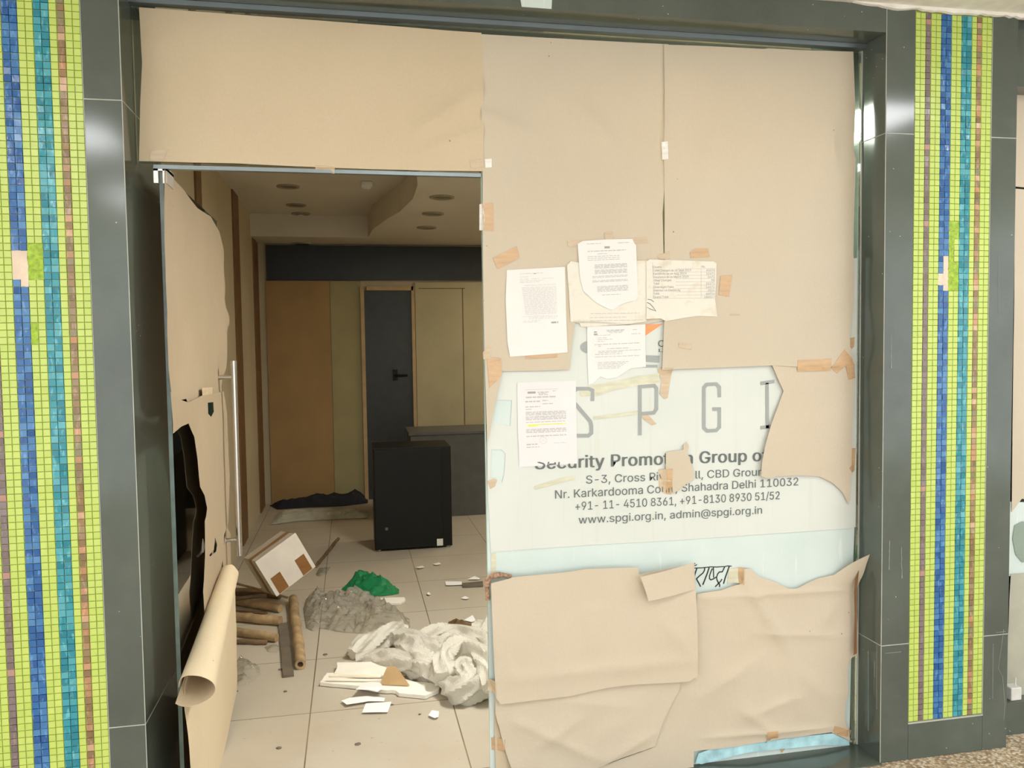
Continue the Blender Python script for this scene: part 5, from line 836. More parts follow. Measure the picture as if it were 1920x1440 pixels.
t, yt = notice('aged wrinkled sheet with brown stains behind the topmost notice', [(1064, 497), (1072, 489), (1085, 492), (1214, 488), (1216, 560), (1213, 603), (1190, 606), (1150, 612), (1092, 613), (1089, 606), (1071, 603)], q, YN - .001, 'aged_paper', [(.80, .16, .9, .008), (.86, .14, .7, .008), (.91, .14, .95, .008)], 'ink_faint', .004, .001)
q = [(1086, 451), (1192, 447), (1198, 560), (1090, 566)]
L = [(.05, .15, .4, .01), (.05, .7, .9, .01), (.17, .16, .84, .014), (.22, .33, .5, .009)] + [(.26 + i * .03, .15, .72, .009) for i in range(3)]
L += [(.40 + i * .018, .27, .84, .010) for i in range(4)] + [(.49 + i * .018, .27, .84, .010) for i in range(4)] + [(.59 + i * .018, .22, .84, .009) for i in range(2)] + [(.66, .22, .84, .010), (.68, .22, .84, .010)] + [(.76 + i * .02, .3, .84, .010) for i in range(5)] + [(.90, .38, .7, .01)]
t, yt = notice('white notice with a torn pointed bottom edge, topmost of the notices', [(1085, 456), (1095, 451), (1140, 448), (1188, 447), (1191, 454), (1195, 459), (1196, 500), (1198, 555), (1194, 563), (1175, 567), (1163, 572), (1152, 581), (1145, 580), (1128, 572), (1118, 566), (1103, 552), (1095, 545), (1089, 520)], q, YN - .007, 'white_paper', L, 'ink_faint', .003, bold=[(.105, .46, .57, .035)])
q = [(1214, 488), (1343, 491), (1344, 596), (1214, 598)]
t, yt = notice('aged white sheet with a printed list of charges, rightmost of the notices', [(1213, 490), (1220, 486), (1246, 487), (1300, 489), (1338, 490), (1344, 494), (1344, 530), (1342, 560), (1347, 594), (1338, 593), (1310, 592), (1290, 595), (1250, 602), (1240, 597), (1213, 598)], q, YN - .002, 'aged_paper', None, amp=.003)
rows = ['Dues', 'CAM Charges as on Sept 2019', 'Electricity as on Aug 2019', 'Insurance as on March 2019', 'Other Charges', 'Total', 'Overnight Fees', 'Interest on Electricity', 'Total', 'Grand Total']
wid = [16, 71, 62, 66, 34, 11, 38, 51, 11, 28]; nums = ['Rs.', '45676', '12471', '2471', '98', '15271', '16471', '2814', '46914', '186517']
for i, (s, wd, nm) in enumerate(zip(rows, wid, nums)):
    bm = BM(); y = 502 + i * 6.25; x = 1225.5 + .12 * i
    text_into(bm, s, (x, y + .6), (x + wd, y), 4.0, yt)
    o = obj('printed_text', lay(bm), 'ink_soft', t); o['label'] = 'printed row of the list of charges'
    bm = BM()
    if i: text_into(bm, nm, (1341 - 3.2 * len(nm), y + .2), (1341, y), 3.8, yt)
    else: text_into(bm, nm, (1317, y - .5), (1323, y - .5), 3.6, yt)
    o = obj('printed_amount', lay(bm), 'ink_soft', t); o['label'] = 'printed amount in the list of charges'
bm = BM()
for i in range(10): line_px(bm, [(1268 if i < 9 else 1225, 504 + i * 6.15), (1342, 503.4 + i * 6.15)], .5, yt)
line_px(bm, [(1225, 492), (1226, 559)], .6, yt); line_px(bm, [(1315, 497), (1316, 559)], .6, yt)
o = obj('table_rule', lay(bm, .0005), 'ink_faint', t)
bm = BM(); line_px(bm, [(1214, 567), (1219, 569), (1225, 575), (1231, 583), (1222, 580), (1213, 576)], 1.3, yt); line_px(bm, [(1215, 561), (1222, 562), (1227, 566)], 1.1, yt)
o = obj('pen_scribble', lay(bm, .0007), 'ink_grey', t)
q = [(1103, 613), (1212, 608), (1213, 690), (1106, 694)]
L = [(.09, .33, .64, .02), (.12, .35, .62, .014), (.15, .38, .6, .012), (.10, .78, .86, .012), (.2, .12, .4, .012), (.2, .76, .92, .012), (.26, .17, .33, .012), (.30, .17, .43, .012), (.34, .17, .3, .012), (.41, .12, .9, .016), (.45, .18, .24, .016), (.515, .34, .72, .018), (.57, .18, .92, .014), (.60, .18, .6, .014), (.64, .12, .6, .014), (.70, .12, .9, .014)] + [(.83 + i * .035, .16, .7 - .04 * i, .013) for i in range(5)]
t, yt = notice('white letter with black round emblem, torn along its bottom, in front of the sign logo', [(1103, 613), (1150, 611), (1212, 608), (1213, 650), (1214, 688), (1185, 691), (1172, 700), (1160, 708), (1142, 711), (1128, 706), (1114, 719), (1106, 722), (1104, 680)], q, YN, 'white_paper', L, 'ink_faint', .003, bold=[(.11, .115, .165, .03), (.16, .11, .175, .035)])
q = [(971, 717), (1081, 714), (1084, 870), (975, 876)]
L = [(.09, .12, .7, .004, False), (.12, .34, .54, .012), (.135, .36, .5, .010), (.15, .36, .52, .010), (.11, .6, .66, .01), (.175, .14, .66, .016), (.225, .13, .38, .016), (.22, .42, .52, .012), (.26, .42, .6, .01), (.29, .13, .38, .012), (.32, .13, .24, .01)]
L += [(.355 + i * .0165, .13, .82, .010) for i in range(3)] + [(.41 + i * .0165, .13, .82, .010) for i in range(3)] + [(.475, .13, .8, .008), (.56, .13, .82, .010), (.577, .13, .82, .010), (.595, .13, .82, .010), (.64, .13, .82, .012), (.735, .13, .32, .014), (.77, .13, .35, .010), (.735, .6, .82, .005)]
t, yt = notice('pinkish white printed notice with a yellow highlighted line, lowest of the notices', [(971, 718), (1020, 715), (1081, 714), (1082, 790), (1084, 870), (1030, 873), (975, 877), (972, 800)], q, YN + .006, 'lilac_paper', L, 'ink_faint', .0018, bold=[(.115, .17, .31, .024, False)])
bm = BM(); printed(bm, q, yt, .505, .16, .82, .010, False); printed(bm, q, yt - .0001, .517, .17, .33, .012, False)
o = obj('highlighter_mark', lay(bm, .0007), 'marker_yellow', t); o['label'] = 'yellow highlighter stripe'
bm = BM(); c = bil(q, .42, .70)
for k in range(14):
    a0, a1 = k * math.pi / 7, (k + 1) * math.pi / 7
    line_px(bm, [(c.x + 6.5 * math.cos(a0), c.y + 6.5 * math.sin(a0)), (c.x + 6.5 * math.cos(a1), c.y + 6.5 * math.sin(a1))], 1.1, yt)
line_px(bm, [(c.x - 3, c.y + 2), (c.x, c.y - 2), (c.x + 3, c.y + 2)], .8, yt)
o = obj('stamp', lay(bm), 'ink_pale', t); o['label'] = 'round grey rubber stamp'

# ------------------------------------------------------------------ pieces of packing tape
tp('slanting shiny brown tape piece left above the leftmost notice', [(923, 484), (968, 462), (973, 484), (932, 505)])
tp('upright brown tape piece on the glass edge below the transom corner', [(903, 382), (923, 381), (925, 434), (907, 433)])
tp('white curled tape on the glass edge beside an upright brown tape', [(899, 383), (907, 382), (906, 395), (908, 410), (906, 432), (899, 432)], 'tape_white', YP - .002)
tp('wide brown tape piece left below the leftmost notice', [(912, 670), (938, 671), (940, 704), (934, 710), (917, 727)])
tp('twisted pale tape on the glass edge just above the wide brown tape', [(905, 660), (916, 648), (921, 652), (916, 665), (920, 672), (906, 674)], 'tape_tan')
tp('grey brown tape piece on top edge of the charges list', [(1291, 474), (1300, 467), (1325, 466), (1328, 482), (1292, 485)], 'tape_brown')
tp('tan tape piece on the paper seam above the charges list', [(1230, 480), (1252, 472), (1255, 486), (1235, 487)], 'tape_tan')
tp('brown tape piece on right edge of the charges list', [(1348, 518), (1370, 516), (1364, 557), (1345, 553)])
tp('level brown tape piece at the top of the torn peach paper', [(1492, 675), (1555, 672), (1554, 695), (1492, 697)])
tp('folded brown tape bent over the corner near the right jamb', [(1555, 690), (1579, 655), (1590, 668), (1597, 676), (1602, 708), (1588, 712), (1582, 685), (1567, 700)])
tp('narrow tan tape below the charges list on plain paper', [(1271, 642), (1295, 646), (1293, 656), (1270, 651)], 'tape_tan')
tp('thin tape strip right of the charges list on plain paper', [(1365, 588), (1384, 589), (1384, 592), (1365, 592)], 'tape_tan')
tp('white tape tab halfway down the seam of the tall kraft sheets', [(1238, 268), (1249, 267), (1250, 300), (1239, 301)], 'tape_white')
tp('small white square label near the upper right corner of the doorway', [(908, 300), (921, 299), (921, 315), (909, 316)], 'tape_white')
tp('tan tape strip joining the papers at the doorway upper right corner', [(881, 303), (905, 300), (905, 314), (882, 317)], 'tape_tan')
tp('brown tape on the right edge of the torn peach paper', [(1597, 840), (1604, 840), (1602, 882), (1596, 886), (1589, 878), (1596, 868)])
tp('small brown tape on the right paper edge above the folded tape', [(1593, 634), (1602, 632), (1601, 650), (1597, 654), (1592, 648)])
tp('upper brown tape on the lower right paper bottom edge', [(1432, 1366), (1452, 1364), (1454, 1388), (1433, 1390)], pos=YK - .024)
tp('pale yellow tape hanging on blue film at the window foot', [(1433, 1389), (1455, 1387), (1456, 1398), (1434, 1400)], 'tape_yellowed', YK - .016)
tp('brown tape at the lower right bottom corner beside the granite jamb', [(1560, 1357), (1596, 1369), (1594, 1379), (1557, 1374)], pos=YK - .024)
tp('torn brown tape flap hanging over the granite threshold', [(1456, 1385), (1502, 1379), (1492, 1392), (1480, 1396), (1466, 1412), (1460, 1402)], pos=YK - .024)
tp('brown tape at the bottom of the glass edge', [(921, 1383), (945, 1381), (944, 1404), (922, 1406)], pos=YK - .022)
tp('tan tape on the glass edge beside the bubble wrap', [(917, 1273), (926, 1270), (927, 1296), (914, 1294)], 'tape_tan', pos=YK - .022)
tp('pale tape on the lower left corner of the transom paper', [(284, 285), (317, 281), (307, 301), (282, 304)], 'tape_tan', YK - .013)
tp('clear tape bit in the middle of the door head rail', [(590, 311), (628, 314), (627, 326), (612, 322), (592, 318)], 'tape_tan', YK - .013)
tp('thin white tape on the right end of the door head rail', [(810, 322), (882, 325), (882, 329), (810, 326)], 'tape_white', YK - .008)
tp('brown upright tape on top left corner of the small torn scrap', [(1246, 879), (1259, 878), (1258, 927), (1248, 926)], 'tape_brown', YS - .0145)
tp('paler tape beside the small torn scrap on the sign', [(1235, 880), (1247, 879), (1248, 926), (1236, 920)], 'tape_tan', YS - .007)
tp('torn kraft and tape strip hanging left of the letter G', [(1232, 690), (1260, 690), (1252, 746), (1245, 748), (1236, 738), (1240, 716)], 'tape_tan', YS - .013)
tp('small brown tape shred on the stem of the letter P', [(1200, 773), (1216, 779), (1231, 795), (1222, 797), (1206, 786)], 'tape_tan', YS - .007)
tp('small brown tape on the upper edge beside the painted letters', [(1381, 1064), (1393, 1063), (1390, 1094), (1383, 1092)], pos=YK - .021)
tp('yellowed clear tape right of the painted letters', [(1367, 1066), (1384, 1064), (1383, 1092), (1364, 1095)], 'tape_yellowed', YG - .004)
tp('yellowed tape strip at the left end of the film below the sign', [(921, 1038), (930, 1037), (930, 1075), (921, 1078)], 'tape_yellowed', YG - .004)
tp('faded horizontal tape strip between the letters S and P', [(1112, 781), (1196, 770), (1196, 777), (1113, 787)], 'tape_yellowed', YS - .0045)
tp('wrinkled whitish tape residue between the letter notice and the letters S and P', [(1086, 736), (1100, 724), (1150, 716), (1200, 704), (1236, 700), (1236, 722), (1200, 722), (1150, 732), (1120, 742), (1090, 744)], 'tape_yellowed', YS - .0045)
tp('faded slanting tape strip below the lowest notice', [(1001, 912), (1060, 894), (1078, 892), (1078, 899), (1050, 905), (1003, 918)], 'tape_yellowed', YS - .0045)
tp('kraft shred at the left sign hole beside the doorway', [(913, 902), (926, 897), (932, 900), (928, 912), (919, 917)], 'tape_tan', YS - .006)
t = sheet('blue_film', [(1309, 1412), (1345, 1398), (1400, 1391), (1432, 1388), (1455, 1386), (1500, 1380), (1560, 1374), (1590, 1388), (1592, 1396), (1540, 1396), (1460, 1404), (1400, 1410), (1315, 1432), (1303, 1430)], YK - .004, 'blue_film', amp=.006, freq=14, cell=.015, sd=71)
tag(t, 'crumpled pale blue plastic strip at the foot of the window above the threshold', 'plastic strip')
t = sheet('lintel_patch', [(975, -6), (1035, -3), (1034, 17), (978, 13)], YF - .001, 'frosted_film', amp=.001, cell=.03)  # thin pale rectangle laid on the lintel face
tag(t, 'pale blue white patch on the granite lintel', 'sticker')
M['tape_white']
# frayed rusty rope end and black pen at the glass edge
t = BM(); tube(t, spline([onY(915, 1125, YK - .012), onY(914, 1098, YK - .013), onY(920, 1082, YK - .014), onY(940, 1078, YK - .012), onY(958, 1082, YK - .01)], 8), [.008] * 8 + [.011] * 16 + [.008] * 9, 10, wob=.35)
tag(obj('rope_end', t, 'rust_rope', None, True), 'frayed rusty brown rope bit tucked at the glass edge below the sign', 'rope')

# ------------------------------------------------------------------ the glass door (open inwards)
XDO = -.568
door = thing('door_1', 'frameless glass door standing open into the shop, half covered in torn kraft paper', 'door', (XDO, YG + .02, 0), kind='structure')
DW = 1.02
bm = bbox((XDO - .006, YG + .012, .012), (XDO + .006, YG + .012 + DW, ZH - .012)); obj('glass_panel', bm, 'clear_glass', door)
bm = BM(); box(bm, (XDO - .0063, YG + .0105, .012), (XDO + .0063, YG + .0125, ZH - .012)); box(bm, (XDO - .0063, YG + .0117 + DW, .012), (XDO + .0063, YG + .0137 + DW, ZH - .012)); obj('glass_edge', bm, 'glass_edge_dark', door)
p0 = onY(284, 343, YG); p1 = onY(303, 312, YG)
bm = BM()
for x0, x1 in ((XDO - .020, XDO - .0066), (XDO + .0066, XDO + .019)):
    b2 = box(bm, (x0, YG - .002, p0.z), (x1, YG + .10, ZH - .004))
box(bm, (XDO - .02, YG - .002, ZH - .012), (XDO + .019, YG + .10, ZH - .002))
o = obj('pivot_fitting', bm, 'pivot_metal', door); o['label'] = 'white metal pivot clamp at the top'
bm = BM(); box(bm, (XDO - .018, YG, .004), (XDO + .018, YG + .12, .05)); obj('pivot_fitting', bm, 'pivot_metal', door)
XH = XDO + .078
ha = onX(449, 675, XH); hb = onX(437, 1064, XH)
hy = (ha.y + hb.y) / 2
hd = BM(); tube(hd, [(XH, hy, ha.z), (XH, hy, ha.z - .002), (XH, hy, hb.z)], .0135, 16)
hdl = obj('pull_handle', hd, 'steel', door, True); hdl['label'] = 'long brushed steel pull handle'
for pz in (onX(442, 706, XH).z, hb.z + (ha.z - onX(442, 706, XH).z)):
    bm = BM(); tube(bm, [(XDO - .03, hy, pz), (XH, hy, pz)], .009, 12); obj('standoff', bm, 'steel', hdl, True)

XP = XDO + .0085
def dsheet(label, px, mat='kraft_paper_door_shaded', pos=XP, **k):
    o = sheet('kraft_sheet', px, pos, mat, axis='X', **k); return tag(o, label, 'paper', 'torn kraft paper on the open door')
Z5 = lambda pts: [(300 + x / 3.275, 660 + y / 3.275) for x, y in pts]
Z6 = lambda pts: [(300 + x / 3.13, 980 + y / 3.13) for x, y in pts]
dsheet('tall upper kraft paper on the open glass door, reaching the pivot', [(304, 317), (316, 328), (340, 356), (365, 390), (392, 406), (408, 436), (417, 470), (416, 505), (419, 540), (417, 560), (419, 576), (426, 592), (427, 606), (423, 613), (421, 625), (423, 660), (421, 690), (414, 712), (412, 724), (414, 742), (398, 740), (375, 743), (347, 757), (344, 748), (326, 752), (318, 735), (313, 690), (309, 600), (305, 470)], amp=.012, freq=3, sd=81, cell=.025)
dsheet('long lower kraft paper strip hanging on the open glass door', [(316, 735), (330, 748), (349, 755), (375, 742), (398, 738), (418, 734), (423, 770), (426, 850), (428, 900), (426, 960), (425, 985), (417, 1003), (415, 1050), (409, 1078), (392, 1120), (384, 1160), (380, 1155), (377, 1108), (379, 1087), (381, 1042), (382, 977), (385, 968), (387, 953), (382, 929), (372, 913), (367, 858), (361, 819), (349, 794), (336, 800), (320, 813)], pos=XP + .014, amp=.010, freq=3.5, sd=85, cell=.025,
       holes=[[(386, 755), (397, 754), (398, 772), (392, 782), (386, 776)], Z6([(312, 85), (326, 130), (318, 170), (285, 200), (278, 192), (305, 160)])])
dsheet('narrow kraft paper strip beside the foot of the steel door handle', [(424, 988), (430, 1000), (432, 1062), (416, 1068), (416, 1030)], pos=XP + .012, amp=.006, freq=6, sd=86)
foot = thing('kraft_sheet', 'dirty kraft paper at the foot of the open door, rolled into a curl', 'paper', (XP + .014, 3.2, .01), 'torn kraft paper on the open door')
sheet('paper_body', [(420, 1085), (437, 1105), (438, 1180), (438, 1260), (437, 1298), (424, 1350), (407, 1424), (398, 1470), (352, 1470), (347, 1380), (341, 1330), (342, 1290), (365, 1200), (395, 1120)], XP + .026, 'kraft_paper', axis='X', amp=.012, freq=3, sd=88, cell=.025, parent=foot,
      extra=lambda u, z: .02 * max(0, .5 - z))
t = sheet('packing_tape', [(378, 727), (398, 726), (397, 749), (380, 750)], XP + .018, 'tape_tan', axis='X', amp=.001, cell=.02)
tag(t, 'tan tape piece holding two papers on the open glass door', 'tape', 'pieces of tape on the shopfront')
# rolled-back curl of paper
bm = BM()
A = onX(429, 1074, XP + .05); B = onX(366, 1292, XP + .075)
ax = (B - A); n1 = Vector((1, 0, 0)); n1 = (n1 - ax.normalized() * n1.dot(ax.normalized())).normalized(); n2 = ax.normalized().cross(n1)
rows = []
NA, NL = 26, 18
for i in range(NL + 1):
    s = i / NL; c = A + ax * s; r = .042 + .022 * s
    row = []
    for k in range(NA + 1):
        an = math.radians(-150 + 330 * k / NA)
        rr = r * (1 - .22 * k / NA) * (1 + .05 * noise.noise(Vector((s * 3, an, 2))))
        e = .02 * math.sin(an * 1.5) * (1 if i == NL else 0) + (.03 * noise.noise(Vector((an, 0, 5))) if i == 0 else 0)
        row.append(bm.verts.new(c + (n1 * math.cos(an) + n2 * math.sin(an)) * rr + ax.normalized() * e))
    rows.append(row)
for a, b in zip(rows, rows[1:]):
    for k in range(NA): bm.faces.new((a[k], a[k + 1], b[k + 1], b[k]))
bmesh.ops.recalc_face_normals(bm, faces=bm.faces)
g = bmesh.ops.solidify(bm, geom=bm.faces[:], thickness=.0012)
o = obj('rolled_curl', bm, 'kraft_paper', foot, True); o['label'] = 'rolled-back curl of the paper'

# ================================================================== INSIDE THE SHOP
ZL_ = onY(700, 459, YB - .001).z            # lower ceiling height
YFA = None
d = ray(690, 445); tt = (ZL_ - EYE) / d.z; YFA = d.y * tt
zu = onY(600, 402, YFA).z
bm = BM(); box(bm, (XW - .1, YG + .3, 0), (XW, YB + .1, zu + .1)); tag(struct('wall_left', bm, 'shop_wall'), 'beige left wall inside the shop', 'wall')
bm = BM(); box(bm, (XW, YB, 0), (3.2, YB + .1, zu + .1)); tag(struct('wall_back', bm, 'shop_wall'), 'back wall inside the shop', 'wall')
bm = BM(); box(bm, (3.1, YG + .3, 0), (3.2, YB, zu + .1)); tag(struct('wall_right', bm, 'shop_wall'), 'right wall inside the shop hidden by the papered window', 'wall')
bm = BM()
box(bm, (XW - .1, YG + .2, 0), (XL - .1, YG + .3, zu + .1)); box(bm, (XR + .1, YG + .2, 0), (3.2, YG + .3, zu + .1)); box(bm, (XW - .1, YG + .16, ZS + .002), (3.2, YG + .3, zu + .1))
tag(struct('wall_front', bm, 'shop_wall'), 'inner side of the shopfront wall', 'wall')
bm = BM(); box(bm, (XW - .1, YG + .2, zu), (3.2, YB + .1, zu + .08)); tag(struct('ceiling.001', bm, 'shop_ceiling'), 'upper plaster ceiling inside the shop', 'ceiling')
# dropped ceiling with a curved edge
edge = [(XW, YFA)]
cv = [onZ(*p, ZL_) for p in ((690, 446), (699, 430), (722, 413), (749, 397), (774, 373), (783, 347), (782, 332))]
for p in cv: edge.append((p.x, p.y))
last = edge[-1]; edge += [(last[0] + .02, max(YG + .6, last[1] - .8)), (last[0] + .25, YG + .32)]
outer = [(3.1, YG + .32), (3.1, YB), (XW, YB)]
pl = edge + outer
bm = poly(pl, (), 0)
for v in bm.verts: v.co.z = ZL_
g = bmesh.ops.extrude_face_region(bm, geom=bm.faces[:]); bmesh.ops.translate(bm, verts=[x for x in g['geom'] if isinstance(x, bmesh.types.BMVert)], vec=(0, 0, zu - ZL_ - .001))
tag(struct('ceiling.002', bm, 'shop_ceiling'), 'dropped ceiling with a curved edge at the back of the shop', 'ceiling')
# downlights
def downlight(px, py, z, r, label):
    c = onZ(px, py, z)
    t = thing('downlight', label, 'ceiling light', (c.x, c.y, z - .012), 'unlit recessed ceiling lamps')
    bm = BM()
    for k in range(28):
        a0, a1 = 2 * math.pi * k / 28, 2 * math.pi * (k + 1) / 28
        prof = [(r, 0), (r * .98, -.010), (r * .8, -.012), (r * .72, -.004), (r * .7, -.001)]
        for (ra, za), (rb, zb_) in zip(prof, prof[1:]):
            bm.faces.new([bm.verts.new((c.x + math.cos(a) * rr, c.y + math.sin(a) * rr, z + zz)) for a, rr, zz in ((a0, ra, za), (a1, ra, za), (a1, rb, zb_), (a0, rb, zb_))])
    bmesh.ops.remove_doubles(bm, verts=bm.verts, dist=1e-5); obj('rim', bm, 'rim_tan', t, True)
    bm = BM(); bmesh.ops.create_circle(bm, cap_ends=True, segments=28, radius=r * .71, matrix=Matrix.Translation((c.x, c.y, z - .003))); obj('lens', bm, 'lens_dark', t)
downlight(540, 349, zu, .085, 'unlit round downlight nearest the door on the raised left ceiling')
downlight(555, 384, zu, .085, 'middle unlit downlight of the row on the raised left ceiling')
downlight(564, 400, zu, .085, 'farthest unlit downlight on the raised left ceiling')
downlight(829, 369, ZL_, .085, 'unlit downlight nearest the door on the dropped right ceiling')
downlight(812, 400, ZL_, .085, 'middle unlit downlight of the row on the dropped right ceiling')
downlight(800, 426, ZL_, .085, 'farthest unlit downlight on the dropped right ceiling')
downlight(565, 456, ZL_, .09, 'unlit downlight close above the dark band at the back of the shop')
c = onZ(688, 341, zu); bm = bbox((c.x - .04, c.y - .04, zu - .04), (c.x + .04, c.y + .04, zu - .0005), .006)
t = thing('smoke_detector', 'small white square detector on the raised shop ceiling', 'detector', (c.x, c.y, zu - .05)); obj('housing', bm, 'pvc_white', t)
bm = BM(); bmesh.ops.create_cone(bm, cap_ends=True, segments=20, radius1=.022, radius2=.035, depth=.02, matrix=Matrix.Translation((c.x, c.y, zu - .0495))); obj('sensor', bm, 'pvc_white', t)
# vertical trims on the left wall
def vtrim(n, xc, xw, y0=None):
    a = onX(xc - xw, 700, XW + .001); b = onX(xc + xw, 700, XW + .001)
    bm = BM(); box(bm, (XW, a.y, .0), (XW + .012, b.y, zu - .001)); tag(struct('trim_%d' % n, bm, 'trim_brown'), None, 'wall strip')
    return bpy.data.objects[-1] if False else None
for n, (xc, xw, lab) in enumerate(((381, 5, 'brown strip on the left wall seen through the open glass door'), (449, 5, 'brown strip on the left wall behind the steel door handle'), (484, 4, 'brown strip on the left wall nearest the back of the shop'))):
    a = onX(xc - xw, 700, XW + .001); b = onX(xc + xw, 700, XW + .001)
    bm = BM(); box(bm, (XW, a.y, 0), (XW + .012, b.y, min(zu, ZL_) - .003 if b.y > YFA else zu - .001)); struct('trim_%d' % (5 + n), bm, 'trim_brown', None, lab, 'wall strip')
# back wall joinery
def backbox(px0, py0, px1, py1, t, mat, y=YB):
    a, b = onY(px0, py1, y - t), onY(px1, py0, y - t); pm = (py0 + py1) / 2
    xa, xb = onY(px0, pm, y - t).x, onY(px1, pm, y - t).x
    bm = BM(); box(bm, (xa, y - t, max(.0, a.z)), (xb, y, b.z)); return bm
obj_b = backbox(499, 464, 1010, 525, .05, None); tag(struct('trim_8', obj_b, 'band_dark'), 'dark horizontal band across the top of the back wall', 'wall band')
t = tag(struct('wall_panel', backbox(504, 527, 623, 950, .03, None), 'panel_brown'), 'brown wood panel on the back wall at the left', 'wall panel')
t = tag(struct('wall_panel', backbox(623.6, 527, 681, 950, .03, None), 'panel_olive'), 'narrow olive panel left of the dark back door', 'wall panel')
d2 = thing('door_2', 'dark back door standing in a tan frame at the rear of the shop', 'door', (onY(730, 935, YB).x, YB - .04, 0), kind='structure')
obj('door_leaf', backbox(687, 545, 775, 950, .035, None), 'door_dark', d2)
bm = backbox(680, 537, 687, 950, .06, None)
for q_ in ((775, 537, 781, 950), (687, 537, 775, 544.5)):
    a, b = onY(q_[0], q_[3], YB - .06), onY(q_[2], q_[1], YB - .06); pm = (q_[1] + q_[3]) / 2; box(bm, (onY(q_[0], pm, YB - .06).x, YB - .06, max(0, a.z)), (onY(q_[2], pm, YB - .06).x, YB, b.z))
obj('door_frame', bm, 'frame_tan', d2)
a = onY(741, 704, YB - .05); bm = BM(); box(bm, (a.x - .025, YB - .05, a.z - .05), (a.x + .025, YB - .035, a.z + .06)); tube(bm, [(a.x, YB - .055, a.z), (a.x, YB - .085, a.z), (a.x + .12, YB - .085, a.z)], .011, 8); obj('door_handle', bm, 'black_laminate', d2)
t = tag(struct('wall_panel', backbox(782, 530, 1010, 950, .02, None), 'panel_beige'), 'beige panel right of the dark back door', 'wall panel')
bm = BM()
for q_ in ((870, 540, 871.5, 950), (785, 540, 871.5, 541.5)):
    a, b = onY(q_[0], q_[3], YB - .023), onY(q_[2], q_[1], YB - .023); pm = (q_[1] + q_[3]) / 2; box(bm, (onY(q_[0], pm, YB - .023).x, YB - .023, max(0, a.z)), (onY(q_[2], pm, YB - .023).x, YB - .0195, b.z))
tag(struct('trim_9', bm, 'trim_brown'), 'thin brown line framing the beige back panel', 'wall trim')
# low grey counter at the right rear
a = onY(770, 811, 7.2); c0 = onZ(790, 955, 0)
t = thing('counter', 'low dark grey counter behind the black cabinet', 'counter', (a.x + .6, 7.4, 0))
bm = bbox((a.x, 7.2, 0), (a.x + 1.3, 7.7, a.z - .03)); obj('body', bm, 'grey_laminate', t)
bm = bbox((a.x - .02, 7.18, a.z - .0295), (a.x + 1.32, 7.72, a.z), .004); obj('worktop', bm, 'grey_laminate', t)
# black cabinet
a = onZ(704, 1036); yc = a.y; b = onY(832, 1036, yc); top = onY(700, 842, yc)
t = thing('cabinet', 'black low cabinet standing in the middle of the shop floor', 'cabinet', ((a.x + b.x) / 2, yc + .2, 0))
wx = b.x + .07
bm = bbox((a.x, yc + .02, .012), (wx, yc + .42, top.z), .004); obj('carcass', bm, 'black_laminate', t)
bm = bbox((a.x + .004, yc, .02), (b.x - .004, yc + .019, top.z - .01), .003); dd = obj('cabinet_door', bm, 'black_laminate', t)
bm = BM(); k = onY(725, 992, yc - .012); tube(bm, [(k.x, yc + .001, k.z), (k.x, yc - .012, k.z)], .012, 12); obj('knob', bm, 'grey_laminate', dd)
for (x, z_) in ((a.x + .03, .012), (wx - .03, .012)):
    for yy in (yc + .05, yc + .39):
        bm = BM(); tube(bm, [(x, yy, 0), (x, yy, .013)], .018, 10); obj('foot', bm, 'steel', t)
bm = BM(); p = onY(826, 1033, yc); box(bm, (b.x - .05, yc - .003, .022), (b.x - .004, yc - .0005, .075)); o = obj('corner_bracket', bm, 'pvc_white', dd); o['label'] = 'pale metal corner'

# ------------------------------------------------------------------ things on the shop floor
def heap(name, px, mat, H, sd, rough=1.0, cell=.013, label='', cat='', group=None, z0=.003, freq=9, ridge=.6, wrinkle=0.0):
    pts = rag([(onZ(*p).x, onZ(*p).y) for p in px], .006, .02, sd)
    bm = poly(pts, (), cell)
    n = len(pts); B = [Vector(p) for p in pts]
    for v in bm.verts:
        p = Vector((v.co.x, v.co.y)); dm = 9
        for i in range(n):
            a, b = B[i], B[(i + 1) % n]; e = b - a; q_ = a + e * max(0, min(1, (p - a).dot(e) / max(e.length_squared, 1e-9)))
            dm = min(dm, (p - q_).length)
        k = min(1, dm / .11); k = k * k * (3 - 2 * k)
        P = Vector((v.co.x * freq, v.co.y * freq, sd))
        rd = 1 - 2.6 * abs(noise.noise(P)) ** .8; rd2 = 1 - 2.6 * abs(noise.noise(P * 2.7)) ** .8
        h = H * k * (.52 + .38 * noise.noise(P * .6) + ridge * (.26 * rd + .09 * rd2)) + .010 * min(1, dm / .02) * (.5 + rd2 * .5)
        if wrinkle:
            W = Vector((v.co.x * 21, v.co.y * 21, sd + 9)); h += wrinkle * min(1, dm / .03) * ((1 - 3 * abs(noise.noise(W))) * .6 + (1 - 3 * abs(noise.noise(W * 2.1))) * .35)
        v.co.z = z0 + max(.001, h); v.co.y = min(v.co.y, YB - .05)
        v.co.x += .012 * rough * k * noise.noise(P * 1.7 + Vector((5, 0, 0))); v.co.y += .012 * rough * k * noise.noise(P * 1.7 + Vector((0, 7, 0)))
    o = obj(name, bm, mat, None, True); return tag(o, label, cat, group)
heap('plastic_sheet', [(568, 1142), (574, 1124), (594, 1114), (640, 1126), (700, 1136), (735, 1146), (768, 1162), (770, 1183), (700, 1190), (640, 1186), (600, 1178), (588, 1184), (574, 1178)], 'clear_plastic', .13, 4, wrinkle=.034, label='big crumpled clear plastic sheet heaped beside the wooden poles', cat='plastic sheet')
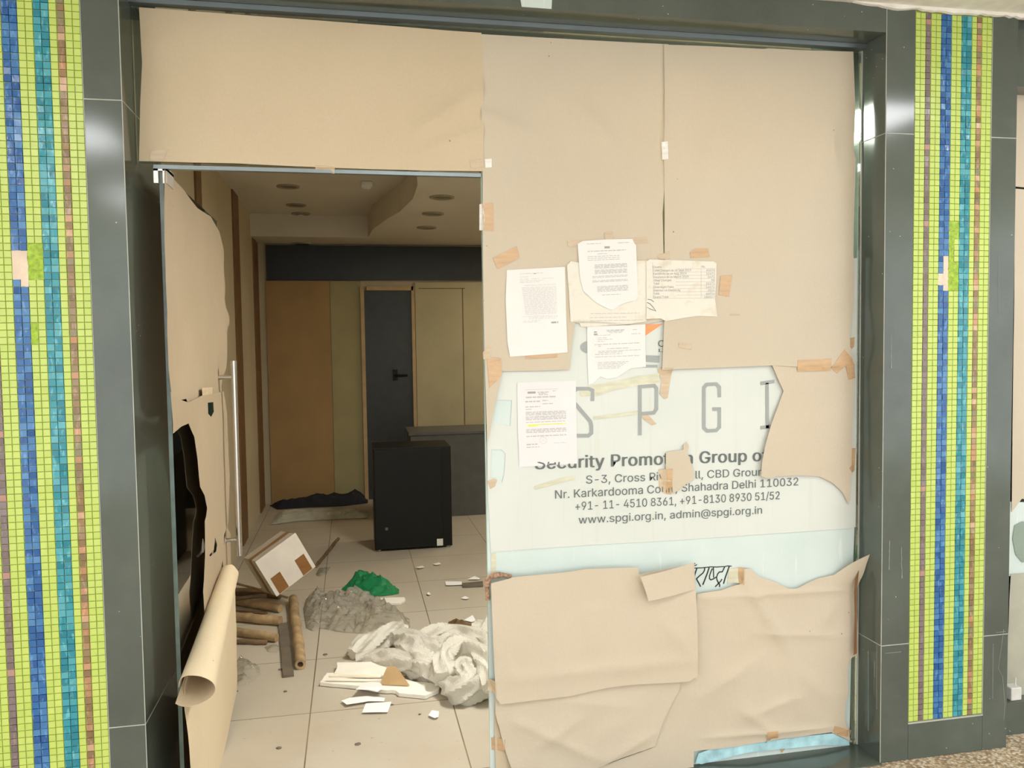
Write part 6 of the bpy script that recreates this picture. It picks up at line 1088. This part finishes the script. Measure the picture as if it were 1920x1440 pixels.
heap('plastic_sheet', [(436, 1256), (440, 1240), (462, 1240), (487, 1252), (489, 1266), (472, 1280), (450, 1288), (436, 1284)], 'clear_plastic', .085, 9, wrinkle=.022, label='small crumpled clear plastic bag beside the foot of the open door', cat='plastic bag', freq=14)
heap('plastic_sheet', [(496, 1214), (516, 1208), (526, 1214), (520, 1224), (502, 1222)], 'clear_plastic', .03, 14, label='clear plastic scrap under the ends of the wooden poles', cat='plastic scrap', freq=14)
heap('plastic_bag', [(640, 1106), (648, 1098), (672, 1092), (700, 1092), (728, 1098), (748, 1106), (748, 1114), (722, 1118), (694, 1119), (660, 1114)], 'green_plastic', .13, 17, wrinkle=.02, label='crumpled green plastic bag lying behind the clear plastic', cat='bag', freq=10)
heap('brown_rag', [(836, 1180), (842, 1166), (860, 1164), (880, 1175), (905, 1172), (898, 1184), (884, 1188), (868, 1196), (848, 1190)], 'brown_rag', .10, 23, label='crumpled dark brown rag behind the bubble wrap', cat='rag', freq=12)
heap('black_cloth', [(505, 948), (540, 944), (575, 940), (615, 936), (650, 934), (690, 934), (690, 944), (640, 950), (580, 952), (520, 956)], 'black_cloth', .13, 29, label='black rags heaped along the foot of the back wall', cat='cloth', freq=5)
heap('rubble_heap', [(505, 985), (560, 978), (640, 974), (690, 972), (690, 960), (600, 958), (520, 962)], 'grey_film', .06, 33, label='low pile of dusty debris near the back wall', cat='debris', freq=9)
# bubble wrap: twisted thick rolls
bm = BM()
def roll(px, rad, zc=None, sd=0.0):
    P = []
    for i, p in enumerate(px):
        r = rad[i] if isinstance(rad, list) else rad
        z = (zc[i] if zc else r * .85)
        q_ = onZ(p[0], p[1], z); P.append(q_)
    sp = spline(P, 16); n = len(sp)
    rr = []
    for i in range(n):
        s = i / (n - 1) * (len(px) - 1); k = min(int(s), len(px) - 2); f = s - k
        rr.append((rad[k] * (1 - f) + rad[k + 1] * f) if isinstance(rad, list) else rad)
    tube(bm, sp, rr, 42, True, .45, .13, sd)
roll([(660, 1228), (690, 1206), (730, 1190), (752, 1182)], [.030, .05, .055, .045], sd=1)
roll([(742, 1186), (765, 1215), (790, 1245), (812, 1262), (820, 1268)], [.04, .06, .065, .055, .03], sd=2)
roll([(668, 1238), (705, 1232), (745, 1240), (788, 1254), (815, 1264)], [.03, .045, .055, .055, .04], sd=3)
roll([(752, 1190), (790, 1208), (820, 1240), (838, 1270)], [.04, .05, .055, .05], sd=4)
roll([(782, 1200), (820, 1190), (860, 1188), (900, 1204), (930, 1228)], [.035, .05, .055, .055, .05], sd=5)
roll([(800, 1212), (840, 1206), (880, 1210), (925, 1236)], [.04, .05, .055, .05], sd=6)
roll([(830, 1276), (830, 1246), (846, 1222), (880, 1218), (912, 1246), (924, 1290)], [.045, .055, .05, .05, .055, .05], [.06, .10, .14, .15, .13, .08], sd=7)
roll([(842, 1286), (865, 1292), (895, 1286), (935, 1266)], [.04, .065, .07, .06], sd=8)
roll([(860, 1262), (872, 1250), (876, 1270), (868, 1286)], [.03, .04, .045, .04], [.1, .12, .09, .06], sd=9)
roll([(893, 1196), (915, 1180), (940, 1165)], [.05, .06, .06], sd=10)
roll([(842, 1268), (885, 1240), (910, 1268), (890, 1290)], [.05, .06, .06, .05], [.05, .06, .06, .05], sd=11)
tag(obj('bubble_wrap', bm, 'bubble_plastic', None, True), 'twisted length of whitish bubble wrap heaped inside the doorway', 'bubble wrap')
# foam sheets, white rod, kraft card
def slab_px(name, px, z0, th, mat, label, cat, group=None, sd=0.0, rg=.004, bend=0.0, noisy=.0015):
    pts = rag([(onZ(p[0], p[1], z0 + th).x, onZ(p[0], p[1], z0 + th).y) for p in px], rg, .02, sd)
    bm = poly(pts, (), .03)
    for v in bm.verts: v.co.z = z0 + noisy * (1 + noise.noise(Vector((v.co.x * 8, v.co.y * 8, sd)))) + bend * (1 + noise.noise(Vector((v.co.x * 5, v.co.y * 5, sd + 3)))) * .5
    bmesh.ops.recalc_face_normals(bm, faces=bm.faces)
    g = bmesh.ops.extrude_face_region(bm, geom=bm.faces[:]); bmesh.ops.translate(bm, verts=[x for x in g['geom'] if isinstance(x, bmesh.types.BMVert)], vec=(0, 0, th))
    return tag(obj(name, bm, mat), label, cat, group)
slab_px('foam_sheet', [(600, 1280), (613, 1262), (660, 1262), (740, 1268), (780, 1279), (826, 1282), (822, 1294), (797, 1305), (748, 1300), (742, 1295), (715, 1294), (675, 1287)], .001, .016, 'foam_white', 'lower white foam sheet on the tiles inside the doorway', 'foam sheet', 'white foam sheets', 2)
slab_px('foam_sheet', [(626, 1263), (632, 1253), (632, 1242), (680, 1242), (726, 1240), (736, 1262), (716, 1268), (665, 1268)], .022, .008, 'foam_white', 'upper white foam sheet piece lying on the larger sheet', 'foam sheet', 'white foam sheets', 5)
bm = BM(); a = onZ(617, 1267, .045); b = onZ(715, 1268, .045)
tube(bm, [a.lerp(b, i / 8) + Vector((0, 0, .001 * noise.noise(Vector((i, 2, 0))))) for i in range(9)], .008, 8); tag(obj('foam_rod', bm, 'wood_white', None, True), 'thin cream foam rod lying on the white foam sheets', 'rod')
a = onZ(713, 1284, .022); b = onZ(768, 1286, .022); u = (b - a); lean = Vector((0, .075, .05))
bm = BM(); P2 = [a, b, a + u * .86 + lean * .35, a + u * .70 + lean * .8, a + u * .6 + lean * 1.0, a + u * .42 + lean * 1.08, a + u * .25 + lean * .95, a + u * .12 + lean * .5]
f0 = [bm.verts.new(p) for p in P2]; f1 = [bm.verts.new(p + Vector((0, .002, .003))) for p in P2]
bm.faces.new(f0); bm.faces.new(f1[::-1])
for i in range(len(P2)): bm.faces.new((f0[i], f0[(i + 1) % len(P2)], f1[(i + 1) % len(P2)], f1[i]))
tag(obj('cardboard_scrap', bm, 'card_brown'), 'brown cardboard scrap leaning on the white foam sheets', 'cardboard')
slab_px('paper_scrap', [(667, 1306), (678, 1290), (695, 1286), (712, 1290), (720, 1303), (708, 1311), (690, 1308)], .003, .001, 'scrap_paper', 'crumpled white paper scrap in front of the foam sheets', 'paper', 'white paper scraps', 7, .002, .05)
slab_px('paper_scrap', [(640, 1317), (655, 1311), (690, 1308), (722, 1312), (720, 1318), (690, 1318), (650, 1325)], .003, .001, 'scrap_paper', 'long torn white paper scrap, middle of the three before the foam sheets', 'paper', 'white paper scraps', 9, .002, .014)
slab_px('paper_scrap', [(679, 1338), (686, 1322), (734, 1318), (727, 1337)], .002, .002, 'scrap_paper', 'square white paper scrap, nearest of the three before the foam sheets', 'paper', 'white paper scraps', 11, .001, .008)
slab_px('paper_scrap', [(803, 1344), (810, 1335), (823, 1337), (822, 1347), (815, 1349)], .002, .001, 'scrap_paper', 'tiny white paper scrap alone on the tiles near the threshold', 'paper', 'white paper scraps', 13, .001, .01)
slab_px('foam_sheet', [(694, 1126), (700, 1122), (758, 1120), (760, 1124), (750, 1131), (698, 1131)], .001, .012, 'foam_white', 'flat white board under the green plastic bag', 'board', None, 15, .002)
for (pts, lab) in (([(835, 1092), (865, 1092), (867, 1098), (836, 1099)], 'white paper strip on the floor near the glass edge, nearest'), ([(877, 1088), (890, 1082), (900, 1086), (898, 1088)], 'white paper flake by the glass edge above the strip'), ([(800, 1115), (804, 1111), (808, 1116), (804, 1118)], 'tiny white flake in the middle of the dark floor'),
                   ([(864, 1123), (872, 1119), (880, 1123), (874, 1125)], 'white paper flake below the paper strip by the glass edge'), ([(779, 1066), (792, 1063), (796, 1066), (786, 1068)], 'pale flake in front of the black cabinet'), ([(812, 1059), (823, 1056), (827, 1059), (818, 1061)], 'pale flake right in front of the black cabinet corner'), ([(870, 1165), (886, 1156), (892, 1165), (884, 1168)], 'white crumpled flake beside the brown rag')):
    slab_px('paper_scrap', pts, .002, .001, 'scrap_paper', lab, 'paper', 'white paper scraps', R() * 40, .001, .01)
slab_px('slat', [(866, 1093), (905, 1090), (906, 1097), (868, 1099)], .001, .012, 'plank_grey', 'dark green slat on the floor by the glass edge', 'slat', None, 3, .001)
# dark crumbs on the tiles
for (x, y, s_, lab) in ((526, 1256, .012, 'dark crumb near the open door foot beside the plank'), (610, 1228, .012, 'dark crumb on the tiles left of the bubble wrap'), (535, 1297, .009, 'dark crumb between the plastic bag and the foam sheets'), (671, 1396, .012, 'dark smudge of dirt on the nearest tiles'), (523, 1403, .011, 'dark dirt speck on the nearest tiles at the left'), (787, 1340, .006, 'small speck beside the tiny paper scrap'), (735, 1322, .007, 'small dark crumb at the corner of the square paper scrap'), (444, 1297, .008, 'dark crumb by the door foot')):
    c = onZ(x, y); bm = BM(); bmesh.ops.create_icosphere(bm, subdivisions=2, radius=1)
    for v in bm.verts:
        v.co *= 1 + .4 * noise.noise(v.co * 2 + Vector((x, y, 0))); v.co = Vector((c.x + v.co.x * s_ * 1.0, c.y + v.co.y * s_ * .8, .002 + max(-.25, v.co.z) * s_ * .35))
    tag(obj('dirt_crumb', bm, 'plank_grey', None, True), lab, 'dirt', 'dirt crumbs on the shop floor')

# wooden poles
def pole(p0, p1, r, mat, lab, z=(None, None), bend=0.0, hollow=False, name='wooden_pole'):
    a = onZ(*p0, z[0] if z[0] is not None else r); b = onZ(*p1, z[1] if z[1] is not None else r)
    n = 16; d = (b - a).normalized(); sd_ = Vector((-d.y, d.x, 0)); pts = []
    for i in range(n + 1):
        s = i / n; pts.append(a.lerp(b, s) + sd_ * (bend * math.sin(s * math.pi) + .006 * noise.noise(Vector((s * 4, r * 50, p0[1])))))
    rad = [r * (1 + .12 * noise.noise(Vector((i * .8, p0[1], 1))) + (.12 if i % 5 == 2 else 0)) for i in range(n + 1)]
    bm = BM(); rg_ = tube(bm, pts, rad, 12, not hollow)
    if hollow:
        bm.faces.new(rg_[0][::-1]); e = rg_[-1]; c = pts[-1]
        inn = [bm.verts.new(c + (v.co - c) * .55) for v in e]; dp = [bm.verts.new(c + (v.co - c) * .5 - d * .06) for v in e]
        for k in range(12):
            bm.faces.new((e[k], e[(k + 1) % 12], inn[(k + 1) % 12], inn[k])); bm.faces.new((inn[k], inn[(k + 1) % 12], dp[(k + 1) % 12], dp[k]))
        bm.faces.new(dp)
    return tag(obj(name, bm, mat, None, True), lab, 'pole', 'wooden poles stacked behind the open door')
pole((425, 1181), (519, 1196), .022, 'bamboo', 'light knobby pole lowest of the stack behind the open door')
pole((425, 1155), (526, 1164), .026, 'bamboo', 'thick light pole, middle of the stack behind the open door')
pole((425, 1203), (500, 1204), .013, 'bamboo_dark', 'thin dark pole on the tiles below the rest of the stack')
pole((425, 1147), (500, 1150), .010, 'bamboo_dark', 'dark pole between the two thickest light poles')
pole((425, 1122), (526, 1141), .024, 'bamboo', 'light pole with cut end near the top of the stack', bend=-.01)
pole((428, 1112), (524, 1119), .016, 'bamboo_dark', 'crooked dark pole under the white carton', bend=.035)
pole((428, 1105), (520, 1106), .013, 'bamboo', 'thin reddish pole under the white carton', z=(.05, .05), bend=-.01)
pole((430, 1090), (541, 1121), .007, 'bamboo', 'thin pale stick crossing the top of the stack', z=(.1, .06))
pole((430, 1126), (500, 1117), .012, 'bamboo_dark', 'dark crossing stick between the light poles', z=(.085, .075), bend=.02)
pole((550, 1122), (564, 1246), .026, 'bamboo', 'hollow pole pointing to the doorway with its open end', hollow=True)
pole((592, 1062), (634, 1010), .012, 'bamboo_dark', 'thin stick lying on the floor behind the carton', name='wooden_pole')
a = onZ(531, 1172, 0); b = onZ(541, 1270, 0); d = (b - a).normalized(); s_ = Vector((-d.y, d.x, 0))
bm = BM(); obox(bm, (a + b) / 2 + Vector((0, 0, .0065)), (b - a) / 2, s_ * .025, Vector((0, 0, .006)))
tag(obj('plank', bm, 'plank_grey'), 'flat dark grey plank on the tiles beside the hollow pole', 'plank')

# white carton with brown tape
def camvec(x, y, z): return Vector((AX.dot(Vector((x, y, z))), AY.dot(Vector((x, y, z))), AZ.dot(Vector((x, y, z)))))
n = camvec(.62, -.06, -.78).normalized()
D_ = 4.75
cen = onY(536, 1058, D_)
e1 = camvec(-68, 50, -57).normalized(); e1 = (e1 - n * e1.dot(n)).normalized()
e2 = n.cross(e1).normalized()
if e2.z > 0: e2 = -e2
h1, h2, hd_ = .135, .118, .10
t = thing('carton', 'white carton with brown tape tilted on top of the wooden poles', 'carton', tuple(cen - n * hd_))
bm = BM(); obox(bm, cen - n * hd_, e1 * h1, e2 * h2, n * hd_); bmesh.ops.bevel(bm, geom=bm.edges[:], offset=.004, segments=2, affect='EDGES')
obj('body', bm, 'carton_side', t)
bm = BM(); obox(bm, cen + n * .0022, e1 * (h1 + .003), e2 * (h2 + .003), n * .002); o = obj('white_flap', bm, 'carton_white', t); o['label'] = 'clean white front panel'
bm = BM(); obox(bm, cen - n * hd_ * .95, e1 * (h1 + .0015), e2 * (h2 + .0015), n * hd_ * .22); o = obj('tape_band', bm, 'tape_dark', t); o['label'] = 'brown tape band round the side'
for (off1, off2, l1, l2) in ((.62, .55, .30, .45), (-.62, .55, .30, .45)):
    bm = BM(); obox(bm, cen + n * .005 + e1 * h1 * off1 + e2 * h2 * off2, e1 * h1 * l1 * .8, e2 * h2 * l2, n * .0006); o = obj('tape_patch', bm, 'tape_dark', t); o['label'] = 'brown tape patch'
# crumpled wrapper by the carton
heap('wrapper_scrap', [(592, 1078), (598, 1066), (620, 1064), (612, 1078), (600, 1082)], 'clear_plastic', .05, 41, label='small crumpled clear wrapper beside the carton corner', cat='wrapper', freq=14)

# ================================================================== NEIGHBOURING SHOP (right edge)
win3 = thing('window_3', 'papered window of the next shop at the right edge', 'window', (3.0, YG + .006, 0), kind='structure')
obj('glass_pane', bbox((2.392, YG, .13), (4.2, YG + .012, ZC - .25)), 'clear_glass', win3)
def rect(px0, py0, px1, py1): return [(px0, py0), (px1, py0 + 5), (px1, py1), (px0, py1)]
t = sheet('kraft_sheet', [(1905, 136), (2150, 150), (2150, 372), (1903, 350)], YK, 'kraft_paper_peach', amp=.003, sd=91); tag(t, 'peach kraft paper at the top of the next shop window', 'paper')
t = sheet('kraft_sheet', [(1903, 354), (2150, 376), (2150, 960), (1915, 935), (1896, 955), (1896, 960)], YK, 'kraft_paper_peach', amp=.003, sd=92); tag(t, 'tall kraft paper below the top sheet of the next shop window', 'paper')
t = sheet('window_film', [(1880, 940), (2150, 950), (2150, 1080), (1880, 1080)], YK + .003, 'frosted_film', amp=.001, cell=.08, sd=93); tag(t, 'pale film behind torn paper of the next shop window', 'window film')
t = sheet('window_film', [(1902, 985), (1915, 978), (2150, 970), (2150, 1040), (1916, 1054), (1904, 1040), (1898, 1010)], YK, 'green_film', amp=.001, cell=.05, sd=94); tag(t, 'dark green torn spot on the next shop window', 'window film')
t = sheet('window_film', [(1894, 1076), (2150, 1060), (2150, 1340), (1880, 1352)], YK, 'grey_film', amp=.006, freq=6, cell=.05, sd=95); tag(t, 'wrinkled greyish beige sheet at the bottom of the next shop window', 'window film')
bm = BM(); box(bm, (2.392, YG - .06, 0), (4.2, YG + .02, .129)); tag(struct('trim_10', bm, 'granite'), 'dark granite plinth below the next shop window', 'plinth')
bm = BM(); box(bm, (2.392, YG - .1, ZC - .24), (4.2, YG + .3, ZC - .001)); tag(struct('trim_11', bm, 'granite'), 'dark granite lintel of the next shop', 'lintel')
bm = BM(); box(bm, (2.392, YG + .35, 0), (4.2, YG + .4, ZC)); tag(struct('wall_next', bm, 'shop_wall'), 'wall behind the next shop window', 'wall')
a = onY(1889, 1352, YG - .035); b = onY(1905, 1326, YG - .035)
t = thing('junction_box', 'small white electrical box on the plinth of the next shop', 'box', ((a.x + b.x) / 2, YG - .03, .1295))
bm = bbox((a.x, YG - .052, .1295), (b.x + .01, YG - .0075, .1295 + (b.z - a.z)), .004); obj('housing', bm, 'pvc_white', t)
bm = BM(); tube(bm, [(b.x, YG - .03, .1295 + (b.z - a.z)), (b.x, YG - .03, .1295 + (b.z - a.z) + .03)], .003, 6); obj('wire', bm, 'pvc_white', t)

# ================================================================== LAMPS
for i, (x, y) in enumerate(PANELS):
    t = thing('ceiling_light', 'square white panel light in the passage ceiling', 'ceiling light', (x, y, ZC - .02), 'panel lights in the passage ceiling')
    bm = BM()
    for a, b in (((x - .3, y - .3), (x + .3, y - .28)), ((x - .3, y + .28), (x + .3, y + .3)), ((x - .3, y - .28), (x - .28, y + .28)), ((x + .28, y - .28), (x + .3, y + .28))):
        box(bm, (a[0], a[1], ZC - .02), (b[0], b[1], ZC - .0005))
    obj('frame', bm, 'pvc_white', t)
    bm = BM(); box(bm, (x - .28, y - .28, ZC - .012), (x + .28, y + .28, ZC - .004)); obj('diffuser', bm, 'panel_light', t)
# the sign across the passage whose letters show mirrored in the left pillar
YO = -3.19
def mir(px, py):
    p = onY(px, py, 2 * YF - YO); return Vector((p.x, YO, p.z))
a, b = mir(232, 397), mir(172, 393)
t = thing('hanging_sign', 'dark hanging sign board with lit letters across the passage', 'sign', ((a.x + b.x) / 2, YO - .02, a.z - .12))
obj('board', bbox((b.x - .5, YO - .05, a.z - .14), (a.x + .5, YO - .004, a.z + .28), .004), 'band_dark', t)
for ch, f0, f1 in (('e', 0, .2), ('p', .38, .58), ('u', .64, .82), ('r', .88, 1.0)):
    bm = BM(); text_into(bm, ch, None, None, 0, 0, 0, (a.lerp(b, f0), a.lerp(b, f1), .14)); obj('lettering', bm, 'sign_lit', t)
for x in (b.x - .4, a.x + .4):
    bm = BM(); tube(bm, [(x, YO - .027, a.z + .28), (x, YO - .027, ZC)], .006, 8); obj('rod', bm, 'steel', t)
t = thing('ceiling_light', 'added square fill panel just inside the shop, hidden above the papered window', 'ceiling light', (1.25, 3.25, ZL_ - .02))  # unseen panel added to brighten the floor at the doorway
bm = BM(); box(bm, (.95, 2.95 + .1, ZL_ - .02), (1.55, 3.65, ZL_ - .0005)); obj('frame', bm, 'pvc_white', t)
bm = BM(); box(bm, (.97, 3.07, ZL_ - .024), (1.53, 3.63, ZL_ - .0205)); obj('diffuser', bm, 'entry_fill', t)
# unseen warm fill panel, added to brighten the back of the shop
t = thing('ceiling_light', 'added warm square fill panel in the hidden right part of the shop ceiling', 'ceiling light', (2.3, 7.1, ZL_ - .02))
bm = BM(); box(bm, (2.0, 6.8, ZL_ - .02), (2.6, 7.4, ZL_ - .0005)); obj('frame', bm, 'pvc_white', t)
bm = BM(); box(bm, (2.03, 6.83, ZL_ - .024), (2.57, 7.37, ZL_ - .0205)); obj('diffuser', bm, 'shop_fill', t)
